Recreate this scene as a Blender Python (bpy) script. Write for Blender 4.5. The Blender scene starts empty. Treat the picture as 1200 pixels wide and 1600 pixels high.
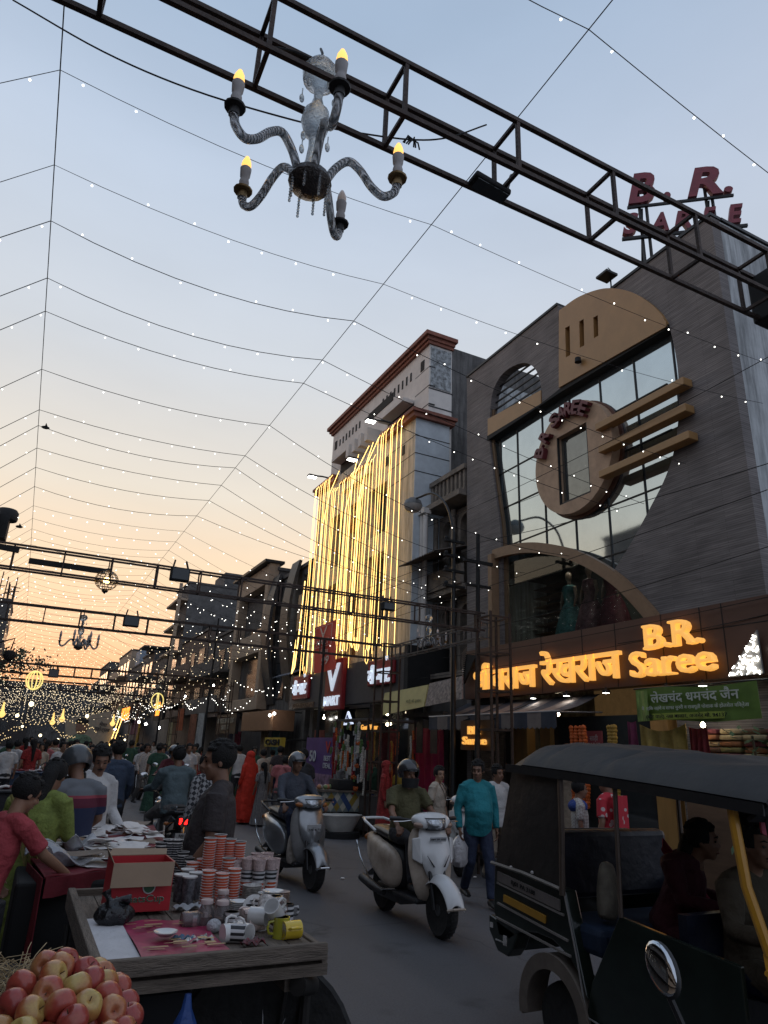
import bpy, bmesh, math, random
from mathutils import Vector, Matrix, Quaternion
R_=random.Random(7); PI=math.pi; rad=math.radians
S=bpy.context.scene; COL=S.collection
# ---------------------------------------------------------------- camera
FPX=1066.0; HC=1.75
_z=Vector((130,3036,-FPX)).normalized()
_y=Vector((-570,-350,-FPX)); _y=(_y-_z*_y.dot(_z)).normalized()
_x=_y.cross(_z)
RC=Matrix((_x,_y,_z)); CAM=Vector((0,0,HC))
cd=bpy.data.cameras.new('camera'); cd.sensor_fit='VERTICAL'; cd.sensor_height=36; cd.sensor_width=27
cd.lens=36*FPX/1600; cd.clip_end=3000; cd.clip_start=.05
cam=bpy.data.objects.new('camera',cd); COL.objects.link(cam)
cam.matrix_world=Matrix.Translation(CAM)@RC.to_4x4(); S.camera=cam
# ---------------------------------------------------------------- sky, sun, exposure (dusk)
W=bpy.data.worlds.new("World"); S.world=W; W.use_nodes=True
nt=W.node_tree; N=nt.nodes; L=nt.links; bg=N['Background']
sky=N.new('ShaderNodeTexSky'); sky.sky_type='NISHITA'; sky.sun_disc=False
sky.sun_elevation=rad(1.6); sky.sun_rotation=rad(-4); sky.air_density=1.0; sky.dust_density=2.2; sky.ozone_density=2.2; sky.altitude=100
# evening haze: the blue dome pales towards a warm band low over the sunset
tc=N.new('ShaderNodeTexCoord'); sx=N.new('ShaderNodeSeparateXYZ'); L.new(tc.outputs['Generated'],sx.inputs[0])
rmp=N.new('ShaderNodeValToRGB'); L.new(sx.outputs['Z'],rmp.inputs[0])
SKYR=[(0.0,(.90,.38,.17)),(.07,(1.0,.49,.24)),(.14,(1.0,.62,.37)),(.22,(.88,.65,.43)),(.33,(.74,.67,.57)),(.50,(.57,.60,.64)),(.70,(.46,.54,.66)),(.82,(.33,.44,.59)),(1.0,(.24,.34,.51))]
el=rmp.color_ramp.elements
el[0].position,el[0].color=SKYR[0][0],(*SKYR[0][1],1); el[1].position,el[1].color=SKYR[-1][0],(*SKYR[-1][1],1)
for p_,c_ in SKYR[1:-1]:
    e=el.new(p_); e.color=(*c_,1)
# away from the sunset (behind the camera) the warm band is weaker
mr=N.new('ShaderNodeMapRange'); L.new(sx.outputs['Y'],mr.inputs[0]); mr.inputs[1].default_value=-.6; mr.inputs[2].default_value=.8
mr.inputs[3].default_value=.0; mr.inputs[4].default_value=1.
east=N.new('ShaderNodeMix'); east.data_type='RGBA'; L.new(mr.outputs[0],east.inputs[0])
east.inputs[6].default_value=(.40,.45,.56,1); L.new(rmp.outputs[0],east.inputs[7])
sc_=N.new('ShaderNodeMix'); sc_.data_type='RGBA'; sc_.blend_type='MULTIPLY'; sc_.inputs[0].default_value=1
L.new(east.outputs[2],sc_.inputs[6]); sc_.inputs[7].default_value=(9.4,9.4,9.4,1)
cn=N.new('ShaderNodeTexNoise'); cn.inputs['Scale'].default_value=2.2; cn.inputs['Detail'].default_value=5; cmp_=N.new('ShaderNodeMapping'); cmp_.inputs['Scale'].default_value=(1,1,3.5); L.new(tc.outputs['Generated'],cmp_.inputs[0]); L.new(cmp_.outputs[0],cn.inputs['Vector'])
cm=N.new('ShaderNodeMapRange'); cm.inputs[1].default_value=.3; cm.inputs[2].default_value=.7; cm.inputs[3].default_value=.95; cm.inputs[4].default_value=1.05; L.new(cn.outputs['Fac'],cm.inputs[0])
cl_=N.new('ShaderNodeMix'); cl_.data_type='RGBA'; cl_.blend_type='MULTIPLY'; cl_.inputs[0].default_value=1; L.new(sc_.outputs[2],cl_.inputs[6]); L.new(cm.outputs[0],cl_.inputs[7]); sc_=cl_
mx=N.new('ShaderNodeMix'); mx.data_type='RGBA'; mx.inputs[0].default_value=.93
L.new(sky.outputs[0],mx.inputs[6]); L.new(sc_.outputs[2],mx.inputs[7]); L.new(mx.outputs[2],bg.inputs[0])
bg.inputs[1].default_value=.10
sd=bpy.data.lights.new('sun','SUN'); sd.energy=.12; sd.angle=rad(12); sd.color=(1,.62,.38)
so=bpy.data.objects.new('sun',sd); COL.objects.link(so)
so.rotation_euler=Vector((math.sin(rad(-4))*-1,-math.cos(rad(-4)),-math.tan(rad(4)))).to_track_quat('-Z','Y').to_euler()
S.view_settings.view_transform='Standard'; S.view_settings.look='None'; S.view_settings.gamma=1; S.view_settings.exposure=.40
try: S.cycles.max_bounces=6; S.cycles.transparent_max_bounces=12
except Exception: pass
# ---------------------------------------------------------------- pixel -> point on a real plane
def ray(u,v): return RC@Vector((u-600,800-v,-FPX))
def PX(u,v,x=9.0):
    d=ray(u,v); return CAM+d*(x/d.x)
def PY(u,v,y):
    d=ray(u,v); return CAM+d*(y/d.y)
def PZ(u,v,z=0.0):
    d=ray(u,v); return CAM+d*((z-HC)/d.z)
# ---------------------------------------------------------------- materials
MATS={}
def mat(name,col,rough=.6,metal=0,var=.12,nscale=6,bump=0,bscale=40,bdist=.02,emit=None,es=1,dirt=None,trans=0,alpha=1,coat=0,stretch=None,ior=None):
    if name in MATS: return MATS[name]
    m=bpy.data.materials.new(name); m.use_nodes=True; t=m.node_tree; b=t.nodes['Principled BSDF']; MATS[name]=m
    b.inputs['Roughness'].default_value=rough; b.inputs['Metallic'].default_value=metal
    if coat: b.inputs['Coat Weight'].default_value=coat; b.inputs['Coat Roughness'].default_value=.08
    if trans: b.inputs['Transmission Weight'].default_value=trans
    if ior: b.inputs['IOR'].default_value=ior
    b.inputs['Alpha'].default_value=alpha
    c=(*col,1); co=t.nodes.new('ShaderNodeTexCoord'); src=co.outputs['Object']
    if stretch:
        mp=t.nodes.new('ShaderNodeMapping'); mp.inputs['Scale'].default_value=stretch; t.links.new(src,mp.inputs[0]); src=mp.outputs[0]
    if var or dirt:
        n=t.nodes.new('ShaderNodeTexNoise'); n.inputs['Scale'].default_value=nscale; n.inputs['Detail'].default_value=5; n.inputs['Roughness'].default_value=.65
        t.links.new(src,n.inputs['Vector'])
        r=t.nodes.new('ShaderNodeValToRGB'); t.links.new(n.outputs['Fac'],r.inputs[0])
        r.color_ramp.elements[0].position=.32; r.color_ramp.elements[1].position=.68
        r.color_ramp.elements[0].color=(*[x*(1-var) for x in col],1) if not dirt else (*dirt,1)
        r.color_ramp.elements[1].color=(*[min(1,x*(1+var)) for x in col],1)
        t.links.new(r.outputs[0],b.inputs['Base Color'])
    else: b.inputs['Base Color'].default_value=c
    if bump:
        n2=t.nodes.new('ShaderNodeTexNoise'); n2.inputs['Scale'].default_value=bscale; n2.inputs['Detail'].default_value=4
        t.links.new(src,n2.inputs['Vector']); bp=t.nodes.new('ShaderNodeBump'); bp.inputs['Strength'].default_value=bump; bp.inputs['Distance'].default_value=bdist
        t.links.new(n2.outputs['Fac'],bp.inputs['Height']); t.links.new(bp.outputs[0],b.inputs['Normal'])
    if emit:
        b.inputs['Emission Color'].default_value=(*emit,1); b.inputs['Emission Strength'].default_value=es
    return m
def tweak(m,fn):
    t=m.node_tree; fn(t,t.nodes['Principled BSDF']); return m
# ---------------------------------------------------------------- mesh builder
class MB:
    def __init__(s): s.v=[]; s.f=[]; s.m=[]; s.mi=0; s.M=None; s.us=[]
    def _a(s,vs,fs):
        o=len(s.v)
        if s.M is not None: vs=[s.M@Vector(v) for v in vs]
        s.v+= [tuple(v) for v in vs]; s.f+=[tuple(i+o for i in f) for f in fs]; s.m+=[s.mi]*len(fs); return s
    def box(s,c,d,rz=0,rx=0,ry=0):
        x,y,z=d[0]/2,d[1]/2,d[2]/2
        vs=[Vector((a*x,b*y,e*z)) for e in(-1,1) for b in(-1,1) for a in(-1,1)]
        if rz or rx or ry:
            Q=Matrix.Rotation(rz,3,'Z')@Matrix.Rotation(ry,3,'Y')@Matrix.Rotation(rx,3,'X'); vs=[Q@v for v in vs]
        c=Vector(c); return s._a([v+c for v in vs],[(0,2,3,1),(4,5,7,6),(0,1,5,4),(2,6,7,3),(0,4,6,2),(1,3,7,5)])
    def b2(s,a,b):  # box from two corners
        return s.box([(a[i]+b[i])/2 for i in range(3)],[abs(a[i]-b[i]) for i in range(3)])
    def bar(s,a,b,w,h=None,up=(0,0,1)):
        a=Vector(a); b=Vector(b); h=h or w; d=(b-a)
        if d.length<1e-6: return s
        d.normalize(); u=Vector(up)
        if abs(d.dot(u))>.98: u=Vector((0,1,0))
        r=d.cross(u).normalized(); u=r.cross(d)
        vs=[p+r*(i*w/2)+u*(j*h/2) for p in(a,b) for j in(-1,1) for i in(-1,1)]
        return s._a(vs,[(0,2,3,1),(4,5,7,6),(0,1,5,4),(2,6,7,3),(0,4,6,2),(1,3,7,5)])
    def tube(s,pts,r,n=8,cap=True,closed=False,el=None):
        pts=[Vector(p) for p in pts]; k=len(pts)
        rs=r if isinstance(r,(list,tuple)) else [r]*k
        vs=[]; fs=[]; pu=None
        for i,p in enumerate(pts):
            if closed: d=pts[(i+1)%k]-pts[i-1]
            else: d=(pts[min(i+1,k-1)]-pts[max(i-1,0)])
            if d.length<1e-9: d=Vector((0,0,1))
            d.normalize()
            if pu is None:
                pu=Vector((0,0,1)) if abs(d.z)<.9 else Vector((0,1,0))
            u=(pu-d*pu.dot(d))
            if u.length<1e-5: u=d.orthogonal()
            u.normalize(); pu=u; w=d.cross(u)
            ri=rs[i]; a,b=(ri if isinstance(ri,(tuple,list)) else (ri,ri))
            for j in range(n):
                t=2*PI*j/n; vs.append(p+u*(math.sin(t)*b)+w*(math.cos(t)*a))
        for i in range(k-1 if not closed else k):
            for j in range(n):
                q=(i+1)%k; fs.append((i*n+j,i*n+(j+1)%n,q*n+(j+1)%n,q*n+j))
        if cap and not closed: fs.append(tuple(range(n))[::-1]); fs.append(tuple((k-1)*n+j for j in range(n)))
        return s._a(vs,fs)
    def lathe(s,prof,n=16,c=(0,0,0),q=None,a0=0,a1=2*PI):
        full=abs(a1-a0-2*PI)<1e-6; m=n if full else n+1; vs=[];c=Vector(c)
        for r,z in prof:
            for j in range(m):
                t=a0+(a1-a0)*j/n; v=Vector((math.cos(t)*r,math.sin(t)*r,z)); vs.append((q@v if q else v)+c)
        fs=[]
        for i in range(len(prof)-1):
            for j in range(n):
                fs.append((i*m+j,i*m+(j+1)%m,(i+1)*m+(j+1)%m,(i+1)*m+j))
        if full and prof[0][0]>1e-6: fs.append(tuple(range(n))[::-1])
        if full and prof[-1][0]>1e-6: fs.append(tuple((len(prof)-1)*m+j for j in range(n)))
        return s._a(vs,fs)
    def ball(s,c,r,n=12,m=8,q=None):
        r=r if isinstance(r,(tuple,list)) else (r,)*3; c=Vector(c); vs=[]; fs=[]
        for i in range(m+1):
            a=PI*i/m
            for j in range(n):
                t=2*PI*j/n; v=Vector((math.sin(a)*math.cos(t)*r[0],math.sin(a)*math.sin(t)*r[1],math.cos(a)*r[2])); vs.append((q@v if q else v)+c)
        for i in range(m):
            for j in range(n): fs.append((i*n+j,(i+1)*n+j,(i+1)*n+(j+1)%n,i*n+(j+1)%n))
        return s._a(vs,fs)
    def quad(s,*p): return s._a(list(p),[tuple(range(len(p)))])
    def sheet(s,fn,nu,nv):  # grid surface fn(u,v) in 0..1
        vs=[fn(i/nu,j/nv) for j in range(nv+1) for i in range(nu+1)]
        return s._a(vs,[(j*(nu+1)+i,j*(nu+1)+i+1,(j+1)*(nu+1)+i+1,(j+1)*(nu+1)+i) for j in range(nv) for i in range(nu)])
    def prism(s,poly,d):  # closed 3D polygon swept by vector d
        n=len(poly); d=Vector(d); a=[Vector(p) for p in poly]
        return s._a(a+[p+d for p in a],[tuple(range(n))[::-1],tuple(range(n,2*n))]+[(i,(i+1)%n,n+(i+1)%n,n+i) for i in range(n)])
    def add(s,me,M=None):
        vs=[(M@v.co if M else v.co.copy()) for v in me.vertices]; return s._a(vs,[tuple(p.vertices) for p in me.polygons])
    def build(s,name,mats,parent=None,smooth=True,solid=0,ang=40,bevel=0,remesh=0,sm=0,sub=0,at=None,world=False):
        me=bpy.data.meshes.new(name); vs=s.v
        if world and parent is not None:
            inv=pm(parent).inverted(); vs=[inv@Vector(v) for v in vs]
        if at is not None: vs=[Vector(v)-Vector(at) for v in vs]
        me.from_pydata([tuple(v) for v in vs],[],s.f); mats=mats if isinstance(mats,(list,tuple)) else [mats]
        for m in mats: me.materials.append(m)
        if len(mats)>1: me.polygons.foreach_set('material_index',s.m)
        bm=bmesh.new(); bm.from_mesh(me); bmesh.ops.remove_doubles(bm,verts=bm.verts,dist=1e-5)
        bmesh.ops.recalc_face_normals(bm,faces=bm.faces); bm.to_mesh(me); bm.free()
        o=bpy.data.objects.new(name,me); COL.objects.link(o)
        if at is not None: o.location=at
        if remesh:
            md=o.modifiers.new('r','REMESH'); md.mode='VOXEL'; md.voxel_size=remesh; md.use_smooth_shade=True
            if sm: m2=o.modifiers.new('s','SMOOTH'); m2.factor=.5; m2.iterations=sm
        if solid: md=o.modifiers.new('s','SOLIDIFY'); md.thickness=solid; md.offset=0
        if bevel: md=o.modifiers.new('b','BEVEL'); md.width=bevel; md.segments=2; md.limit_method='ANGLE'; md.angle_limit=rad(35)
        if sub: md=o.modifiers.new('u','SUBSURF'); md.levels=sub; md.render_levels=sub
        if o.modifiers: bake(o)
        me=o.data
        if smooth:
            me.polygons.foreach_set('use_smooth',[True]*len(me.polygons)); me.update()
            try: me.set_sharp_from_angle(angle=rad(ang))
            except Exception: pass
        if parent is not None: o.parent=parent
        return o
def bake(o):
    dg=bpy.context.evaluated_depsgraph_get(); dg.update()
    me=bpy.data.meshes.new_from_object(o.evaluated_get(dg)); o.modifiers.clear(); old=o.data; o.data=me; bpy.data.meshes.remove(old)
def pm(o): return Matrix.Translation(o.location)@Matrix.Rotation(o.rotation_euler.z,4,'Z')
def tag(o,label=None,cat=None,group=None,kind=None):
    if label: o['label']=label
    if cat: o['category']=cat
    if group: o['group']=group
    if kind: o['kind']=kind
    return o
def thing(name,label,cat,loc=(0,0,0),rz=0,group=None):
    o=bpy.data.objects.new(name,None); COL.objects.link(o); o.location=loc; o.rotation_euler=(0,0,rz); o.empty_display_size=.2
    return tag(o,label,cat,group)
KIDS={}
def copy_tree(o,parent=None):
    c=o.copy(); COL.objects.link(c)
    if parent is not None: c.parent=parent
    for ch in [x for x in o.children]: copy_tree(ch,c)
    return c
def curve_mesh(loops,depth):  # 2D loops (holes allowed) -> extruded mesh
    c=bpy.data.curves.new('c','CURVE'); c.dimensions='2D'; c.fill_mode='BOTH'; c.extrude=depth/2
    for lp in loops:
        sp=c.splines.new('POLY'); sp.points.add(len(lp)-1)
        for i,p in enumerate(lp): sp.points[i].co=(p[0],p[1],0,1)
        sp.use_cyclic_u=True
    o=bpy.data.objects.new('c',c); COL.objects.link(o); dg=bpy.context.evaluated_depsgraph_get(); dg.update()
    me=bpy.data.meshes.new_from_object(o.evaluated_get(dg)); bpy.data.objects.remove(o); bpy.data.curves.remove(c); return me
def text_mesh(txt,depth=.004,off=0,align='CENTER',shear=0,space=1,line=1):
    c=bpy.data.curves.new('t','FONT'); c.body=txt; c.extrude=depth/2; c.offset=off; c.align_x=align; c.shear=shear; c.resolution_u=3; c.space_character=space; c.space_line=line
    o=bpy.data.objects.new('t',c); COL.objects.link(o); dg=bpy.context.evaluated_depsgraph_get(); dg.update()
    me=bpy.data.meshes.new_from_object(o.evaluated_get(dg)); bpy.data.objects.remove(o); bpy.data.curves.remove(c); return me
def frame4(o,xa,ya):  # matrix with local x along xa, y along ya
    xa=Vector(xa).normalized(); ya=Vector(ya); ya=(ya-xa*ya.dot(xa)).normalized(); za=xa.cross(ya)
    M=Matrix((xa,ya,za)).transposed().to_4x4(); return Matrix.Translation(o)@M
def text_on(mb,txt,o,xa,ya,h,w=None,depth=.01,off=0,shear=0,align='CENTER',line=1):
    me=text_mesh(txt,depth,off,align,shear,1,line); xs=[v.co.x for v in me.vertices]; ys=[v.co.y for v in me.vertices]
    if not xs: return
    sy=h/(max(ys)-min(ys)); sx=(w/(max(xs)-min(xs))) if w else sy; cy=(max(ys)+min(ys))/2; cx=(max(xs)+min(xs))/2 if align=='CENTER' else min(xs)
    mb.add(me,frame4(o,xa,ya)@Matrix.Diagonal((sx,sy,1,1))@Matrix.Translation((-cx,-cy,0))); bpy.data.meshes.remove(me)
# facade helper: everything facing the street on the right side: text x axis runs toward -Y, up is Z, normal -X
FX=(0,-1,0); UZ=(0,0,1)
# ================================================================ SETTING
def brickmat(name,c1,c2,mortar,sx,sy,msize=.01,rough=.8,bump=.4,axes='yz',noise=True):
    if name in MATS: return MATS[name]
    m=bpy.data.materials.new(name); MATS[name]=m; m.use_nodes=True; t=m.node_tree; b=t.nodes['Principled BSDF']; b.inputs['Roughness'].default_value=rough
    co=t.nodes.new('ShaderNodeTexCoord'); sp=t.nodes.new('ShaderNodeSeparateXYZ'); cb=t.nodes.new('ShaderNodeCombineXYZ')
    t.links.new(co.outputs['Object'],sp.inputs[0])
    ax={'x':0,'y':1,'z':2}; t.links.new(sp.outputs[ax[axes[0]]],cb.inputs[0]); t.links.new(sp.outputs[ax[axes[1]]],cb.inputs[1])
    br=t.nodes.new('ShaderNodeTexBrick'); t.links.new(cb.outputs[0],br.inputs[0]); br.inputs['Scale'].default_value=1
    br.inputs['Color1'].default_value=(*c1,1); br.inputs['Color2'].default_value=(*c2,1); br.inputs['Mortar'].default_value=(*mortar,1)
    br.inputs['Brick Width'].default_value=sx; br.inputs['Row Height'].default_value=sy; br.inputs['Mortar Size'].default_value=msize; br.inputs['Bias'].default_value=0
    n=t.nodes.new('ShaderNodeTexNoise'); n.inputs['Scale'].default_value=1.1; n.inputs['Detail'].default_value=6; t.links.new(co.outputs['Object'],n.inputs[0])
    mr=t.nodes.new('ShaderNodeMapRange'); mr.inputs[1].default_value=.3; mr.inputs[2].default_value=.7; mr.inputs[3].default_value=.72; mr.inputs[4].default_value=1.15; t.links.new(n.outputs['Fac'],mr.inputs[0])
    mu=t.nodes.new('ShaderNodeMix'); mu.data_type='RGBA'; mu.blend_type='MULTIPLY'; mu.inputs[0].default_value=1; t.links.new(br.outputs['Color'],mu.inputs[6]); t.links.new(mr.outputs[0],mu.inputs[7])
    t.links.new(mu.outputs[2],b.inputs['Base Color'])
    bp=t.nodes.new('ShaderNodeBump'); bp.inputs['Strength'].default_value=bump; bp.inputs['Distance'].default_value=.02; t.links.new(br.outputs['Color'],bp.inputs['Height']); t.links.new(bp.outputs[0],b.inputs['Normal'])
    return m
M_slate=brickmat('stacked_stone_cladding',(.225,.20,.19),(.18,.16,.152),(.11,.097,.09),1.1,.034,.0035,bump=.25)
def layers(t,b):
    co=t.nodes.new('ShaderNodeTexCoord'); mp=t.nodes.new('ShaderNodeMapping'); mp.inputs['Scale'].default_value=(1,1.6,34); n=t.nodes.new('ShaderNodeTexNoise'); n.inputs['Scale'].default_value=1; n.inputs['Detail'].default_value=4
    t.links.new(co.outputs['Object'],mp.inputs[0]); t.links.new(mp.outputs[0],n.inputs[0]); mr=t.nodes.new('ShaderNodeMapRange'); mr.inputs[1].default_value=.35; mr.inputs[2].default_value=.6; mr.inputs[3].default_value=.74; mr.inputs[4].default_value=1.12
    t.links.new(n.outputs['Fac'],mr.inputs[0]); mu=t.nodes.new('ShaderNodeMix'); mu.data_type='RGBA'; mu.blend_type='MULTIPLY'; mu.inputs[0].default_value=1
    src=b.inputs['Base Color'].links[0].from_socket; t.links.new(src,mu.inputs[6]); t.links.new(mr.outputs[0],mu.inputs[7]); t.links.new(mu.outputs[2],b.inputs['Base Color'])
tweak(M_slate,layers)
def streaks(t,b):
    co=t.nodes.new('ShaderNodeTexCoord'); mp=t.nodes.new('ShaderNodeMapping'); mp.inputs['Scale'].default_value=(3,3,.25); n=t.nodes.new('ShaderNodeTexNoise'); n.inputs['Scale'].default_value=2.5; n.inputs['Detail'].default_value=8; n.inputs['Roughness'].default_value=.7
    t.links.new(co.outputs['Object'],mp.inputs[0]); t.links.new(mp.outputs[0],n.inputs[0]); mr=t.nodes.new('ShaderNodeMapRange'); mr.inputs[1].default_value=.38; mr.inputs[2].default_value=.6; mr.inputs[3].default_value=.5; mr.inputs[4].default_value=1.05
    t.links.new(n.outputs['Fac'],mr.inputs[0]); mu=t.nodes.new('ShaderNodeMix'); mu.data_type='RGBA'; mu.blend_type='MULTIPLY'; mu.inputs[0].default_value=1
    src=b.inputs['Base Color'].links[0].from_socket; t.links.new(src,mu.inputs[6]); t.links.new(mr.outputs[0],mu.inputs[7]); t.links.new(mu.outputs[2],b.inputs['Base Color'])
M_plaster=tweak(mat('grey_plaster',(.48,.50,.50),.85,var=.14,nscale=1.5,bump=.2,bscale=25),streaks)
M_white=mat('weathered_white_paint',(.66,.62,.57),.75,var=.12,nscale=1.6,bump=.15)
M_peel=mat('peeling_white_paint',(.42,.45,.46),.8,var=.1,nscale=9,dirt=(.09,.09,.085))
M_conc=tweak(mat('dark_concrete',(.13,.125,.12),.9,var=.3,nscale=2,bump=.5,bscale=30),streaks)
M_dark=mat('dark_wall',(.085,.078,.073),.85,var=.25,nscale=3,bump=.3)
M_black=mat('matte_black',(.012,.012,.012),.8,var=.2)
M_ochre=mat('ochre_aluminium_panel',(.36,.20,.075),.42,var=.08,nscale=3)
M_tan=mat('tan_painted_oval',(.46,.30,.19),.6,var=.16,nscale=5)
M_maroonstone=mat('red_cornice_paint',(.22,.075,.045),.7,var=.25,nscale=5)
M_glassR=tweak(mat('mirror_glass',(.50,.58,.61),.045,metal=.9,var=.06,nscale=1.2,bump=.02,bscale=2),lambda t,b:None)
M_dglass=mat('dark_window_glass',(.035,.04,.042),.08,var=.2,nscale=2)
M_frame=mat('dark_metal_frame',(.03,.03,.03),.45,metal=.5,var=.2)
M_brownpanel=mat('brown_composite_panel',(.105,.052,.035),.5,var=.08,nscale=2)
M_beige=mat('beige_render',(.36,.27,.19),.8,var=.12,nscale=3,bump=.2)
M_shutter=mat('rolling_shutter_steel',(.10,.085,.075),.5,metal=.3,var=.2)
M_goldwall=mat('honey_wood_wall',(.42,.24,.08),.5,var=.25,nscale=3,stretch=(1,1,.15))
M_bulbfar=mat('warm_far_led',(.8,.8,.8),.4,var=0,emit=(1,.80,.50),es=2.2)
M_bulbw=mat('cool_white_led',(.8,.8,.8),.4,var=0,emit=(1,.97,.88),es=4)
M_lampw=mat('white_floodlight_glow',(.9,.9,.9),.4,var=0,emit=(1,.98,.92),es=14)
M_warm=mat('warm_bulb_glow',(.9,.6,.25),.4,var=0,emit=(1,.50,.10),es=1.15)
M_gold=mat('gold_led_rope',(.9,.7,.3),.4,var=0,emit=(1,.60,.17),es=2.7)
M_letter=mat('lit_yellow_channel_letter',(.85,.55,.2),.5,var=.05,emit=(1,.46,.085),es=.62)
# asphalt: one sheet
def asphalt(t,b):
    co=t.nodes.new('ShaderNodeTexCoord'); v=t.nodes.new('ShaderNodeTexNoise'); v.inputs['Scale'].default_value=.35; v.inputs['Detail'].default_value=5
    mp=t.nodes.new('ShaderNodeMapping'); mp.inputs['Scale'].default_value=(1.6,.3,1); t.links.new(co.outputs['Object'],mp.inputs[0]); t.links.new(mp.outputs[0],v.inputs[0])
    mr=t.nodes.new('ShaderNodeMapRange'); mr.inputs[1].default_value=.35; mr.inputs[2].default_value=.65; mr.inputs[3].default_value=.75; mr.inputs[4].default_value=1.25; t.links.new(v.outputs['Fac'],mr.inputs[0])
    mu=t.nodes.new('ShaderNodeMix'); mu.data_type='RGBA'; mu.blend_type='MULTIPLY'; mu.inputs[0].default_value=1
    src=b.inputs['Base Color'].links[0].from_socket; t.links.new(src,mu.inputs[6]); t.links.new(mr.outputs[0],mu.inputs[7])
    vo=t.nodes.new('ShaderNodeTexVoronoi'); vo.feature='DISTANCE_TO_EDGE'; vo.inputs['Scale'].default_value=.55; wn=t.nodes.new('ShaderNodeTexNoise'); wn.inputs['Scale'].default_value=1.3; wn.inputs['Detail'].default_value=6; t.links.new(co.outputs['Object'],wn.inputs[0])
    va=t.nodes.new('ShaderNodeMix'); va.data_type='RGBA'; va.inputs[0].default_value=.35; t.links.new(co.outputs['Object'],va.inputs[6]); t.links.new(wn.outputs['Color'],va.inputs[7]); t.links.new(va.outputs[2],vo.inputs['Vector'])
    cr=t.nodes.new('ShaderNodeMapRange'); cr.inputs[1].default_value=.0; cr.inputs[2].default_value=.006; cr.inputs[3].default_value=.45; cr.inputs[4].default_value=1; t.links.new(vo.outputs['Distance'],cr.inputs[0])
    m2=t.nodes.new('ShaderNodeMix'); m2.data_type='RGBA'; m2.blend_type='MULTIPLY'; m2.inputs[0].default_value=.8; t.links.new(mu.outputs[2],m2.inputs[6]); t.links.new(cr.outputs[0],m2.inputs[7])
    sn=t.nodes.new('ShaderNodeTexNoise'); sn.inputs['Scale'].default_value=1.9; sn.inputs['Detail'].default_value=3; t.links.new(co.outputs['Object'],sn.inputs[0]); sr=t.nodes.new('ShaderNodeMapRange'); sr.inputs[1].default_value=.60; sr.inputs[2].default_value=.72; sr.inputs[3].default_value=1; sr.inputs[4].default_value=.62; t.links.new(sn.outputs['Fac'],sr.inputs[0])
    m3=t.nodes.new('ShaderNodeMix'); m3.data_type='RGBA'; m3.blend_type='MULTIPLY'; m3.inputs[0].default_value=1; t.links.new(m2.outputs[2],m3.inputs[6]); t.links.new(sr.outputs[0],m3.inputs[7]); t.links.new(m3.outputs[2],b.inputs['Base Color'])
M_asph=tweak(mat('asphalt',(.10,.099,.105),.62,var=.22,nscale=60,bump=.55,bscale=160),asphalt)
g=MB(); g.sheet(lambda u,v:(-400+800*u,-60+1400*v,0),2,2); tag(g.build('road',M_asph,smooth=False),kind='structure')
pv=MB(); pv.b2((8.35,-6,0),(9.2,130,.13)); tag(pv.build('pavement',brickmat('paving',(.12,.11,.10),(.09,.085,.08),(.04,.04,.04),.4,.4,.012,axes='xy'),smooth=False),kind='structure')

def loopP(px,x): return [(-PX(u,v,x).y,PX(u,v,x).z) for u,v in px]
def slab(mb,loops,x,d,px=True):  # facade slab with holes, front face on plane x, thickness d backwards
    lp=[loopP(l,x) for l in loops] if px else loops
    me=curve_mesh(lp,d); mb.add(me,frame4((x+d/2,0,0),FX,UZ)); bpy.data.meshes.remove(me); return mb
def smoothloop(pts,k=5):
    out=[]; n=len(pts)
    for i in range(n):
        p0,p1,p2,p3=[Vector(pts[(i+j-1)%n]).to_3d() for j in range(4)]
        for s in range(k):
            t=s/k; q=.5*((2*p1)+(-p0+p2)*t+(2*p0-5*p1+4*p2-p3)*t*t+(-p0+3*p1-3*p2+p3)*t**3); out.append((q.x,q.y))
    return out
def spline(pts,k=6):
    P=[Vector(p) for p in pts]; P=[P[0]*2-P[1]]+P+[P[-1]*2-P[-2]]; out=[]
    for i in range(1,len(P)-2):
        for s in range(k):
            t=s/k; out.append(.5*((2*P[i])+(-P[i-1]+P[i+1])*t+(2*P[i-1]-5*P[i]+4*P[i+1]-P[i+2])*t*t+(-P[i-1]+3*P[i]-3*P[i+1]+P[i+2])*t**3))
    out.append(P[-2]); return out
def sp2(pts,k=6): return [(p.x,p.y) for p in spline([(a,b,0) for a,b in pts],k)]

# ---------------------------------------------------------------- saree shop building
BY0,BY1=6.02,13.6
B=thing('shop_building','grey stone clad saree shop with curved mirror glass and a tan oval','building',(9,9.8,0))
left_edge=[(766,640),(764,672),(768,720),(775,775),(781,820),(784,866)]
small_arch=[(766,640),(770,612),(782,588),(800,573),(820,567),(835,575),(843,592),(846,610)]
right_edge=[(1045,505),(1055,550),(1060,590),(1060,650),(1054,700),(1040,745),(1015,795),(985,850),(958,893)]
arch=[(776,868),(800,861),(830,857),(860,859),(900,868),(940,887),(975,912),(1005,942),(1030,972),(1045,997)]
opening=sp2(left_edge[::-1])+sp2(small_arch)[1:]+[(846,629),(848,608)]
dome=sp2([(877,487),(905,467),(935,455),(960,452),(990,458),(1015,472),(1035,490),(1045,505)])
# cladding: outline with one big hole (glass + show window)
hole=sp2(left_edge[::-1])+sp2(small_arch)[1:]+[(846,628),(868,612)]+[(877,607)]+[(877,487)]+[p for p in dome if p[0]>900][0:0]
top_pts=[(725,1110),(730,590),(870,478),(877,484)]
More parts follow.
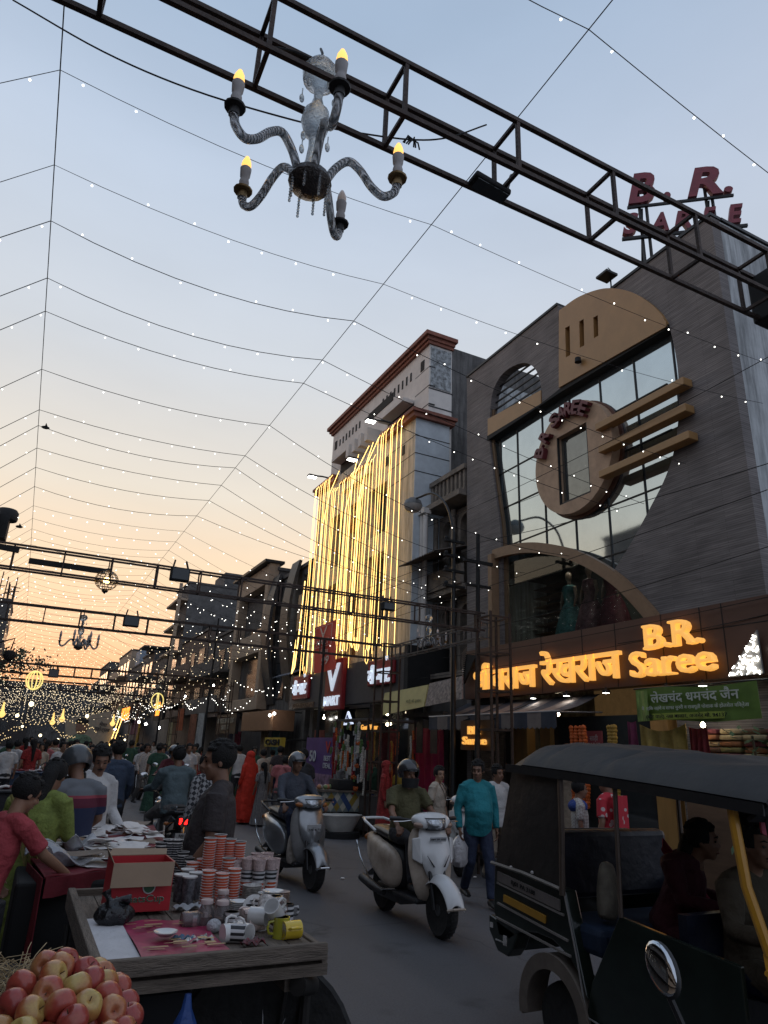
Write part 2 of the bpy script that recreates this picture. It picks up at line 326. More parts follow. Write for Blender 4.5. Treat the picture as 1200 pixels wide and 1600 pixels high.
# outline (one loop): up the left edge, over the parapet, down to the dome, back over, right edge
z0=2.6
def yz(u,v,x=9): p=PX(u,v,x); return (-p.y,p.z)
zt=PX(800,534,9).z; zr=10.72
outer=[(-BY1,0),(-BY1,11.37)]+[(-9.93,11.37)]+[( -9.93,yz(877,607)[1])]
hl=[yz(*p) for p in sp2(left_edge)]; sa=[yz(*p) for p in sp2(small_arch)]
re_=[yz(*p) for p in sp2(right_edge)]; dm=[yz(*p) for p in dome]; ar=[yz(*p) for p in sp2(arch)]
zgl=yz(846,612)[1]
# left piece: wall left of and above the small arch
zb=yz(846,629)[1]
leftpiece=[(-BY1,.0),(-BY1,11.37),(-9.93,11.37),(-9.93,yz(872,610)[1]),(sa[-1][0],zb)]+sa[::-1]+hl[1:]+[(yz(784,866)[0],0)]
rightpiece=[yz(955,452),(-8.35,zr),(-BY0,zr),(-BY0,0),(-8.0,0),(ar[-1][0],3.6)]+ar[::-1][0:0]+[ar[-1]]
# arch upper right goes up to where glass edge meets the arch
meet=[p for p in ar if p[0]>re_[-1][0]]
rightpiece=[(dm[-1][0],dm[-1][1])]+re_[1:]+sorted(meet,key=lambda p:p[0])+[(ar[-1][0],0),(-BY0,0),(-BY0,zr),(yz(955,452)[0],zr)]+[p for p in dm if p[0]>yz(958,452)[0]][:-1]
w=MB(); slab(w,[leftpiece],9.0,.22,False); slab(w,[rightpiece],9.0,.22,False)
w.build('stone_cladding',M_slate,B,smooth=False,world=True)
w=MB(); w.b2((9.22,BY0,0),(19,BY0+.25,zr-.02)); w.b2((9.3,BY1-.25,0),(19,BY1,11.3)); w.b2((18.8,BY0+.25,0),(19,BY1-.25,10)); w.b2((10.2,BY0+.25,10.3),(19,BY1-.25,10.5)); w.b2((9.22,BY0+.25,3.55),(18.8,BY1-.25,3.75)); w.b2((12.6,BY0+.25,0),(12.8,BY1-.25,10.3))
w.b2((9.22,BY0-.004,0),(9.5,BY0+.25,.1)); w.build('side_wall',M_plaster,B,smooth=False,world=True)
w=MB(); w.b2((8.97,9.93,11.37),(9.3,BY1+.02,11.43)); w.b2((8.97,BY0-.02,zr),(9.3,8.35,zr+.06)); w.b2((9.25,BY0-.03,zr),(18,BY0+.2,zr+.06)); w.build('coping',M_frame,B,smooth=False,world=True)
# ochre dome panel and small ochre band
w=MB(); pn=[dm[0]]+dm[1:]+[yz(1045,512),yz(877,607)]
slot=lambda u,v0,v1:[yz(u,v0),yz(u+7,v0-4),yz(u+8,v1-4),yz(u+1,v1)]
slab(w,[pn,slot(887,514,560),slot(909,504,545),slot(931,498,530)],8.93,.3,False)
w.build('ochre_panel',M_ochre,B,smooth=False,world=True)
w=MB(); slab(w,[[yz(763,655),yz(846,610),yz(846,632),yz(763,682)]],8.98,.3,False); w.build('ochre_band',M_ochre,B,smooth=False,world=True)
w=MB(); slab(w,[[yz(763,682),yz(846,632),yz(877,608),yz(1045,507),yz(1045,514),yz(877,614),yz(763,689)]],8.96,.5,False); w.build('shadow_gap_trim',M_black,B,smooth=False,world=True)
w=MB(); w.b2((9.6,8.2,8),(9.7,9.9,11)); w.build('slot_backing',M_black,B,smooth=False,world=True)
# terrace rods
for k in range(5):
    a=yz(765+k*1,(605+k*14)); w=MB(); z=yz(800,582+k*11)[1]; w.bar((9.15,-sa[0][0],z),(9.15,-sa[-1][0],z),.035); w.build('railing_rod',M_frame,B,world=True)
# mirror glass
w=MB(); gl=hl[::1]+ar[:]; gpoly=[yz(764,680)]+[p for p in hl if p[1]<yz(764,682)[1]]+[p for p in ar if p[0]<re_[-1][0]+.1]+[(re_[-1][0]+.05,re_[-1][1])]+re_[::-1]+[yz(1045,508),yz(877,610),yz(846,634)]
slab(w,[gpoly],9.16,.03,False); w.build('mirror_glass',M_glassR,B,smooth=False,world=True)
w=MB()
for y in [p for p in (7.2,8.1,9.0,9.9,10.8,11.7,12.35)]:
    zs=[q for q in (3.8,10.5)]; zc0=min([p[1] for p in ar],key=lambda z:0) if 0 else None
    za=min(ar,key=lambda p:abs(-p[0]-y))[1] if y>7.2 else 6.5
    top=yz(764,682)[1]; 
    # top of glass: the sloped line in the photo is a level line at z~8.6
    w.b2((9.138,y-.012,za),(9.162,y+.012,9.02))
for z in (5.35,6.3,7.25,8.15): w.b2((9.139,7.4 if z>6 else 8.2,z-.011),(9.161,12.75,z+.011))
w.build('glazing_joints',M_frame,B,smooth=False,world=True)
w=MB(); rv=spline([Vector((9.1,-a,b)) for a,b in hl[::3]],1)
for (a,b),(c,d) in zip(hl[:-1],hl[1:]): w.bar((9.08,-a,b),(9.08,-c,d),.17,.05,up=(1,0,0))
w.bar((9.08,-hl[-1][0],hl[-1][1]),(9.08,-hl[-1][0],3.3),.2,.06,up=(1,0,0))
w.build('window_reveal',mat('bronze_reveal',(.16,.10,.055),.5,metal=.3),B,smooth=False,world=True)
# oval with a window
ov=[]; 
OC=yz(897,714,8.9)
def el(cy,cz,ry,rz,n=48,tilt=0): return [(cy+math.cos(t)*ry*math.cos(tilt)-math.sin(t)*rz*math.sin(tilt),cz+math.cos(t)*ry*math.sin(tilt)+math.sin(t)*rz*math.cos(tilt)) for t in [2*PI*i/n for i in range(n)]]
oy0,oy1=-PX(836,720,8.9).y,-PX(958,700,8.9).y; oz0,oz1=PX(893,802,8.9).z,PX(905,622,8.9).z
oc=((oy0+oy1)/2,(oz0+oz1)/2); 
wy0,wy1=-PX(870,700,8.9).y,-PX(918,690,8.9).y; wz0,wz1=PX(895,781,8.9).z,PX(893,672,8.9).z
w=MB(); slab(w,[el(oc[0],oc[1],(oy1-oy0)/2,(oz1-oz0)/2),[(wy0,wz0),(wy1,wz0),(wy1,wz1),(wy0,wz1)]],8.9,.22,False); w.build('tan_oval',M_tan,B,world=True)
w=MB(); slab(w,[el(oc[0]+.02,oc[1]-.02,(oy1-oy0)/2+.05,(oz1-oz0)/2+.05)],9.1,.05,False); w.build('oval_rim',mat('rust_trim',(.12,.05,.03),.6),B,world=True)
w=MB(); slab(w,[[(wy0,wz0),(wy1,wz0),(wy1,wz1),(wy0,wz1)]],9.03,.03,False); fr=w.build('window_pane',mat('smoked_glass',(.20,.21,.20),.06,metal=.75,var=.1),B,smooth=False,world=True)
w=MB(); w.b2((8.91,-wy0-.02,wz0),(8.96,-wy0+.05,wz1)); w.b2((8.91,-wy1-.03,wz0),(8.96,-wy1+.03,wz1)); w.b2((8.93,-wy1,wz0+.0),(8.97,-wy0,wz0+.05)); w.build('window_frame',M_frame,B,smooth=False,world=True)
for (a,b) in (((932,667),(1070,593)),((937,703),(1073,633)),((938,745),(1078,672))):
    p=PX(*a,8.8); q=PX(*b,8.8); z=(p.z+q.z)/2; w=MB(); w.b2((8.76,q.y,z-.09),(8.98,p.y,z+.05)); w.build('ochre_fin',M_ochre,B,smooth=False,world=True,bevel=.01)
# arc lettering on the oval
w=MB(); txt='B.R.SAREE'; ry,rz=(oy1-oy0)/2*.80,(oz1-oz0)/2*.86
for ch,a in zip('B.RSAREE',(158,149,137,112,97,83,69,55)):
    t=rad(a); p=(oc[0]+math.cos(t)*ry,oc[1]+math.sin(t)*rz); d=Vector((0,-math.sin(t),math.cos(t)))  # outward
    if ch=='.': w.ball((8.84,-p[0],p[1]),.04,8,6); continue
    yv=Vector((0,-math.cos(t)/1,math.sin(t))); yv.normalize(); xv=yv.cross(Vector((-1,0,0)))
    text_on(w,ch,(8.83,-p[0],p[1]),xv,yv,.30,.24,.12,.03)
w.build('oval_lettering',mat('maroon_letter',(.12,.018,.025),.5,var=.2),B,smooth=False,world=True)
# arch frame + show window + interior
w=MB()
for i in range(len(ar)-1): w.bar((8.93,-ar[i][0],ar[i][1]),(8.93,-ar[i+1][0],ar[i+1][1]),.22,.12,up=(1,0,0))
w.b2((8.8,-ar[0][0]-.07,3.6),(9.08,-ar[0][0]+.07,ar[0][1]))
w.build('arch_band',mat('arch_brown',(.26,.16,.09),.5,var=.1),B,smooth=False,world=True)
w=MB(); sw=[(ar[0][0],3.6)]+ar+[(ar[-1][0],3.6)]; slab(w,[sw],9.12,.012,False)
m_cg=bpy.data.materials.new('clear_shop_glass'); m_cg.use_nodes=True; t_=m_cg.node_tree; b_=t_.nodes['Principled BSDF']
b_.inputs['Base Color'].default_value=(.55,.62,.6,1); b_.inputs['Roughness'].default_value=.02; b_.inputs['Transmission Weight'].default_value=1; b_.inputs['IOR'].default_value=1.35
w.build('show_window',m_cg,B,smooth=False,world=True)
w=MB(); w.b2((11.2,7.2,3.75),(11.3,13.3,6.6)); w.b2((9.3,7.2,5.9),(11.2,13.3,5.95)); w.build('display_room',mat('display_wall',(.10,.10,.095),.7),B,smooth=False,world=True)
w=MB()
for k in range(10): w.b2((10.7,7.5,3.9+k*.2),(11.19,9.3,3.91+k*.2)); 
for k in range(9): w.b2((10.7,12.2,3.9+k*.22),(11.19,13.2,3.91+k*.22))
w.build('shelving',mat('shelf_wood',(.16,.09,.05),.6),B,smooth=False,world=True)
w=MB(); cols=[(.28,.10,.08),(.30,.24,.14),(.08,.10,.16),(.22,.14,.10),(.14,.04,.05)]
for k in range(9):
    for j in range(4):
        w.mi=R_.randrange(5); y=7.55+j*.44; w.b2((10.72,y,3.91+k*.2),(11.15,y+.4,3.91+k*.2+R_.uniform(.08,.16)))
w.build('folded_saree_stock',[mat('cloth_stock_%s'%'abcde'[i],c,.8) for i,c in enumerate(cols)],B,smooth=False,world=True)
w=MB(); w.b2((9.7,8.2,5.87),(9.95,8.6,5.9)); w.b2((9.7,10.6,5.87),(9.9,10.9,5.9)); w.build('ceiling_light',mat('dim_shop_light',(.9,.9,.9),.4,var=0,emit=(1,.95,.85),es=16),B,smooth=False,world=True)
# mannequins
def mannequin(lbl,y,x,dress,sc=1.0):
    t=thing('mannequin',lbl,'mannequin',(x,y,3.76),PI,'mannequins in the show window')
    w=MB(); w.lathe([(.42,0),(.40,.1),(.33,.5),(.24,.85),(.125,1.08),(.14,1.2),(.17,1.33),(.15,1.42),(.05,1.46)],20)
    for i,v in enumerate(w.v):
        a=math.atan2(v[1],v[0]); k=1+.10*math.sin(a*9+v[2]*2)*max(0,1-v[2]); w.v[i]=(v[0]*k*.85,v[1]*k,v[2])
    w.build('dress',dress,t)
    w=MB(); w.tube([(0,0,1.44),(0,0,1.54)],.045); w.ball((0.01,0,1.63),(.08,.07,.105))
    for s in(-1,1): w.tube([(0,s*.15,1.40),(.02,s*.22,1.18),(.08,s*.2,.95)],[.045,.035,.025])
    w.build('figure',mat('mannequin_skin',(.35,.24,.18),.5),t,remesh=.02,sm=2); return t
mannequin('mannequin in a teal embroidered gown behind the shop glass',10.85,9.75,mat('teal_gown',(.10,.25,.24),.6,var=.35,nscale=14))
mannequin('mannequin in a dusty pink lehenga between the teal and maroon ones',10.2,9.7,mat('pink_lehenga',(.22,.10,.11),.6,var=.35,nscale=14))
mannequin('mannequin in a wide maroon lehenga nearest the shelves',9.65,9.75,mat('maroon_lehenga',(.13,.022,.035),.6,var=.3,nscale=14))
# ---------------------------------------------------------------- fascia sign
SX=8.72; sy0,sy1=5.78,13.25; sz0,sz1=2.92,3.98
w=MB(); w.b2((SX,sy0,sz0),(8.99,sy1,sz1)); T=thing('shop_fascia_sign','brown fascia with glowing yellow Hindi and English saree shop lettering','sign',(8.85,9.5,2.92))
w.build('panel',M_brownpanel,T,smooth=False,world=True)
w=MB()
for u in (847,912,965,1040,1103,1139): 
    y=PX(u,1050,SX).y; w.b2((SX-.004,y-.007,sz0),(SX,y+.007,sz1))
w.b2((SX-.0035,sy0,3.62),(SX,PX(965,1000,SX).y,3.633)); w.build('panel_joint',M_black,T,smooth=False,world=True)
w=MB(); w.b2((SX-.03,sy0-.06,sz0-.05),(9.0,sy0,sz1+.06)); w.build('end_cap',mat('dark_maroon_cap',(.035,.015,.012),.5),T,smooth=False,world=True)
def lettering(txt,bl,br,tr,x,dep,off,serif=None,rm=.011):
    a=PX(*bl,x); b=PX(*br,x); c=PX(*tr,x); zb=(a.z+b.z)/2; h=c.z-b.z; w=MB()
    me=text_mesh(txt,1,off); xs=[v.co.x for v in me.vertices]; ys=[v.co.y for v in me.vertices]
    W=a.y-b.y; sx=W/(max(xs)-min(xs)); sy=h/(max(ys)-min(ys))
    M=frame4((x,a.y,zb),FX,UZ)@Matrix.Diagonal((sx,sy,dep,1))@Matrix.Translation((-min(xs),-min(ys),0))
    w.add(me,M); bpy.data.meshes.remove(me)
    if serif:
        for (u0,v0,u1,v1) in serif:
            w.b2((x-dep/2,a.y-W*u0,zb+h*v0),(x+dep/2,a.y-W*u1,zb+h*v1))
    return w
def put(w,m,T,rm): return w.build('lettering',m,T,smooth=True,world=True,remesh=rm,ang=30)
def putl(w): return w.build('lettering',M_letter,T,smooth=False,world=True)
putl(lettering('भींवराज',(742,1082),(838,1074),(838,1024),8.64,.09,.012))
putl(lettering('रेखराज',(847,1071),(972,1061),(972,999),8.64,.09,.012))
put(lettering('B.R.',(1011,1016),(1099,1004),(1099,962),8.62,.13,.012,serif=[(-.03,0,.12,.10),(-.03,.90,.12,1),(.46,0,.60,.10),(.46,.90,.56,1),(.76,0,.86,.10)]),M_letter,T,.0125)
put(lettering('Saree',(988,1061),(1120,1046),(1120,1000),8.62,.13,.014,serif=[(.42,0,.55,.08),(.42,.5,.5,.58),(.36,0,.40,.08)]),M_letter,T,.0125)
# spotlights under the fascia
for i,(u,v) in enumerate(((833,1093),(885,1088),(947,1084),(1042,1077),(1098,1071))):
    p=PX(u,v,8.68); t=thing('spotlight',['spotlight under the sign nearest the lattice post','second spotlight from the lattice post under the sign','spotlight under the middle of the brown sign','round light under the letters of the sign above the green banner','lit round light at the right end under the brown sign'][i],'light',(p.x,p.y,2.92),0,'lights under the brown sign')
    w=MB(); w.lathe([(.02,0),(.02,-.03),(.07,-.04),(.075,-.09)],12); w.build('housing',M_frame,t)
    w=MB(); w.lathe([(.068,-.088),(.03,-.094)],12); w.lathe([(.03,-.094),(.001,-.095)],12); w.build('lens',M_lampw,t)
# roof sign: a plane turned towards the crossing
RS=thing('rooftop_sign','dark red rooftop letters on a steel frame above the stone parapet','sign',(10.0,7.4,zr))
M_rl=mat('maroon_roof_letter',(.20,.03,.045),.5,var=.2)
RA=Vector((9.24,8.02,0)); RD=Vector((1.68,-1.36,0)).normalized(); RN=Vector((-RD.y,RD.x,0))
def PR(u,v):
    d=ray(u,v); t=(RA-CAM).dot(RN)/d.dot(RN); return CAM+d*t
def rsign(txt,bl,br,tr,shear=.25):
    w=MB(); a=PR(*bl); b=PR(*br); c=PR(*tr); me=text_mesh(txt,.12,.03,shear=shear); xs=[v.co.x for v in me.vertices]; ys=[v.co.y for v in me.vertices]
    W=(a-b).dot(RD)*-1; zb=(a.z+b.z)/2; h=c.z-zb
    w.add(me,frame4((a.x,a.y,zb),RD,UZ)@Matrix.Diagonal((W/(max(xs)-min(xs)),h/(max(ys)-min(ys)),1,1))@Matrix.Translation((-min(xs),-min(ys),0))); bpy.data.meshes.remove(me)
    w.build('letter',M_rl,RS,smooth=False,world=True)
rsign('B',(981,322),(1026,316),(1026,270)); rsign('.',(1037,315),(1048,312),(1048,302),0)
rsign('R',(1074,311),(1130,304),(1130,260)); rsign('.',(1131,304),(1145,302),(1145,293),0)
rsign('S',(973,370),(1000,366),(1000,334)); rsign('A',(1015,366),(1045,361),(1045,333)); rsign('R',(1053,362),(1082,358),(1082,330)); rsign('E',(1098,358),(1122,354),(1122,325)); rsign('E',(1137,352),(1164,349),(1164,320))
w=MB(); p=PR(980,325);q=PR(1146,305); w.bar((p.x,p.y,p.z),(q.x,q.y,p.z),.05); p2=PR(972,374);q2=PR(1168,353); w.bar((p2.x,p2.y,p2.z),(q2.x,q2.y,p2.z),.06)
for u in (1001,1012,1108,1118):
    k=PR(u,340); w.bar((k.x+.03,k.y+.03,zr),(k.x+.03,k.y+.03,p.z+.55),.045)
for u in (1005,1112):
    k=PR(u,340); w.bar((k.x+.05,k.y+.05,p.z),(k.x+.75,k.y+.9,zr),.04)
w.build('frame',M_frame,RS,smooth=False,world=True)
w=MB(); t=thing('floodlight','small black floodlight on the parapet of the stone building','light',(9.2,8.35,zr)); w.b2((8.75,8.2,11.0),(9.05,8.5,11.05)); w.build('lamp_head',M_frame,t,smooth=False,world=True); w=MB(); w.tube([(9.0,8.35,zr+.05),(9.0,8.35,11.0)],.015); w.tube([(8.9,8.35,11.05),(8.9,8.3,11.2),(9,8.25,11.05)],.012,6); w.build('bracket',M_frame,t,world=True)
# cctv-ish downlight on the ochre panel
t=thing('wall_light','small black lamp fixed below the slots of the ochre panel','light',tuple(PX(903,562,8.85))); w=MB(); w.lathe([(.001,.05),(.06,.04),(.07,-.06),(.001,-.07)],12); w.build('lamp_head',M_black,t)
# ================================================================ GROUND FLOOR OF THE SAREE SHOP
w=MB(); w.b2((8.9,11.95,.13),(9.0,12.95,2.9)); t=thing('shop_shutter','brown rolling shutter under the small lit saree sign','shutter',(8.95,12.45,.13)); 
w=MB()
for k in range(30): w.b2((8.86+(k%2)*.012,12.0,.15+k*.088),(8.96,13.1,.15+k*.088+.08))
w.build('slats',M_shutter,t,smooth=False,world=True); w=MB(); w.b2((8.83,11.93,.13),(8.97,12.0,2.9)); w.b2((8.83,13.1,.13),(8.97,13.17,2.9)); w.b2((8.83,12.0,2.8),(8.97,13.1,2.9)); w.build('guide_frame',M_frame,t,smooth=False,world=True)
# small lit sign
t=thing('small_shop_sign','small dark sign with two lit yellow lines hanging over the shutter','sign',(8.3,12.9,2.2))
a=PX(722,1170,7.8);b=PX(765,1167,7.8);c=PX(765,1128,7.8); w=MB(); w.b2((7.8,b.y-.05,a.z-.02),(7.88,a.y+.05,c.z+.04)); w.build('board',mat('brown_sign_board',(.09,.045,.02),.5),t,smooth=False,world=True)
w=MB(); m=(a.z+c.z)/2; text_on(w,'BR',(7.77,(a.y+b.y)/2,m+.10),FX,UZ,.15,.42,.04,.02); text_on(w,'Saree',(7.77,(a.y+b.y)/2,m-.09),FX,UZ,.15,.8,.04,.02); w.build('lettering',M_letter,t,smooth=False,world=True)
w=MB(); w.bar((7.84,b.y,c.z+.04),(8.8,b.y,c.z+.4),.03); w.bar((7.84,a.y,c.z+.04),(8.8,a.y,c.z+.4),.03); w.build('bracket',M_frame,t,world=True)
# interior back wall + honey pilasters + dark entrance glass (parts of the shop building)
for (y0,y1) in ((11.45,11.9),(10.75,11.05),(7.95,8.3)): w=MB(); w.b2((9.0,y0,.13),(9.2,y1,2.85)); w.build('honey_pilaster',M_goldwall,B,smooth=False,world=True)
w=MB(); w.b2((9.1,8.3,.13),(9.12,10.75,2.5)); w.build('entrance_glass',M_dglass,B,smooth=False,world=True)
w=MB(); w.b2((11.3,6.3,.13),(11.4,11.95,3.5)); w.build('back_wall',mat('glowing_interior_wall',(.30,.20,.10),.8,var=.25,emit=(1,.6,.25),es=.03),B,smooth=False,world=True)  # no lamp: a faint warm glow is put into the wall material
w=MB(); p=PX(930,1158,9.05); w.b2((9.04,9.15,2.0),(9.06,9.6,2.3)); t=thing('notice_board','small red and white notice behind the entrance glass','notice',tuple(p)); w=MB(); w.b2((9.02,p.y-.2,p.z-.2),(9.04,p.y+.2,p.z+.17)); w.build('board',mat('pink_notice',(.35,.08,.09),.6),t,smooth=False,world=True); w=MB(); text_on(w,'साड़ी\nSAREE',(9.017,p.y,p.z),FX,UZ,.22,.3,.004,0); w.build('lettering',mat('notice_white',(.5,.45,.45),.6),t,smooth=False,world=True)
# awning: striped cloth with scalloped valance on a pipe
M_aw1=mat('dark_blue_grey_awning_cloth',(.045,.05,.065),.85,var=.2); M_aw2=mat('taupe_awning_cloth',(.20,.165,.145),.85,var=.15)
t=thing('striped_awning','blue grey and taupe striped awning with a scalloped edge over the shop door','awning',(8.4,11.2,2.7))
ya,yb=9.35,13.55; w=MB(); ns=11
for k in range(ns):
    w.mi=k%2; y0=ya+(yb-ya)*k/ns; y1=ya+(yb-ya)*(k+1)/ns
    f=lambda u,v:(8.98-(1.0)*v,y0+(y1-y0)*u,2.86-.36*v-.05*math.sin(PI*v))
    w.sheet(f,2,6)
w.build('canopy_cloth',[M_aw1,M_aw2],t,world=True,solid=.006)
w=MB()
for k in range(ns):
    w.mi=k%2; y0=ya+(yb-ya)*k/ns; y1=ya+(yb-ya)*(k+1)/ns
    def f(u,v):
        y=y0+(y1-y0)*u; return (7.965+.01*math.sin(y*9),y,2.5-v*(.24+.035*abs(math.sin(u*PI*3))))
    w.sheet(f,12,2)
w.build('valance',[M_aw1,M_aw2],t,world=True,solid=.006)
w=MB(); w.tube([(7.98,ya-.1,2.51),(7.98,yb,2.51)],.022); 
for y in (ya,yb-.1,11.4): w.tube([(7.98,y,2.5),(9,y,2.55)],.015)
w.build('frame',mat('grey_pipe',(.25,.26,.28),.4,metal=.6),t,world=True)
# green banner and the cloth shop to the right
M_green=mat('green_banner_vinyl',(.10,.17,.028),.55,var=.3,nscale=2)
t=thing('green_banner','green vinyl banner with white and black Hindi lines over the cloth stall','banner',(8.2,7.0,2.3))
gy0,gy1=PX(995,1105,8.2).y,PX(1186,1100,8.2).y; gz0,gz1=2.32,2.78
w=MB(); w.sheet(lambda u,v:(8.2+.025*math.sin(u*14)*(1-v*.5),gy0+(gy1-gy0)*u,gz0+(gz1-gz0)*v+.02*math.sin(u*7)),30,6); w.build('cloth',M_green,t,world=True,solid=.004)
w=MB(); w.sheet(lambda u,v:(8.165+.02*math.sin(u*14),gy0+(gy1-gy0)*(.16+.62*u),gz0+.02+.09*v),20,1); w.build('yellow_strip',mat('lime_strip',(.28,.34,.05),.6),t,world=True,solid=.003)
w=MB(); w.sheet(lambda u,v:(8.165+.02*math.sin(u*6),gy0+(gy1-gy0)*(.02+.11*u),gz0+.01+(gz1-gz0-.03)*v),6,4); w.build('leaf_print',mat('leaf_print',(.20,.28,.07),.6,var=.6,nscale=6,stretch=(1,5,.6)),t,world=True,solid=.003)
gm=(gy0+gy1)/2; w=MB(); text_on(w,'लेखचंद धमचंद जैन',(8.15,gm-.05,gz0+.335),FX,UZ,.17,1.45,.004,.012)
text_on(w,'वैवाहिक लहंगे व साफा चुनरी व राजपूती पोशाक के होलसेल विक्रेता',(8.15,gm-.02,gz0+.18),FX,UZ,.075,1.75,.004,.004); w.build('white_lettering',mat('white_print',(.5,.52,.45),.6),t,smooth=False,world=True)
w=MB(); text_on(w,'(बीट वाले) नया बाजार, अजमेर मो. 94137',(8.14,gm+.1,gz0+.065),FX,UZ,.075,1.35,.004,.006); w.build('black_lettering',M_black,t,smooth=False,world=True)
w=MB(); w.tube([(8.22,gy0+.05,gz1+.02),(8.22,gy1-.3,gz1+.02)],.012); w.build('rope',M_frame,t,world=True)
# stacked cloth bundles
cl=[mat('bundle_cloth_%s'%n,c,.85,var=.3,nscale=9) for n,c in (('rust',(.22,.09,.04)),('cream',(.38,.30,.18)),('brown',(.14,.08,.05)),('olive',(.16,.15,.06)),('wine',(.13,.03,.04)))]
for k in range(9):
    for j in range(4):
        y=5.95+j*.36; 
        w=MB(); hgt=.075; z=1.55+k*.082; w.box((8.95+R_.uniform(-.04,.04),y+R_.uniform(-.02,.02),z),(.5,.34,.07),rz=R_.uniform(-.08,.08))
        col=['rust','cream','brown','olive','wine'][ci:=R_.randrange(5)]
        tag(w.build('cloth_bundle',cl[ci],bevel=.025,at=(8.95,y,z-.035)),'folded cloth bundle in the stacks under the green banner','cloth','folded cloth bundles stacked under the green banner')
tag(MB().b2((8.6,5.8,.13),(9.3,7.4,1.5)).build('display_table',mat('wood_counter',(.12,.07,.04),.7,var=.3,stretch=(1,.2,1)),at=(8.9,6.6,.13),bevel=.01),'wooden counter under the stacked cloth bundles','counter')
def drape(lbl,y0,y1,z0,z1,m,x=8.45,amp=.05,fr=22,sag=.1):
    w=MB(); w.sheet(lambda u,v:(x+amp*math.sin(u*fr)*(1.1-v),y0+(y1-y0)*u,z0+(z1-z0)*v-sag*math.sin(PI*u)*v+.04*math.sin(u*9)*(1-v)),36,8)
    return tag(w.build('hanging_cloth',m,solid=.006,at=(x,(y0+y1)/2,z0)),lbl,'cloth')
drape('olive gold cloth hanging in a swag below the green banner',8.0,7.15,1.85,2.3,mat('gold_swag',(.30,.21,.05),.7,var=.3,nscale=7))
drape('dark red cloth hanging beside the olive gold swag',7.1,6.8,1.75,2.25,mat('red_cloth',(.16,.012,.015),.8,var=.3,nscale=7),sag=.02)
drape('magenta and purple cloth bunch hanging left of the gold swag',8.25,8.08,1.9,2.35,mat('magenta_cloth',(.14,.02,.06),.8,var=.3,nscale=9),sag=.02,fr=9)
# grey tarpaulin edge on the far right + dark leafy plants
t=thing('potted_plant','dark leafy plant at the right edge beside the cloth stacks','plant',(8.3,6.0,.13),0)
w=MB(); w.lathe([(.12,0),(.16,.3),(.15,.3)],14); w.build('pot',mat('clay_pot',(.2,.08,.04),.8),t)
w=MB(); 
for i in range(160):
    a=R_.uniform(0,2*PI); r=R_.uniform(0,.4); z=R_.uniform(.4,2.1); q=Vector((math.cos(a)*r,math.sin(a)*r,z)); d=Vector((R_.gauss(0,1),R_.gauss(0,1),R_.gauss(0,.5))).normalized()*.09; e=d.cross(Vector((0,0,1)))*.4
    w.quad(q-d,q+e,q+d,q-e)
w.build('leaves',mat('leaf_green',(.04,.09,.03),.6,var=.4),t,smooth=False); w=MB(); w.tube([(0,0,.3),(.03,0,1.2),(0,.02,2)],.015); w.build('stem',mat('stem',(.08,.06,.03),.8),t)
# decorated triangle lights at the right end of the fascia and the small emblem at the left end
t=thing('light_emblem','triangular panel of short white light tubes at the right end of the brown sign','light',(8.6,6.3,3.0))
A=PX(1137,1058,8.64);Bq=PX(1192,1052,8.64);Cq=PX(1182,984,8.64); w=MB(); w.prism([A,Bq,Cq],(.03,0,0)); w.build('backing',mat('emblem_grey',(.22,.21,.2),.6),t,smooth=False,world=True)
w=MB()
for i in range(60):
    a,b=R_.random(),R_.random()
    if a+b>1: a,b=1-a,1-b
    p=A+(Bq-A)*(a*.92+.02)+(Cq-A)*(b*.94+.02); ang=R_.uniform(0,PI); d=Vector((0,math.cos(ang),math.sin(ang)))*.028; w.bar(p-Vector((.02,0,0))-d,p-Vector((.02,0,0))+d,.012)
w.build('light_tube',M_bulbw,t,smooth=False,world=True)
t=thing('wall_emblem','black and silver leafy emblem on the left end of the brown sign','emblem',(8.6,13.3,3.4))
A=PX(722,1022,8.6);Bq=PX(744,1024,8.6);Cq=PX(724,1068,8.6); w=MB(); w.prism([A,Bq,Cq],(.05,0,0)); w.build('backing',M_black,t,smooth=False,world=True)
w=MB()
for i in range(16):
    s=i/15; p=A+(Cq-A)*s*.9; w.tube([p+Vector((-.02,-.02,0)),p+Vector((-.03,-.10*(1-s),.04)),p+Vector((-.02,-.2*(1-s)-.02,.12*(1-s)))],.012,5)
w.build('silver_leaf',mat('silver_leaf',(.5,.42,.35),.35,metal=.7),t,world=True)

# ================================================================ DARK ARCADED BUILDING
AB=thing('arcade_building','old dark building with arched balconies and a stone balustrade beside the gold lit block','building',(9.3,14.5,0))
w=MB(); w.b2((9.7,13.64,0),(14,15.45,8.1)); w.build('wall',M_dark,AB,smooth=False,world=True)
M_oldst=mat('old_sandstone',(.20,.17,.14),.85,var=.35,nscale=4,bump=.4)
w=MB(); w.b2((8.8,13.66,8.0),(9.7,15.42,8.15)); w.b2((8.95,13.66,8.15),(9.15,15.42,8.22)); w.b2((8.95,13.66,8.75),(9.2,15.42,8.88))
for k in range(9): y=13.75+k*.2; w.b2((9.0,y-.045,8.22),(9.12,y+.045,8.75))
w.build('balustrade',M_oldst,AB,smooth=False,world=True)
w=MB(); w.b2((8.9,13.66,5.55),(9.7,15.42,5.7)); w.b2((8.85,13.66,5.7),(8.95,15.42,6.2)); w.build('balcony',M_oldst,AB,smooth=False,world=True); w=MB(); w.b2((8.9,13.66,3.5),(9.7,15.42,3.62)); w.build('floor_slab',M_oldst,AB,smooth=False,world=True)
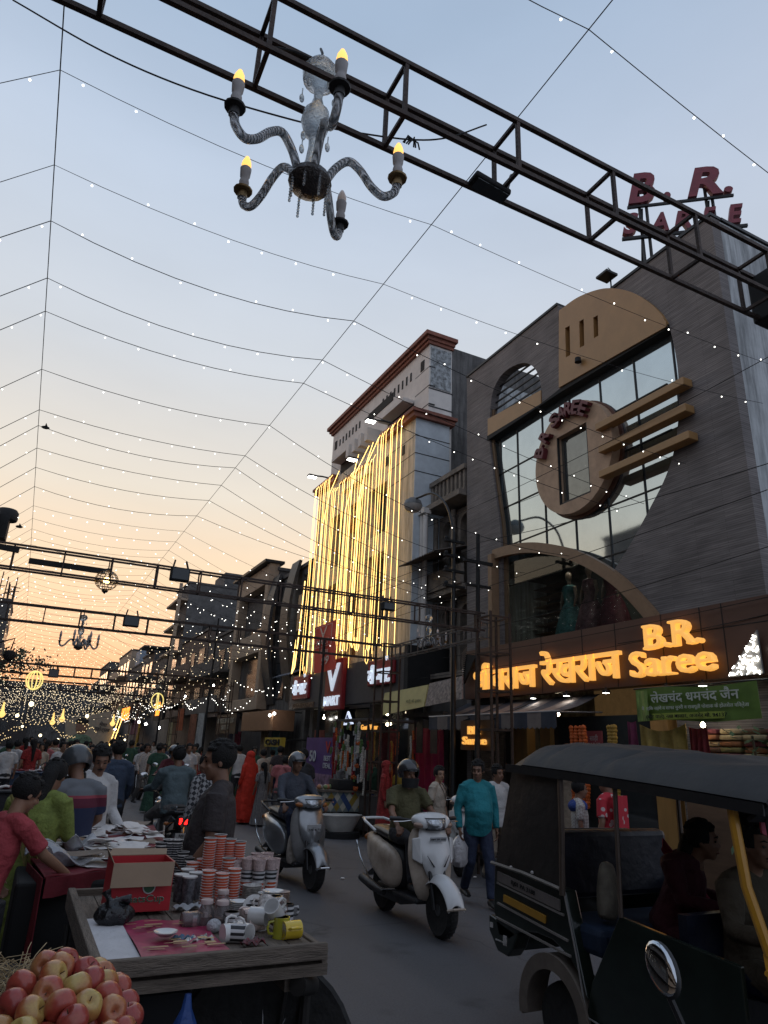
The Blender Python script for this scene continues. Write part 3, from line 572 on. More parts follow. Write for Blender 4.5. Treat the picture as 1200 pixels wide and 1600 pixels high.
for z0_,z1_b in ((5.75,7.9),(3.65,5.5)):
    for k in range(2):
        y=14.1+k*.9; lp=[(-y-.42,z0_),(-y+.42,z0_),(-y+.42,z1_b),(-y-.42,z1_b)]; hole_=[(-y-.27,z0_+.05),(-y+.27,z0_+.05)]+[(-y+.27*math.cos(a),z1_b-.5+.3*math.sin(a)) for a in [PI*i/10 for i in range(11)]]
        w=MB(); slab(w,[lp,hole_],9.3,.2,False); w.build('arch',M_oldst,AB,smooth=False,world=True)
        w=MB(); w.tube([(9.2,y+.45,z0_),(9.2,y+.45,z1_b)],.07,10); w.build('column',M_oldst,AB,world=True)
# corrugated chajja
w=MB(); w.sheet(lambda u,v:(9.3-1.15*v,13.7+1.9*u,6.75-.35*v+.018*math.sin(u*100)),60,2); w.build('canopy',mat('rusted_sheet',(.12,.10,.085),.6,metal=.3,var=.4),AB,world=True,solid=.01)
# paired white drain columns at the corner
for y in (15.25,15.42):
    w=MB(); w.tube([(8.75,y,3.9),(8.75,y,8.0)],.07,10); w.b2((8.63,y-.1,7.9),(8.87,y+.1,8.05)); tag(w.build('white_column',M_white,at=(8.75,y,3.9)),'%s white column at the corner of the gold lit building'%('nearer' if y<15.3 else 'farther'),'column')
# its shop awning: yellow board + patterned grey board
t=thing('yellow_sign_board','sloping yellow sign board over the curtained shop','sign',(8.1,14.8,2.6))
P1,P2,P3,P4=PX(595,1118,8.05),PX(662,1104,8.05),PX(669,1070,8.25),PX(601,1083,8.25); w=MB(); w.prism([P1,P2,P3,P4],(.03,0,.01)); w.build('board',mat('yellow_board',(.42,.36,.13),.6,var=.1),t,smooth=False,world=True)
w=MB(); text_on(w,'साड़ी की दुकान',tuple((P1+P2*2.2+P3*1.0)/4.2+Vector((-.02,0,.06))),FX,UZ,.10,.7,.004,.004); w.build('lettering',mat('faint_green_print',(.16,.17,.07),.6),t,smooth=False,world=True)
t=thing('patterned_sign_board','grey patterned sign board between the yellow board and the lattice post','sign',(8.1,13.4,2.8))
P1,P2,P3,P4=PX(664,1104,8.05),PX(722,1092,8.05),PX(722,1056,8.25),PX(671,1068,8.25); w=MB(); w.prism([P1,P2,P3,P4],(.03,0,.01)); w.build('board',mat('veined_grey_board',(.16,.13,.12),.6,var=.8,nscale=14),t,smooth=False,world=True)
w=MB(); w.b2((8.3,13.5,2.55),(9.2,15.4,2.65)); w.b2((9.0,13.6,2.6),(9.5,15.42,3.5)); w.build('sunshade',M_dark,AB,smooth=False,world=True)
drape('deep pink curtain hanging in the shop front under the yellow board',15.5,14.2,.5,2.35,mat('deep_pink_curtain',(.33,.015,.07),.75,var=.2),x=8.75,amp=.05,fr=26,sag=.03)
for i,(y,c) in enumerate(((14.55,(.03,.03,.035)),(13.9,(.05,.035,.03)))): 
    w=MB(); w.sheet(lambda u,v:(8.4,y+.3*u,1.75+.8*v),2,2); tag(w.build('hanging_banner',mat('dark_banner_%s'%'ab'[i],c,.7,var=.5,nscale=8),solid=.01,at=(8.4,y,1.75)),['dark hanging banner in front of the pink curtain','brown hanging banner beside the lattice post'][i],'banner')

# ================================================================ GOLD LIT BUILDING
V=thing('commercial_building','tall weathered white building with rust red cornices draped in gold light ropes','building',(9,19.5,0))
w=MB(); w.b2((9.0,15.65,0),(9.8,23.2,12.6)); w.b2((9.0,15.65,12.6),(9.8,23.2,13.75))
# corner pier panel lines are real ledges
w.build('wall',M_white,V,smooth=False,world=True)
w=MB(); w.b2((9.8,15.66,0),(16,23.1,13.72)); w.build('rear_wall',M_conc,V,smooth=False,world=True)
w=MB(); w.b2((8.86,15.53,13.68),(9.85,23.35,13.80)); w.b2((8.78,15.45,13.80),(9.9,23.42,13.93)); w.b2((8.92,15.58,13.58),(9.83,23.28,13.68)); w.build('upper_cornice',M_maroonstone,V,smooth=False,world=True)
w=MB()
for k in range(4):
    w.b2((8.995,15.62,10.9+k*.62+(.05 if k==3 else 0)),(9.2,16.5,10.93+k*.62)); w.b2((8.999,15.648,9.0+k*.0),(9,15.65,9.01))
w.b2((8.99,15.64,12.05),(9.84,15.66,12.09)); w.b2((8.99,15.64,11.45),(9.84,15.66,11.49)); w.build('panel_joint',M_frame,V,smooth=False,world=True)
w=MB(); w.b2((9.05,15.63,12.12),(9.76,15.66,13.5)); w.build('peeled_panel',M_peel,V,smooth=False,world=True)
def opening_(name,u0,v0,u1,v1,x,m,par=V,d=.06):
    a=PX(u0,v0,x); b=PX(u1,v1,x); w=MB(); w.b2((x-.012,a.y,min(a.z,b.z)),(x+.05,b.y,max(a.z,b.z))); return w.build(name,m,par,smooth=False,world=True)
# small square vents in a row under the cornice
for k in range(8): 
    y=16.75+k*.28; w=MB(); w.b2((8.985,y,12.85),(9.05,y+.09,13.15)); w.build('vent',M_black,V,smooth=False,world=True)
for k in range(7):
    y=20.6+k*.3; w=MB(); w.b2((8.985,y,12.85),(9.05,y+.1,13.12)); w.build('vent',M_black,V,smooth=False,world=True)
for y in (15.95,22.75): w=MB(); w.b2((8.985,y,12.85),(9.05,y+.22,13.2)); w.build('vent',M_black,V,smooth=False,world=True)
w=MB(); w.b2((8.98,18.0,12.75),(9.05,19.9,13.05)); w.build('slot_window',M_black,V,smooth=False,world=True)
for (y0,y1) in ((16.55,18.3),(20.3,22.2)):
    w=MB(); w.b2((8.985,y0,11.15),(9.05,y1,12.0)); w.build('balcony_shade_slab',M_black,V,smooth=False,world=True)  # flat black slab stands in for the shade inside the recess
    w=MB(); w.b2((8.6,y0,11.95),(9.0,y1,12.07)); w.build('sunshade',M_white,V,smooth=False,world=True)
for k in range(4): y=18.4+k*.5; w=MB(); w.b2((8.3,y,11.3),(9.0,y+.22,11.75)); w.build('beam_end',M_white,V,smooth=False,world=True)
# lower block, set forward
M_cream=tweak(mat('cream_cladding',(.56,.50,.40),.7,var=.1,nscale=2,bump=.15),streaks)
w=MB(); w.b2((8.5,15.5,3.6),(9.0,17.2,11.0)); w.b2((8.5,17.2,9.5),(9.0,21.6,11.0)); w.b2((8.5,21.6,3.6),(9.0,23.0,11.0))
w.b2((8.45,18.4,3.6),(9.0,18.75,10.2)); w.b2((8.45,20.0,3.6),(9.0,20.35,10.2)); w.b2((8.5,17.2,7.3),(8.9,18.4,7.9)); w.b2((8.5,20.35,7.0),(8.9,21.6,7.6)); w.b2((8.35,18.3,10.1),(9.0,20.45,10.4)); w.b2((8.5,17.2,3.6),(8.9,18.4,4.6)); w.b2((8.5,18.75,3.6),(8.9,20,4.4)); w.b2((8.5,20.35,3.6),(8.9,21.6,4.6))
w.build('front_block',M_cream,V,smooth=False,world=True)
w=MB(); w.b2((9.0,15.48,3.6),(9.63,15.655,10.9)); w.b2((8.5,15.48,3.6),(9.0,15.5,10.9)); w.build('side_cladding',mat('pale_blue_grey_cladding',(.52,.57,.60),.6,var=.12,nscale=3),V,smooth=False,world=True)
w=MB(); 
for z in (10.3,9.75,9.2): w.b2((8.49,15.475,z),(9.64,15.482,z+.025)); w.b2((8.494,15.48,z),(8.5,17.2,z+.02))
w.build('joint_line',M_frame,V,smooth=False,world=True)
w=MB(); w.b2((8.36,15.36,10.86),(9.75,17.6,11.0)); w.b2((8.3,15.3,11.0),(9.8,17.5,11.1)); w.b2((8.36,21.2,10.86),(9,23.15,11.0)); w.b2((8.3,21.25,11.0),(9,23.2,11.1)); w.b2((8.28,18.3,10.4),(9,20.45,10.5)); w.build('lower_cornice',M_maroonstone,V,smooth=False,world=True)
for (y0,y1,z0_,z1_b) in ((17.25,18.35,4.65,7.25),(17.25,18.35,7.95,9.45),(20.4,21.55,4.65,6.95),(20.4,21.55,7.65,9.45)):
    w=MB(); w.b2((8.86,y0,z0_),(8.96,y1,z1_b)); f=w.build('window_frame',mat('gold_brown_window',(.16,.10,.05),.4,metal=.3),V,smooth=False,world=True)
    w=MB(); w.b2((8.84,y0+.06,z0_+.06),(8.86,(y0+y1)/2-.03,z1_b-.06)); w.b2((8.84,(y0+y1)/2+.03,z0_+.06),(8.86,y1-.06,z1_b-.06)); w.build('pane',M_dglass,f,smooth=False,world=False) if 0 else w.build('pane',M_dglass,V,smooth=False,world=True)
lp=[(-20.0,4.4),(-18.75,4.4),(-18.75,8.6)]+[(-19.375+.625*math.cos(a),8.6+.6*math.sin(a)) for a in [PI*i/12 for i in range(1,12)]]+[(-20.0,8.6)]
w=MB(); slab(w,[lp],8.88,.05,False); w.build('arched_window',mat('amber_glass',(.17,.11,.05),.12,metal=.4),V,smooth=False,world=True)
w=MB(); 
for i in range(12):
    a0,a1=PI*i/12,PI*(i+1)/12; w.bar((8.72,19.375-.66*math.cos(a0),8.6+.64*math.sin(a0)),(8.72,19.375-.66*math.cos(a1),8.6+.64*math.sin(a1)),.12,.3,up=(1,0,0))
w.build('arch_moulding',M_ochre,V,smooth=False,world=True)
for (y,z) in ((16.1,9.95),(17.0,9.95),(17.2,10.0),(22.0,9.8),(22.4,9.8)): 
    w=MB(); w.b2((8.485,y,z),(8.5,y+.16,z+.3)); w.build('small_window',M_black,V,smooth=False,world=True)
# gold light ropes
random_=random.Random(3)
GL=[]
for i in range(32):
    f=i/31; y=15.9+f*6.9+random_.uniform(-.06,.06); y=min(y,22.9)
    top=10.98 if (y<17.5 or y>21.2) else (10.45 if 18.3<y<20.4 else 10.0+abs(y-19.4)*.25); bot=4.35+random_.uniform(-.25,.35)
    if 3<i<28 and random_.random()<.3: bot+=random_.uniform(.3,1.2)
    dy=random_.uniform(-.14,.16); x=8.22+random_.uniform(-.03,.05)
    pts=[(8.3,y,top+.06),(x,y,top-.1)]+[(x,y+dy*s+.012*math.sin(s*9+i),top-.1+(bot-top)*s) for s in [.15,.3,.45,.6,.75,.9,1]]
    if random_.random()<.35: e=pts[-1]; pts+=[(x,e[1]+.08,e[2]-.1),(x,e[1]+.18,e[2]-.02),(x,e[1]+.2,e[2]+.3)]
    w=MB(); w.tube(pts,.007 if i%3 else .010,5); tag(w.build('light_rope',M_gold,at=(x,y,top)),'gold light rope hanging down the front of the tall white building','light rope','gold light ropes down the tall white building')
for (ya_,yb_) in ((17.5,18.6),(18.2,19.6),(20.6,21.6),(17.9,18.4),(19.0,19.2)):
    w=MB(); w.tube([(8.3,ya_,11.0),(8.2,(ya_+yb_)/2,10.3),(8.2,yb_,9.2),(8.2,yb_+.1,6.5),(8.2,yb_+.1,4.6)],.011,5); tag(w.build('light_rope',M_gold,at=(8.2,yb_,9)),'gold light rope slanting across the front of the tall white building','light rope','slanting gold light ropes')
w=MB(); w.tube([(8.25,23.1,7.5),(8.2,23.15,5.5),(8.15,23.2,4.4),(8.1,23.3,4.2),(8.15,23.4,4.4),(8.2,23.4,5.4)],.02,5); tag(w.build('light_rope',M_gold,at=(8.2,23.1,5)),'looped gold light rope at the far edge of the tall building','light rope')
# warm wash the ropes throw on the facade comes from them only
# V sign fascia
M_fas=mat('charcoal_fascia',(.06,.058,.06),.55,var=.15); M_red=mat('red_sign',(.26,.012,.016),.45,var=.1); M_wl=mat('white_lit_letter',(.6,.65,.7),.4,var=0,emit=(.75,.85,1),es=.45)
t=thing('store_fascia','charcoal store fascia with red plates and pale lit letters under the gold ropes','sign',(8.4,19.5,2.9))
w=MB(); w.b2((8.3,15.3,3.0),(8.6,23.9,4.15)); w.build('panel',M_fas,t,smooth=False,world=True)
w=MB(); w.b2((8.6,15.1,3.0),(9.6,15.48,4.3)); w.b2((8.25,15.1,3.0),(8.6,15.3,4.3)); w.build('end_box',M_black,t,smooth=False,world=True)
for nm,(u0,v0,u1,v1),tx in (('V',(508,1106,538,1040),0),('H',(563,1078,608,1036),1),('H',(462,1096,490,1068),2)):
    a=PX(u0,v0,8.2); b=PX(u1,v1,8.2); c=PX(u1,v0,8.2)
    if tx==0:
        w=MB(); w.b2((8.14,b.y,2.85),(8.3,a.y,4.35)); w.build('red_plate',M_red,t,smooth=False,world=True,bevel=.03); m_=(a.y+b.y)/2
        w=MB(); text_on(w,'V',(8.12,m_,3.8),FX,UZ,.8,1.0,.05,.01); text_on(w,'MART',(8.12,m_,3.12),FX,UZ,.28,1.15,.05,.02); w.build('lettering',M_wl,t,smooth=False,world=True)
    else:
        yy=(16.55 if tx==1 else 22.6); w=MB(); w.b2((8.2,yy-.75,3.4 if tx==1 else 3.3),(8.3,yy+.75,4.08)); w.build('red_plate',M_red,t,smooth=False,world=True,bevel=.03)
        w=MB(); text_on(w,'वी-माट',(8.17,yy,3.7),FX,UZ,.5,1.3,.05,.03); w.tube([(8.17,yy-.42,4.0),(8.17,yy-.38,4.1),(8.17,yy-.48,4.1),(8.17,yy-.52,4.02)],.02,5); w.build('lettering',M_wl,t,smooth=False,world=True)
w=MB(); text_on(w,'FASHION FOR FAMILY',(8.28,22.4,3.1),FX,UZ,.16,2.0,.03,.0); w.build('small_lettering',mat('bronze_letter',(.2,.13,.08),.5),t,smooth=False,world=True)
# red hanging flag
t=thing('red_flag_sign','red hanging store banner with a white V and a price of 99','banner',(7.9,20,4))
A,Bq,Cq,D=PX(487,980,8.0),PX(522,977,8.0),PX(528,1043,8.0),PX(493,1052,8.0); z0f,z1f=4.0,5.5; y0f,y1f=21.1,19.3
w=MB(); w.sheet(lambda u,v:(8.0+.02*math.sin(u*5),y0f+(y1f-y0f)*u-.25*(1-v),z0f+(z1f-z0f)*v),6,4); w.build('cloth',mat('red_banner',(.42,.03,.02),.6,var=.12,emit=(1,.1,.05),es=.03),t,world=True,solid=.01)
w=MB(); ym=(y0f+y1f)/2; text_on(w,'V',(7.96,ym,5.22),FX,UZ,.34,.6,.005,.0); text_on(w,'MART',(7.96,ym,4.92),FX,UZ,.17,1.0,.005,.01); text_on(w,'केवल',(7.96,ym-.15,4.62),FX,UZ,.18,.7,.005,.0); text_on(w,'99',(7.96,ym-.3,4.33),FX,UZ,.26,.6,.005,.02,shear=.2)
for (p,q) in (((ym+.7,5.42),(ym-.7,5.42)),((ym-.7,5.42),(ym-.7,4.78)),((ym-.7,4.78),(ym+.7,4.78)),((ym+.7,4.78),(ym+.7,5.42))): w.bar((7.96,p[0],p[1]),(7.96,q[0],q[1]),.012)
w.build('lettering',mat('banner_print',(.6,.5,.42),.6),t,smooth=False,world=True)
# floodlights on arms in front of the building
for i,((hx,hv),(bx,bv),lb) in enumerate((((488,745),(519,748),'lit street floodlight on an arm at the far corner of the tall white building'),((550,718),(562,735),'lit floodlight under the dark balcony recess of the tall white building'),((579,658),(617,662),'lit floodlight on an arm below the beam ends of the tall white building'))):
    h=PX(hx,hv,7.9 if i!=1 else 8.1); b=PX(bx,bv,8.5); t=thing('floodlight',lb,'light',tuple(b)); w=MB(); w.tube([b,(b+h)/2+Vector((0,0,.05)),h+Vector((.05,0,.06))],.03,6); w.build('arm',M_frame,t,world=True)
    w=MB(); w.box(h+Vector((0,0,.03)),(.34,.22,.07)); w.build('housing',M_frame,t,smooth=False,world=True,bevel=.01); w=MB(); w.box(h-Vector((0,0,.015)),(.28,.18,.02)); w.build('lens',M_lampw,t,smooth=False,world=True)
# small signs under the fascia
t=thing('triangle_sign','small lit white and blue triangle sign hanging below the store fascia','sign',(8.0,17.5,2.5)); a=PX(536,1133,8.0); b=PX(550,1131,8.0); c=PX(543,1111,8.0)
w=MB(); w.prism([a,b,c],(.06,0,0)); w.build('panel',mat('white_lit_panel',(.7,.75,.9),.4,emit=(.7,.8,1),es=.7),t,smooth=False,world=True,bevel=.01); cc=(a+b+c)/3; w=MB(); w.prism([cc+(q-cc)*.62+Vector((-.012,0,0)) for q in(a,b,c)],(.01,0,0)); w.build('blue_mark',mat('blue_mark',(.02,.03,.2),.5),t,smooth=False,world=True)
w=MB(); w.prism([cc+(q-cc)*.25+Vector((-.02,0,0)) for q in(a,b,c)],(.006,0,0)); w.build('white_mark',MATS['white_lit_panel'],t,smooth=False,world=True)
t=thing('mens_wear_sign','small lit yellow lettering sign next to the white triangle','sign',(8.1,16.6,2.4)); a=PX(577,1136,8.1); w=MB(); w.b2((8.12,a.y-.75,a.z-.15),(8.18,a.y+.9,a.z+.15)); w.build('board',M_black,t,smooth=False,world=True); w=MB(); text_on(w,'Gents Wear',(8.1,a.y,a.z),FX,UZ,.13,1.0,.02,.01); w.build('lettering',M_letter,t,smooth=False,world=True)
# ground floor under the fascia: dark openings, columns
w=MB(); w.b2((9.02,15.66,0),(9.3,23.2,.14)); 
for y in (15.6,17.9,20.2,22.6): w.b2((8.75,y,.1),(9.0,y+.3,3.0))
w.build('pier',M_dark,V,smooth=False,world=True)
w=MB(); w.b2((8.98,15.7,.15),(9.0,23.1,2.95)); w.build('shop_glass',M_dglass,V,smooth=False,world=True)
# ================================================================ BUILDINGS FURTHER DOWN THE STREET
M_pane=mat('far_window_glass',(.05,.055,.06),.15,var=.3)
M_tarp=mat('blue_grey_tarpaulin',(.10,.12,.16),.8,var=.3)
def bld(lbl,y0,y1,h,m,side='R',x=9.0,deep=7,win=None,bal=False,name='building',frame=None):
    sg=1 if side=='R' else -1; X=x*sg if side=='R' else -x
    t=thing(name,lbl,'building',(X+sg*deep/2,(y0+y1)/2,0)); w=MB(); w.b2((X,y0,0),(X+sg*deep,y1,h)); w.build('wall',m,t,smooth=False,world=True)
    w=MB(); w.b2((X-sg*.08,y0-.06,h),(X+sg*deep,y1+.06,h+.14)); w.build('roof',M_dark,t,smooth=False,world=True)
    n,fl=win or (3,3)
    for f in range(fl):
        z=3.2+(h-3.6)*f/max(fl,1)+.35; hh=(h-3.6)/max(fl,1)*.6
        for k in range(n):
            y=y0+(y1-y0)*(k+.5)/n; ww=(y1-y0)/n*.56
            w=MB(); w.b2((X-sg*.03,y-ww/2,z),(X+sg*.02,y+ww/2,z+hh)); fr=w.build('window',M_frame,t,smooth=False,world=True)
            w=MB(); M=pm(t); 
            w.b2((X-sg*.036,y-ww/2+.05,z+.05),(X-sg*.031,y+ww/2-.05,z+hh-.05)); p=w.build('pane',M_pane,t,smooth=False,world=True); p.parent=fr
        if bal:
            w=MB(); w.b2((X-sg*.9,y0+.1,z-.32),(X,y1-.1,z-.2)); w.b2((X-sg*.9,y0+.1,z-.2),(X-sg*.84,y1-.1,z+.45)); w.build('balcony',m,t,smooth=False,world=True)
    return t
t=bld('dark grey building with two tall curved fins beside the gold lit one',24.05,28.35,8.6,M_conc,win=(2,2))
for k,(y,h) in enumerate(((27.6,8.8),(25.2,8.9))):
    w=MB(); w.sheet(lambda u,v:(8.98-.5*math.sin(v*PI*.9),y+.9*u+.15*v,3.4+(h-3.4)*v),3,14); w.build('curved_fin',mat('dark_metal_fin',(.05,.052,.055),.5,metal=.3,var=.3),t,world=True,solid=.12)
w=MB(); 
for k in range(14): w.b2((8.96,24.1,5.6+k*.2),(9.0,25.2,5.68+k*.2))
w.build('louvre',M_frame,t,smooth=False,world=True)
w=MB(); w.sheet(lambda u,v:(9-.7*v,24.2+1.9*u,4.55-.3*v),4,2); w.build('sunshade',M_tarp,t,world=True,solid=.03)
t=bld('beige framed building with wide dark openings and a slanting head',28.7,33.8,9.2,M_dark,win=(1,1))
w=MB(); w.b2((8.55,28.7,3.2),(9,29.15,9.5)); w.b2((8.55,33.3,3.2),(9,33.8,9.4)); w.b2((8.55,29.15,8.6),(9,33.3,9.45)); w.b2((8.55,29.15,5.6),(9,33.3,6.5)); w.b2((8.55,29.15,3.2),(9,33.3,3.7)); w.build('beige_frame',M_beige,t,smooth=False,world=True,bevel=.02)
w=MB(); w.b2((8.3,28.6,9.5),(9.2,34,9.62)); w.build('cornice',M_frame,t,smooth=False,world=True)
bld('low dark building with two storeys past the beige framed one',34.0,41,7.4,M_dark,win=(3,2),bal=True)
bld('brown plastered building with shallow balconies in the dark middle of the row',41.2,49.4,8.2,mat('brown_plaster',(.12,.085,.065),.85,var=.3,nscale=2),win=(3,2),bal=True)
t=bld('tall grey brick building with a blank side wall and pale balcony frames',49.7,54.2,12.7,mat('grey_block_wall',(.115,.11,.105),.9,var=.3,nscale=2.5,bump=.3),win=(1,1),deep=6)
for k in range(5): w=MB(); w.b2((8.3,49.6,4.0+k*1.85),(9.0,54.2,4.15+k*1.85)); w.build('balcony_slab',M_beige,t,smooth=False,world=True)
w=MB(); w.b2((8.3,49.6,4),(8.5,49.85,12.6)); w.build('corner_post',M_beige,t,smooth=False,world=True)
w=MB(); w.b2((10.3,49.67,8.6),(11.2,49.7,9.7)); w.build('side_window',M_black,t,smooth=False,world=True)
w=MB(); w.b2((11.5,49.8,12.7),(14.5,53,13.9)); w.build('stair_head',MATS['grey_block_wall'],t,smooth=False,world=True)
t2=thing('blue_hoarding','blue and white hoarding on the side of the tall grey brick building','sign',(12,49.5,8.2)); w=MB(); w.b2((11.2,49.5,8.1),(13.0,49.56,8.9)); w.build('board',mat('blue_board',(.03,.10,.28),.5,var=.2),t2,smooth=False,world=True); w=MB(); w.b2((13.02,49.5,8.0),(14,49.56,8.8)); w.build('white_board',mat('white_board',(.5,.52,.55),.6),t2,smooth=False,world=True)
w=MB(); text_on(w,'जनरल स्टोर',(12.1,49.47,8.5),(1,0,0),UZ,.4,1.4,.01,.01); w.build('lettering',MATS['white_board'],t2,smooth=False,world=True)
t2=thing('dark_hoarding','dark hoarding with pale lettering lower on the grey brick building','sign',(11,49.3,6)); w=MB(); w.b2((9.4,49.3,6.3),(11.0,49.38,7.2)); w.build('board',M_frame,t2,smooth=False,world=True); w=MB(); text_on(w,'NEW CITY\nSTORE',(10.2,49.28,6.75),(1,0,0),UZ,.6,1.2,.01,.01); w.build('lettering',mat('dim_letter',(.3,.3,.28),.6),t2,smooth=False,world=True)
far=[(54.6,61,8.0,'far low building with a grey tiled edge and small windows',M_dark,2,2),(61.3,68,9.0,'far building with a tilted tin roof showing against the sunset',M_conc,3,3),(68.3,77,8.6,'far dull building with a blue white panel near its top',M_dark,4,2),(77.4,88,10.8,'far pale topped building past the tin roof one',M_beige,4,3),(88.4,99,10.0,'far dark building in the last stretch of the row',M_conc,4,3),(99.5,112,11.5,'farthest dark building on the right of the row',M_dark,5,3)]
for (a,b,h,l,m,n,f) in far: t=bld(l,a,b,h,m,win=(n,f),bal=(f==3))
w=MB(); w.b2((8.0,61,9.3),(12,64,9.42)); w.b2((8.6,62,9.0),(12,63.8,9.3)); tag(w.build('rooftop_shelter',M_dark,smooth=False,at=(10,62.5,9.3)),'tin shelter jutting out on a far rooftop','shelter')
w=MB(); w.b2((9.2,72,8.7),(12,75,10.3)); tag(w.build('water_cistern',mat('pale_blue_panel',(.25,.30,.36),.7,var=.2),smooth=False,at=(10.5,73.5,8.7)),'pale blue rooftop cistern block on a far building','cistern')
# left side of the street (its tops peep in at the left edge; the mirror glass shows it)
lf=[(-14,-4,8,M_conc),(-3.7,3,7.5,M_beige),(3.3,9,11.0,M_dark),(9.3,16,13.2,M_conc),(16.3,24,12.0,M_dark),(24.3,34,11.0,M_dark),(34.3,48,9.5,M_conc)]
for i,(a,b,h,m) in enumerate(lf): bld('building on the left side of the street mirrored in the saree shop glass',a,b,h,m,side='L',x=5.6,deep=6,win=(3,3),bal=True).__setitem__('group','left side buildings mirrored in the glass')
t=bld('left side building whose rounded rooftop tank shows at the left edge',52,64,18.3,M_conc,side='L',x=4.7,deep=6,win=(4,4))
w=MB(); w.lathe([(.8,18.2),(.85,18.3),(.85,18.9),(.7,19.1),(.1,19.2)],20,c=(-4.2,61,0)); w.b2((-5.2,60,16.5),(-3.9,62,18.4)); w.build('water_tank',M_black,t,world=True)
t=bld('tall dark left side tower with antennas at the left edge',107,119,19.5,M_dark,side='L',x=4.4,deep=8,win=(4,6))
w=MB()
for k in range(9):
    x=-5+R_.uniform(-2,1); y=108+k; w.bar((x,y,19.5),(x+R_.uniform(-.2,.2),y,19.5+R_.uniform(2,4.5)),.14); w.bar((x-.6,y,20.8+R_.random()),(x+.6,y,21+R_.random()),.1)
w.build('antenna',M_black,t,smooth=False,world=True)
far2=[(-30,125,14,16),(-16,130,12,13),(-4,140,10,13),(6,128,9,12),(16,150,14,15),(-45,150,16,18),(-8,165,8,15),(2,170,9,16)]
for i,(x,y,wd,h) in enumerate(far2):
    t=thing('building','distant dark building closing the end of the street','building',(x,y,0),0,'distant buildings at the end of the street'); w=MB(); w.b2((-wd/2,0,0),(wd/2,8,h*.72)); w.b2((-wd/4,1,h*.72),(wd/3,5,h*.72+1.6)); w.build('wall',(M_conc,M_dark,M_beige)[i%3] if i%3<2 else mat('dim_far_wall',(.09,.08,.075),.9),t,smooth=False)
    for f in range(3):
        for k in range(4): w=MB(); w.b2((-wd/2+wd*(k+.3)/4,-.05,2.5+f*2.8),(-wd/2+wd*(k+.7)/4,0,4+f*2.8)); w.build('window',M_pane,t,smooth=False)
# far tree
t=thing('tree','dark leafy tree on the skyline at the far left of the street','tree',(-7,118,0)); w=MB(); w.tube([(0,0,0),(.3,0,5),(0,.2,9)],[.5,.4,.2]); w.tube([(.2,0,6),(2,.5,10)],[.25,.1]); w.tube([(.2,0,6),(-2.5,0,11)],[.25,.1]); w.build('trunk',M_black,t)
w=MB(); rr=random.Random(5)
for c in range(26):
    cx,cy,cz=rr.gauss(1,3.2),rr.gauss(0,2),rr.uniform(9,14.2)
    for i in range(90):
        d=Vector((rr.gauss(0,1),rr.gauss(0,1),rr.gauss(0,.8)))*.75; q=Vector((cx,cy,cz))+d; a=Vector((rr.gauss(0,1),rr.gauss(0,1),rr.gauss(0,1))).normalized()*.3; b=a.orthogonal().normalized()*.18; w.quad(q-a,q+b,q+a,q-b)
w.build('crown',mat('leaf_dark',(.045,.06,.03),.8,var=.4,nscale=1),t,smooth=False)
# shop fronts: lit signs, boards, awnings, cloths, each its own thing
def sign_(lbl,y0,y1,z0_,z1_b,m,txt=None,tm=None,x=8.5,th=.14,name='shop_sign',cat='sign'):
    t=thing(name,lbl,cat,(x,(y0+y1)/2,z0_)); w=MB(); w.b2((x,y0,z0_),(x+th,y1,z1_b)); w.build('board',m,t,smooth=False,world=True)
    if txt: w=MB(); text_on(w,txt,(x-.02,(y0+y1)/2,(z0_+z1_b)/2),FX,UZ,(z1_b-z0_)*.6,(y1-y0)*.8,.04,.02); w.build('lettering',tm,t,smooth=False,world=True)
    w=MB(); w.bar((x+th,y0+.1,z1_b-.05),(9,y0+.1,z1_b-.05),.04); w.bar((x+th,y1-.1,z1_b-.05),(9,y1-.1,z1_b-.05),.04); w.build('bracket',M_frame,t,smooth=False,world=True)
M_or=mat('orange_lit_letter',(.9,.4,.1),.4,var=0,emit=(1,.28,.03),es=1.6); M_dimw=mat('dim_cream_letter',(.32,.29,.22),.6)
sign_('tan box sign with a small light under it beyond the store fascia',24.3,28.3,2.3,3.0,mat('tan_box',(.25,.13,.07),.5),x=7.9,th=.8)
sign_('dark board with dim lettering hanging past the tan box sign',29.2,32.5,2.2,3.0,M_frame,'SHREE SAREES\nSUITS',M_dimw,x=7.9)
sign_('grey brown boarding above the hanging clothes',34.2,39.5,3.0,3.9,mat('greybrown_board',(.16,.12,.10),.7,var=.2),x=8.2)
sign_('brown slatted board above the orange lit sign',42,46,3.6,4.6,mat('brown_slats',(.14,.09,.06),.7,var=.3),x=8.1)
sign_('orange lit sign on a dark board with a small white line',47,50.5,3.1,4.5,M_black,'SHRI RAM\nSHOP',M_or,x=7.9)
sign_('bright orange lit shop sign beside a green panel',60,66,3.0,4.7,M_black,'LIGHTS',M_or,x=7.6)
sign_('dull green panel beside the bright orange sign',66.3,69,3.2,4.6,mat('green_panel',(.09,.15,.04),.6),x=7.6)
sign_('pale blue shutter and board farther along the row',74,80,1.2,3.4,mat('blue_shutter',(.10,.22,.27),.6),x=8.0)
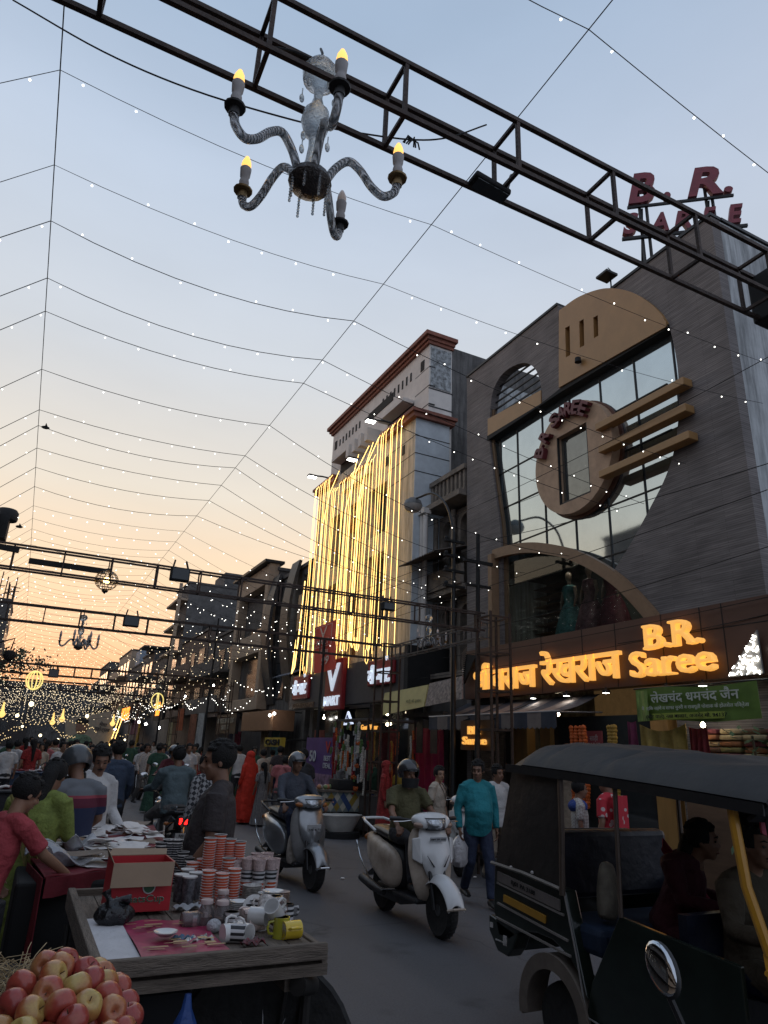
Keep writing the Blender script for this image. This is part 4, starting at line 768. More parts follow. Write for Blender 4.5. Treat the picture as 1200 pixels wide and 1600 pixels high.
for i,(y,z,c,l) in enumerate(((36,1.3,(.35,.35,.33),'white dress hanging outside a shop under the grey brown boarding'),(38,1.3,(.22,.09,.05),'rust coloured cloth hanging outside a shop'),(41.5,2.4,(.30,.08,.03),'orange cloth hanging high on the dark shop front'),(44,1.0,(.28,.24,.13),'sand coloured cloth hanging by the far shops'),(57,1.3,(.30,.19,.03),'mustard yellow cloth hanging at the far shops'),(59,2.2,(.12,.04,.08),'purple awning cloth at the far shops'),(50.2,4.4,(.28,.28,.22),'long pale cloth hanging above the orange sign'))):
    h=1.9 if i in(0,1,3,4) else 1.2; wd=1.0 if i!=5 else 4
    w=MB(); w.sheet(lambda u,v:(8.0+.08*math.sin(u*11+i),y+wd*(u-.5)*(1.15-.3*v),z+h*v),14,4); tag(w.build('hanging_cloth',mat('far_cloth_%s'%'abcdefg'[i],c,.8,var=.3),solid=.02,at=(8,y,z)),l,'cloth')
# small lit bulbs at shop fronts
for i,(y,z) in enumerate(((24.4,2.8),(33.5,4.4),(39.9,4.2),(47,2.6),(52.5,2.9),(56,3.1),(70.5,2.7),(82,3.5),(95,4.2),(23.9,2.85))):
    w=MB(); w.ball((7.8,y,z),.05 if y<40 else .09,8,6); tag(w.build('shop_bulb',M_lampw,at=(7.8,y,z)),'small bare white bulb glowing at a shop front down the row','bulb','white bulbs along the far shop fronts')
# poster boards at street level
t=thing('purple_poster','purple festival poster board with red mark behind the silver scooter','poster',(7.6,19,.4)); a=PX(458,1240,7.6); w=MB(); w.b2((7.6,17.6,.35),(7.65,20.0,2.05)); w.build('board',mat('purple_print',(.10,.05,.20),.5,var=.2,nscale=1.5),t,smooth=False,world=True)
w=MB(); w.b2((7.59,17.62,.4),(7.6,19.98,1.1)); w.build('lower_print',mat('orange_print',(.24,.15,.22),.5,var=.8,nscale=5),t,smooth=False,world=True)
w=MB(); text_on(w,'V',(7.58,18.3,1.8),FX,UZ,.3,.35,.01,.02); w.build('red_mark',mat('poster_red',(.5,.04,.04),.5),t,smooth=False,world=True); w=MB(); text_on(w,'BEST\nDEAL',(7.58,18.3,1.42),FX,UZ,.32,.55,.01,.01); text_on(w,'50',(7.58,19.4,1.55),FX,UZ,.3,.5,.01,.02); w.build('white_print',MATS['white_board'],t,smooth=False,world=True)
w=MB(); w.bar((7.63,17.6,0),(7.63,17.6,2.1),.05); w.bar((7.63,20,0),(7.63,20,2.1),.05); w.build('frame',M_frame,t,world=True)
sign_('small yellow sign with dark letters among the shoppers',22.6,24.4,1.75,2.05,mat('yellow_small',(.42,.30,.03),.5),'CASH',M_black,x=7.7)
t=thing('election_hoarding','tilted white hoarding with a printed portrait at the far end of the street','sign',(3.6,50,3)); 
hc=PY(140,1145,52); w=MB(); q=Matrix.Rotation(-.28,3,'Y'); w.box((hc.x,52,hc.z),(2.9,.08,2.3),ry=-.25); w.build('board',mat('poster_cream',(.34,.30,.23),.6,var=.1),t,smooth=False,world=True)
w=MB(); w.ball((hc.x-.55,51.93,hc.z+.35),(.38,.03,.5),14,8); w.build('printed_face',mat('poster_skin',(.23,.13,.085),.6,var=.25,nscale=3),t,world=True); w=MB(); w.ball((hc.x-.5,51.93,hc.z-.6),(.75,.02,.5),14,8); w.build('printed_shirt',mat('poster_green',(.12,.2,.13),.6,var=.5),t,world=True); w=MB(); w.ball((hc.x-.57,51.92,hc.z+.72),(.4,.03,.22),14,8); w.build('printed_hair',M_black,t,world=True)
w=MB(); text_on(w,'मेला\nमहोत्सव',(hc.x+.75,51.93,hc.z+.4),(1,0,-.1),UZ,.7,1.0,.02,.02); w.build('lettering',M_dark,t,smooth=False,world=True)
w=MB(); w.bar((hc.x-.8,52.1,0),(hc.x-.8,52.1,hc.z),.1); w.bar((hc.x+.8,52.1,0),(hc.x+.8,52.1,hc.z),.1); w.build('post',M_frame,t,smooth=False,world=True)
w=MB(); w.tube([(hc.x+1.3,51.8,hc.z-1.0),(hc.x+1.7,51.8,hc.z+1.0),(hc.x+1.9,51.8,hc.z+1.0),(hc.x+1.5,51.8,hc.z-1.0)],.025,6); w.build('light_strip',M_gold,t,world=True)

# ================================================================ TRUSS ARCHES
M_steel=mat('rusty_dark_steel',(.055,.036,.028),.6,metal=.4,var=.45,nscale=9,bump=.3,bscale=60)
M_steel2=mat('grey_steel',(.12,.115,.11),.5,metal=.4,var=.35,nscale=9)
def truss(lbl,a,b,h=.3,wd=.19,step=.6,r=.0115,m=M_steel,parent=None,ph=0.0):
    a=Vector(a); b=Vector(b); d=(b-a); Ln=d.length; d.normalize(); s=Vector((-d.y,d.x,0))*wd/2; up=Vector((0,0,h))
    t=thing('steel_truss',lbl,'truss',tuple(a)) if parent is None else parent
    for sx_ in(-1,1):
        for k in(0,1): w=MB(); w.bar(a+s*sx_+up*k,b+s*sx_+up*k,r*2,r*2.2); w.build('chord',m,t,smooth=False,world=True)
    n=int(Ln/step)
    for i in range(n+1):
        p=a+d*min(i*step+ph,Ln); w=MB(); e=r*1.7
        w.bar(p+s,p+s+up,e); w.bar(p-s,p-s+up,e); w.bar(p+s,p-s,e); w.bar(p+s+up,p-s+up,e)
        w.build('web_frame',m,t,smooth=False,world=True)
    return t
def pylon(lbl,x,y,h,wd=.4,m=M_steel):
    t=thing('lattice_post',lbl,'post',(x,y,0)); q=wd/2
    for i in(-1,1):
        for j in(-1,1): w=MB(); w.bar((i*q,j*q,0),(i*q,j*q,h),.035); w.build('upright',m,t,smooth=False)
    n=int(h/.62)
    for k in range(n+1):
        z=min(h,.3+k*.62); w=MB()
        for (p,r_) in (((-q,-q),(q,-q)),((q,-q),(q,q)),((q,q),(-q,q)),((-q,q),(-q,-q))): w.bar((*p,z),(*r_,z),.028)
        w.build('rung',m,t,smooth=False)
    return t
truss('large dark steel truss crossing overhead in front with the crystal chandelier below it',(-5.2,2.037,4.3),(6.8,2.037,4.3),ph=.17,r=.0105)
pylon('lattice post carrying the right end of the nearest truss',7.0,2.03,4.65)
truss('side truss joining the nearest truss at the upper right corner',(3.62,2.0,4.3),(5.4,-1.2,4.3),h=.32,wd=.3,step=.7)
w=MB(); w.b2((3.50,1.90,4.28),(3.68,2.17,4.60)); tag(w.build('junction_box',M_black,smooth=False,bevel=.01,at=(3.6,2.03,4.25)),'dark box where the nearest truss meets its post','box')
truss('second steel truss across the street with a wire globe lamp under it',(-4.4,9.8,3.78),(6.8,9.8,3.78),h=.3,wd=.16,ph=.3)
truss('third steel truss across the street with a far chandelier under it',(-4.4,13.75,3.68),(6.8,13.75,3.68),h=.3,wd=.16,ph=.2)
truss('pale steel truss along the shops between the two lattice posts',(7.0,13.55,3.68),(7.0,9.95,3.72),h=.26,wd=.16,m=M_steel2,step=.5)
pylon('lattice post in front of the brown sign with the small yellow sign behind it',7.0,9.75,4.1)
pylon('lattice post in front of the charcoal store fascia',7.0,13.75,4.0)
truss('fourth steel truss low over the distant crowd',(-4,28.5,3.9),(7,28.5,3.9),r=.025,h=.35); pylon('lattice post carrying the fourth truss at the far shops',7.2,28.5,4.2)
truss('fifth steel truss far down the street',(-4,39,4.0),(7,39,4.0),r=.03,h=.4); pylon('lattice post of the fifth truss near the hanging cloths',7.2,39,4.4)
pylon('lattice post far down the street beside the orange sign',6.6,50,5.2); pylon('lattice post far down the street before the blue shutter',6.6,63,5.2)
for y,l in ((9.8,'second'),(13.75,'third'),(28.5,'fourth'),(39,'fifth')): pylon('lattice post carrying the left end of the %s truss'%l,-4.6,y,4.1)
# upper branch of truss 2 and cables
def cable(lbl,pts,r=.006,m=None,name='cable',k=6):
    w=MB(); P=spline(pts,k); w.tube(P,r,5); return tag(w.build(name,m or M_black,at=tuple(P[0])),lbl,'cable')
cable('thick cable sagging under the nearest truss',[PY(20,0,2.9),PY(160,80,2.6),PY(300,140,2.4),PY(460,188,2.2),PY(545,205,2.14),PY(640,218,2.14),PY(700,215,2.1),PY(760,195,2.1)],.004)
cable('cable lying along the nearest truss to the chandelier hook',[PY(400,72,2.0),PY(450,78,2.0),PY(485,92,2.0),PY(496,100,2.02)],.006)
w=MB(); c=PY(645,218,2.13)
for i in range(7): a=R_.uniform(0,6.28); w.tube([c,c+Vector((math.cos(a)*.03,0,math.sin(a)*.02)),c+Vector((math.cos(a)*.045,0.01,-.03))],.004,5)
tag(w.build('cable_knot',M_black,at=tuple(c)),'tangled knot of cable hanging at the nearest truss','cable')
# speakers / floodlights on the trusses
def unit(lbl,px_,y,size,name='floodlight',z=None):
    p=PY(*px_,y); t=thing(name,lbl,'light',tuple(p)); w=MB(); w.box((0,0,0),size); w.build('housing',M_black,t,smooth=False,bevel=.012)
    w=MB(); w.box((0,-size[1]/2-.004,0),(size[0]*.86,.006,size[2]*.8)); w.build('lens',M_dglass,t,smooth=False); w=MB(); w.bar((-size[0]*.4,0,size[2]/2),(-size[0]*.3,.06,size[2]/2+.12),.02); w.bar((size[0]*.4,0,size[2]/2),(size[0]*.3,.06,size[2]/2+.12),.02); w.build('bracket',M_steel,t,smooth=False)
p_=thing('floodlight','long black floodlight lying on the nearest truss','light',tuple(PY(765,293,2.08))); w=MB(); w.box((0,0,0),(.20,.08,.035),ry=.12); w.build('housing',M_black,p_,smooth=False,bevel=.01); w=MB(); w.box((0,0,-.02),(.17,.066,.006),ry=.12); w.build('lens',M_dglass,p_,smooth=False); w=MB(); w.bar((.1,0,.03),(.13,0,.14),.012); w.build('bracket',M_steel2,p_,smooth=False)
unit('square black floodlight hanging from the second truss',(281,898),9.7,(.26,.12,.19)); unit('square black floodlight hanging from the third truss',(205,971),13.6,(.28,.12,.2)); unit('small black floodlight below the fourth truss',(84,1052),28.3,(.34,.15,.3)); unit('black floodlight near the gold ropes on the third truss',(606,948),9.7,(.22,.12,.12))
for i,(px_,l) in enumerate((((150,893),'dark tube bar'),)): pass
w=MB(); a=PY(45,876,9.8);b=PY(165,893,9.8); w.bar(a,b,.05,.07); tag(w.build('light_bar',M_black,smooth=False,at=tuple(a)),'black tube light bar inside the second truss','light')
w=MB(); a=PY(-10,852,9.7);b=PY(30,860,9.7); w.bar(a,b,.05,.07); tag(w.build('light_bar',M_black,smooth=False,at=tuple(a)),'short black light bar on the second truss at the left edge','light')

# ================================================================ CHANDELIERS
M_cry=mat('cut_crystal_glass',(.62,.66,.68),.08,var=.2,nscale=30,trans=.8,bump=.6,bscale=70,ior=1.45)
def twist(t,b):
    co=t.nodes.new('ShaderNodeTexCoord'); wv=t.nodes.new('ShaderNodeTexWave'); wv.inputs['Scale'].default_value=28; wv.inputs['Distortion'].default_value=2.5; wv.bands_direction='DIAGONAL'; t.links.new(co.outputs['Object'],wv.inputs[0])
    bp=t.nodes.new('ShaderNodeBump'); bp.inputs['Strength'].default_value=1; bp.inputs['Distance'].default_value=.01; t.links.new(wv.outputs['Fac'],bp.inputs['Height']); t.links.new(bp.outputs[0],b.inputs['Normal'])
    mx=t.nodes.new('ShaderNodeMix'); mx.data_type='RGBA'; t.links.new(wv.outputs['Fac'],mx.inputs[0]); mx.inputs[6].default_value=(.25,.27,.28,1); mx.inputs[7].default_value=(.95,.97,1,1); t.links.new(mx.outputs[2],b.inputs['Base Color'])
M_arm=tweak(mat('twisted_glass_arm',(.6,.6,.6),.15,var=0,trans=.4),twist)
M_sock=mat('grey_candle_sleeve',(.42,.40,.39),.6,var=.15); M_brass=mat('dull_brass',(.22,.15,.07),.4,metal=.7)
def chandelier(lbl,c,s=1.0,angs=(195,345,265,125,48),lit=(1,1,1,1,0),fine=True):
    t=thing('chandelier',lbl,'chandelier',c)
    w=MB(); 
    prof=[(.012,.60),(.02,.585),(.055,.58),(.075,.545),(.07,.50),(.03,.47),(.02,.45),(.018,.40),(.03,.35),(.052,.32),(.06,.27),(.045,.215),(.022,.195),(.02,.14),(.028,.06),(.05,.0)]
    w.lathe([(r*s,z*s) for r,z in prof],18); w.build('glass_column',M_cry,t)
    w=MB(); w.lathe([(.05*s,.005*s),(.075*s,-.01*s),(.085*s,-.04*s),(.075*s,-.06*s),(.045*s,-.075*s),(.03*s,-.09*s),(.001,-.095*s)],18); w.build('bowl',mat('dark_smoked_bowl',(.05,.04,.035),.25,var=.5,nscale=60,bump=.5,bscale=120),t)
    w=MB(); w.tube([(0,0,.6*s),(0,0,.66*s),(0.0,.03*s,.72*s)],.006*s,6); w.build('hook',M_frame,t)
    for k,(z,r) in enumerate(((.47,.07),(.21,.055))):
        for j in range(5):
            a=2*PI*j/5+k; x,y=math.cos(a)*r*s,math.sin(a)*r*s; w=MB(); w.tube([(x,y,z*s),(x,y,(z-.035)*s)],.0025*s,4); w.ball((x,y,(z-.055)*s),(.011*s,.005*s,.024*s),8,6); w.build('crystal_drop',M_cry,t,smooth=False)
    for j in range(8 if fine else 0):
        a=2*PI*j/8+.2; x,y=math.cos(a)*.075*s,math.sin(a)*.075*s; w=MB()
        for q in range(6 if j%2 else 8): w.ball((x,y,(-.05-q*.014)*s),.0062*s,6,4)
        w.build('bead_string',M_cry,t)
    for j,ad in enumerate(angs):
        a=rad(ad); R=.345*s; f=lambda r,z:(math.cos(a)*r*R,math.sin(a)*r*R,z*s)
        w=MB(); P=spline([f(.18,-.01),f(.28,.06),f(.42,.105),f(.56,.07),f(.70,.0),f(.84,-.035),f(.96,-.01),f(1,.035)],5); w.tube(P,[.017*s]*len(P),10); ar_=w.build('arm',M_arm,t)
        w=MB(); w.lathe([(.02*s,.03*s),(.02*s,.06*s),(.038*s,.065*s),(.04*s,.072*s),(.012*s,.075*s)],12,c=f(1,0)); w.build('cup',M_brass if j%2 else M_frame,t)
        w=MB(); w.lathe([(.014*s,.075*s),(.02*s,.095*s),(.021*s,.115*s),(.016*s,.135*s),(.021*s,.145*s),(.024*s,.185*s),(.02*s,.19*s)],12,c=f(1,0)); w.build('candle_sleeve',M_sock,t)
        w=MB(); w.lathe([(.018*s,.188*s),(.021*s,.205*s),(.018*s,.225*s),(.008*s,.25*s),(.001,.258*s)],12,c=f(1,0)); w.build('bulb',M_warm if lit[j] else mat('unlit_bulb',(.75,.6,.5),.3,var=0),t)
    return t
chandelier('large crystal chandelier with five twisted glass arms hanging under the nearest truss',(.61,2.02,3.86))
cc=PY(122,1008,13.9); chandelier('small distant chandelier in silhouette under the third truss',(cc.x,13.75,cc.z-.02),.95,angs=(170,10,250,60,300),lit=(0,0,0,0,0),fine=False)
w=MB(); w.tube([(cc.x,13.75,cc.z+.6),(cc.x,13.75,3.7)],.008,5); tag(w.build('hanging_chain',M_black,at=(cc.x,13.75,3.7)),'thin chain holding the small distant chandelier','chain')
cc=PX(670,1000,7.0); chandelier('pale glass chandelier hanging between the two lattice posts',(7.0,cc.y,cc.z-.08),1.0,angs=(95,270,200,330,20),lit=(0,0,0,0,0),fine=False)
# wire globe lamp
gc=PY(166,908,9.85); t=thing('globe_lamp','glowing crystal wire globe lamp hanging from the second truss','lamp',(gc.x,9.8,gc.z))
w=MB()
for i in range(14):
    a=2*PI*i/14; w.tube([(math.cos(a)*math.sin(b)*.15,math.sin(a)*math.sin(b)*.15,math.cos(b)*.135) for b in [PI*k/10 for k in range(11)]],.0035,4,cap=False)
for k in range(1,9): b=PI*k/9; w.tube([(math.cos(a)*math.sin(b)*.15,math.sin(a)*math.sin(b)*.15,math.cos(b)*.135) for a in [2*PI*i/20 for i in range(20)]],.0035,4,closed=True)
w.build('wire_cage',mat('bronze_wire',(.12,.09,.05),.4,metal=.7),t)
w=MB(); 
for i in range(130):
    a=R_.uniform(0,2*PI); b=math.acos(R_.uniform(-1,1)); w.ball((math.cos(a)*math.sin(b)*.147,math.sin(a)*math.sin(b)*.147,math.cos(b)*.132),.008,5,4)
w.build('crystal_beads',M_cry,t); w=MB(); w.ball((0,0,0),.045,10,8); w.build('bulb',mat('globe_glow',(1,.8,.5),.4,var=0,emit=(1,.62,.22),es=7),t)
w=MB(); w.lathe([(.03,-.13),(.045,-.15),(.0,-.19)],10); w.lathe([(.04,.135),(.03,.16),(.008,.17),(.008,.26)],10); w.build('finial',M_frame,t)
# hanging ring lamps & lit bell lanterns far away
for i,(px_,y,l) in enumerate((((54,1063),26,'yellow hoop lamp hanging in the bulb net at the far left'),((246,1095),30,'yellow hoop lamp hanging by the far shops'))):
    c=PY(*px_,y); t=thing('hoop_lamp',l,'lamp',tuple(c)); w=MB(); R0=.26
    for k in range(3 if i==0 else 2): a=k*1.0+.3; w.tube([(math.cos(a)*math.cos(b)*R0,math.sin(a)*math.cos(b)*R0,math.sin(b)*R0*1.15) for b in [2*PI*j/24 for j in range(24)]],.022,5,closed=True)
    w.build('hoop',mat('yellow_hoop_glow',(.9,.8,.3),.4,var=0,emit=(1,.78,.25),es=.7),t); w=MB(); w.tube([(0,0,.3),(0,0,.8)],.012,4); w.build('cord',M_black,t)
def bell(lbl,px_,y,s):
    c=PY(*px_,y); t=thing('bell_lantern',lbl,'lantern',tuple(c)); w=MB(); w.lathe([(.01,1.5*s),(.10*s,1.4*s),(.14*s,.9*s),(.22*s,.3*s),(.42*s,.05*s),(.44*s,-.12*s),(.25*s,-.4*s),(.02,-.5*s)],14); w.build('glass_shade',mat('lantern_glow',(.3,.2,.08),.4,var=.5,nscale=12,emit=(1,.62,.18),es=1.1),t); w=MB(); w.tube([(0,0,1.45*s),(0,0,2.4*s)],.02,4); w.build('cord',M_black,t)
for px_,y,s,l in (((82,1128),46,.36,'lit golden bell lantern in the bulb net, nearest the street centre on its left'),((97,1123),50,.42,'lit golden bell lantern right beside its twin over the crowd'),((176,1130),44,.34,'lit golden bell lantern above the portrait hoarding'),((3,1115),42,.4,'lit golden bell lantern cut by the left edge')): bell(l,px_,y,s)
for i,(px_,y,r) in enumerate(((( 27,1118),50,.18),((136,1119),52,.2),((49,1100),60,.3),((63,1149),60,.18),((90,1156),62,.2),((195,1156),45,.1),((35,1135),60,.15))):
    c=PY(*px_,y); w=MB(); w.ball(c,r*.6,10,8); tag(w.build('street_bulb',mat('warm_white_bulb',(.9,.9,.7),.4,var=0,emit=(1,.85,.5),es=3),at=tuple(c)),'round glowing bulb hanging over the far crowd','bulb','round bulbs over the far crowd')
# festoons of warm lights in the far distance
M_fest=mat('festoon_bulb',(.9,.8,.5),.4,var=0,emit=(1,.72,.35),es=1.1)
fl=[[(-5,1165),(30,1140),(80,1128),(95,1127)],[(0,1150),(40,1130),(90,1124),(130,1130),(150,1143)],[(80,1130),(95,1145),(110,1150),(135,1140)],[(95,1125),(120,1140),(150,1146),(180,1138)],[(130,1145),(165,1142),(200,1150)],[(0,1100),(60,1085),(140,1093),(200,1106)],[(30,1090),(90,1112),(140,1113),(190,1113)]]
for i,pl in enumerate(fl):
    P=spline([PY(u,v,44+i*3) for u,v in pl],9); w=MB(); w.mi=1; w.tube(P,.010,4); w.mi=0
    for q in P: w.ball(q+Vector((0,0,R_.uniform(-.16,.1))),.026,5,4)
    tag(w.build('festoon',[M_fest,M_black],at=tuple(P[0])),'warm festoon of small bulbs swagged over the far crowd','light string','warm festoons over the far crowd')
# ================================================================ STREET LAMPS
t=thing('street_lamp','street lamp with a round glass globe on a curved arm beside the gold lit building','street lamp',(7.6,12.0,0)); 
gl_=PX(645,790,7.6); w=MB(); w.tube([(7.6,11.98,0),(7.6,11.98,3.5),(7.6,12.0,6.3)],[.06,.05,.04],10); w.build('pole',M_frame,t,world=True)
w=MB(); w.tube(spline([(7.6,12.0,6.3),(7.6,12.3,7.0),(7.6,12.9,7.5),(7.6,13.6,7.62),(7.6,gl_.y,7.66)],5),.028,8); w.build('arm',M_frame,t,world=True)
w=MB(); w.lathe([(.03,.22),(.08,.2),(.2,.12),(.24,.0)],18,c=gl_); w.build('hood',mat('grey_lamp_hood',(.12,.12,.115),.5,var=.2),t,world=True); w=MB(); w.lathe([(.235,0),(.22,-.07),(.14,-.15),(.001,-.18)],18,c=gl_); w.build('glass_globe',mat('frosted_globe',(.45,.42,.38),.3,var=.1),t,world=True)
for k in range(4): 
    w=MB(); w.box((7.6,11.98,5.1+k*.33),(.5,.08,.05)); w.ball((7.4,11.98,5.15+k*.33),.05,8,6); w.build('insulator',M_black,t,world=True)
t=thing('street_lamp','hanging dome street lamp in silhouette low at the left edge','street lamp',tuple(PY(14,1028,24))); w=MB(); w.lathe([(.02,.24),(.14,.2),(.18,.08),(.14,-.04),(.02,-.1)],14); w.build('dome',M_black,t); w=MB(); w.tube([(0,0,.25),(.05,0,.6),(-.3,0,.45),(-3,0,-.2)],.025,6); w.build('arm',M_black,t)
# utility poles
for (x,y,h,l) in ((7.9,20.0,5.0,'thin steel pole in front of the charcoal fascia'),(7.7,11.3,6.1,'dark utility pole between the two lattice posts'),(7.5,33,7.5,'dark utility pole near the beige framed building'),(7.4,45,8,'slanting utility pole by the far shops')):
    w=MB(); w.tube([(0,0,0),(.05,0,h)],[.06,.04],8); w.bar((-.3,0,h-.6),(.4,0,h-.6),.06) if h>6 else None; w.bar((-.25,0,h-1.1),(.35,0,h-1.1),.05) if h>6 else None; o=w.build('utility_pole',M_black); o.location=(x,y,0); tag(o,l,'pole')
# ================================================================ WIRES AND STRING LIGHTS
ZW=6.5
def lcable(lbl,x,zf,y0=-4,y1=110,r=.0045):
    w=MB(); w.tube([(x,y,zf) for y in range(y0,y1,6)],r,4); tag(w.build('support_wire',M_black,at=(x,y0,zf)),lbl,'wire')
lcable('long straight support wire above the left side of the street',-.65,ZW); lcable('long straight support wire above the middle of the street',2.6,ZW)
for i,(a,b) in enumerate((((7.2,-2,5.0),(9,30,5.6)),((8.7,-1,4.4),(8.6,14,3.9)),((8.8,0,5.2),(8.7,14.5,4.4)),((8.6,1,7.6),(8.9,15.5,7.6)),((8.8,3,3.9),(8.3,20,3.6)),((6.9,-2,4.9),(7.7,11.3,5.9)),((7.7,11.3,5.8),(7.5,33,7)),((7.7,11.3,5.6),(7.4,45,7)),((7.6,12,5.3),(8,24,5.0)))):
    a=Vector(a); b=Vector(b); m=(a+b)/2-Vector((0,0,.25)); cable('black overhead power wire strung along the right shop fronts',[a,(a+m)/2-Vector((0,0,.07)),m,(m+b)/2-Vector((0,0,.07)),b],.006,name='power_wire')['group']='power wires along the right side'
bulb_me=None
def bulb_part(p,parent,down):
    global bulb_me
    if bulb_me is None:
        w=MB(); w.ball((0,0,-.035),.0085,6,5); o=w.build('bulb',M_bulbw,parent); bulb_me=o.data
    else: o=bpy.data.objects.new('bulb',bulb_me); COL.objects.link(o); o.parent=parent
    o.location=p-parent.location
    if not down: o.location.z+=.06
    return o
rs=random.Random(11)
ys=[2.42,4.54,5.55,6.32,7.3,7.99,9.5,10.87,11.5,12.52,13.53,14.69,16.04,17.07,18.0,18.87]; y=19.6
while y<100: ys.append(y); y+=(.85 if y<34 else 1.5 if y<60 else 2.6)
NM=['nearest','second','third','fourth','fifth','sixth','seventh','eighth','ninth','tenth','eleventh','twelfth']
for i,y in enumerate(ys):
    zr_=(6.8 if y<5 else 6.3 if y<6.5 else 5.9 if y<9 else 5.2)+rs.uniform(-.3,.3) if y<12 else 5.2+rs.uniform(-.7,.6); zl=3.5+rs.uniform(-.2,.2)
    if i==0: zr_=6.2
    xr=8.4; xl=-4.6
    def seg(a,b,sag,n): return [a+(b-a)*(k/n)-Vector((0,0,sag*4*(k/n)*(1-k/n))) for k in range(n+1)]
    A,Bp,Cp,D=Vector((xl,y,zl)),Vector((-.65,y,ZW)),Vector((2.6,y,ZW)),Vector((xr,y+rs.uniform(-.3,.3),zr_))
    P=seg(A,Bp,.30,7)[:-1]+seg(Bp,Cp,.14*rs.uniform(.6,1.5),8)[:-1]+seg(Cp,D,(.12 if y<9 else .28)*rs.uniform(.6,1.4),12)
    if i<12:
        t=thing('string_light','%s string of small white bulbs strung across the street counting from the camera'%NM[i],'string light',tuple(Bp),0,'bulb strings across the street')
        w=MB(); w.tube(P,.0035 if i<3 else .005,4); w.build('wire',M_black,t,world=True)
        L_=0; nx=.2
        for a,b in zip(P[:-1],P[1:]):
            d=(b-a).length
            while nx<L_+d:
                if rs.random()<.88: bulb_part(a+(b-a)*((nx-L_)/d),t,rs.random()<.7)
                nx+=.42+rs.uniform(-.09,.09)
            L_+=d
    else:
        w=MB(); w.mi=1; w.tube(P,.004 if y<30 else .006,3); w.mi=0; L_=0; nx=.2; br=.007+.00026*y
        for a,b in zip(P[:-1],P[1:]):
            d=(b-a).length
            while nx<L_+d: q=a+(b-a)*((nx-L_)/d); w.ball(q-Vector((0,0,.03+rs.uniform(0,.1))),br,5,3); nx+=.4+rs.uniform(-.08,.08)
            L_+=d
        tag(w.build('string_light',[M_bulbw if y<26 else M_bulbfar,M_black],at=tuple(Bp)),'string of small white bulbs across the far part of the street','string light','bulb strings across the far street')
# bulb curtains hanging low along the right shop fronts
for k in range(16):
    y0=20+k*3.2; w=MB(); w.mi=1; a=Vector((7.6,y0,3.6+rs.uniform(-.3,.9))); b=Vector((7.3+rs.uniform(-.5,.6),y0+4,3.4+rs.uniform(-.3,1.2))); P=seg(a,b,.3,10); w.tube(P,.005,3); w.mi=0
    for q in P: w.ball(q+Vector((0,0,rs.uniform(-.15,.05))),.011+.00022*y0,5,3)
    tag(w.build('string_light',[M_bulbw,M_black],at=tuple(a)),'short string of bulbs drooping along the right shop fronts','string light','drooping bulb strings along the right shops')
# birds
for (px_,y,l) in (((30,823),20,'small dark bird flying left of the second truss'),((71,668),16,'small dark bird perched on a string of bulbs')):
    c=PY(*px_,y); w=MB(); w.ball((0,0,0),(.09,.035,.04),8,6); w.prism([(-.02,0,0),(.05,0,.01),(.02,.1,.09)],(0,.005,.01)); w.prism([(-.02,0,0),(.05,0,.01),(.0,-.1,.07)],(0,.005,.01)); o=w.build('bird',M_black); o.location=c; tag(o,l,'bird')

for k in range(34):
    y=34+k*1.5; zz=rs.uniform(3.4,6.2); A=Vector((-5.2,y,zz)); D=Vector((8.2,y+rs.uniform(-3,3),rs.uniform(3.4,6.0))); P=seg(A,D,rs.uniform(.3,1.2),34); w=MB(); w.mi=1; w.tube(P,.005,3); w.mi=0
    for q in P: w.ball(q+Vector((0,0,rs.uniform(-.15,.1))),.009+.00018*y,5,3)
    tag(w.build('string_light',[M_bulbfar,M_black],at=tuple(A)),'low swagged string of warm bulbs over the far crowd','string light','low swagged bulb strings over the far crowd')
for i,(x,y,z,l) in enumerate(((8.0,15.6,2.38,'added white bulb under the roof sheet of the garland stall'),(7.6,14.7,2.36,'second added white bulb at the front of the garland stall'),(8.5,6.9,2.28,'white bulb over the stacked cloth bundles'),(9.6,11.2,2.6,'added warm bulb inside the saree shop doorway'),(8.7,17.0,2.7,'added white bulb in the entrance under the store fascia'),(8.7,21.5,2.7,'added white bulb at the far entrance under the store fascia'))):  # bulbs added to brighten the stall and shop entrances
    w=MB(); w.ball((x,y,z),.035,10,8); w.tube([(x,y,z),(x,y,z+.1)],.008,5); tag(w.build('shop_bulb',mat('added_bulb_glow',(.9,.9,.8),.4,var=0,emit=(1,.82,.55),es=22),at=(x,y,z)),l,'bulb')
# ================================================================ VEHICLES
M_tyre=mat('tyre_rubber',(.022,.021,.02),.85,var=.3,nscale=20,bump=.3); M_rim=mat('cast_rim',(.12,.12,.12),.4,metal=.7,var=.3); M_blk=mat('black_plastic',(.02,.02,.021),.45,var=.2); M_chr=mat('chrome',(.6,.6,.6),.12,metal=1,var=.05)
M_seatv=mat('black_vinyl_seat',(.018,.018,.019),.38,var=.2); M_lens=mat('clear_headlamp',(.38,.40,.42),.07,metal=.85,var=.6,nscale=26,bump=.5,bscale=40); M_ind=mat('amber_indicator',(.35,.12,.03),.2,var=.1); M_eng=mat('dull_engine_metal',(.07,.07,.07),.5,metal=.6,var=.4)
M_wp=mat('white_scooter_paint',(.66,.66,.65),.22,var=.06,nscale=3,coat=.6); M_dust=mat('dusty_cream_paint',(.44,.37,.30),.45,var=.16,nscale=5,dirt=(.30,.23,.17)); M_sil=mat('silver_scooter_paint',(.30,.31,.32),.28,metal=.65,var=.1,coat=.5); M_sild=mat('dusty_silver_paint',(.20,.195,.19),.45,metal=.4,var=.2)
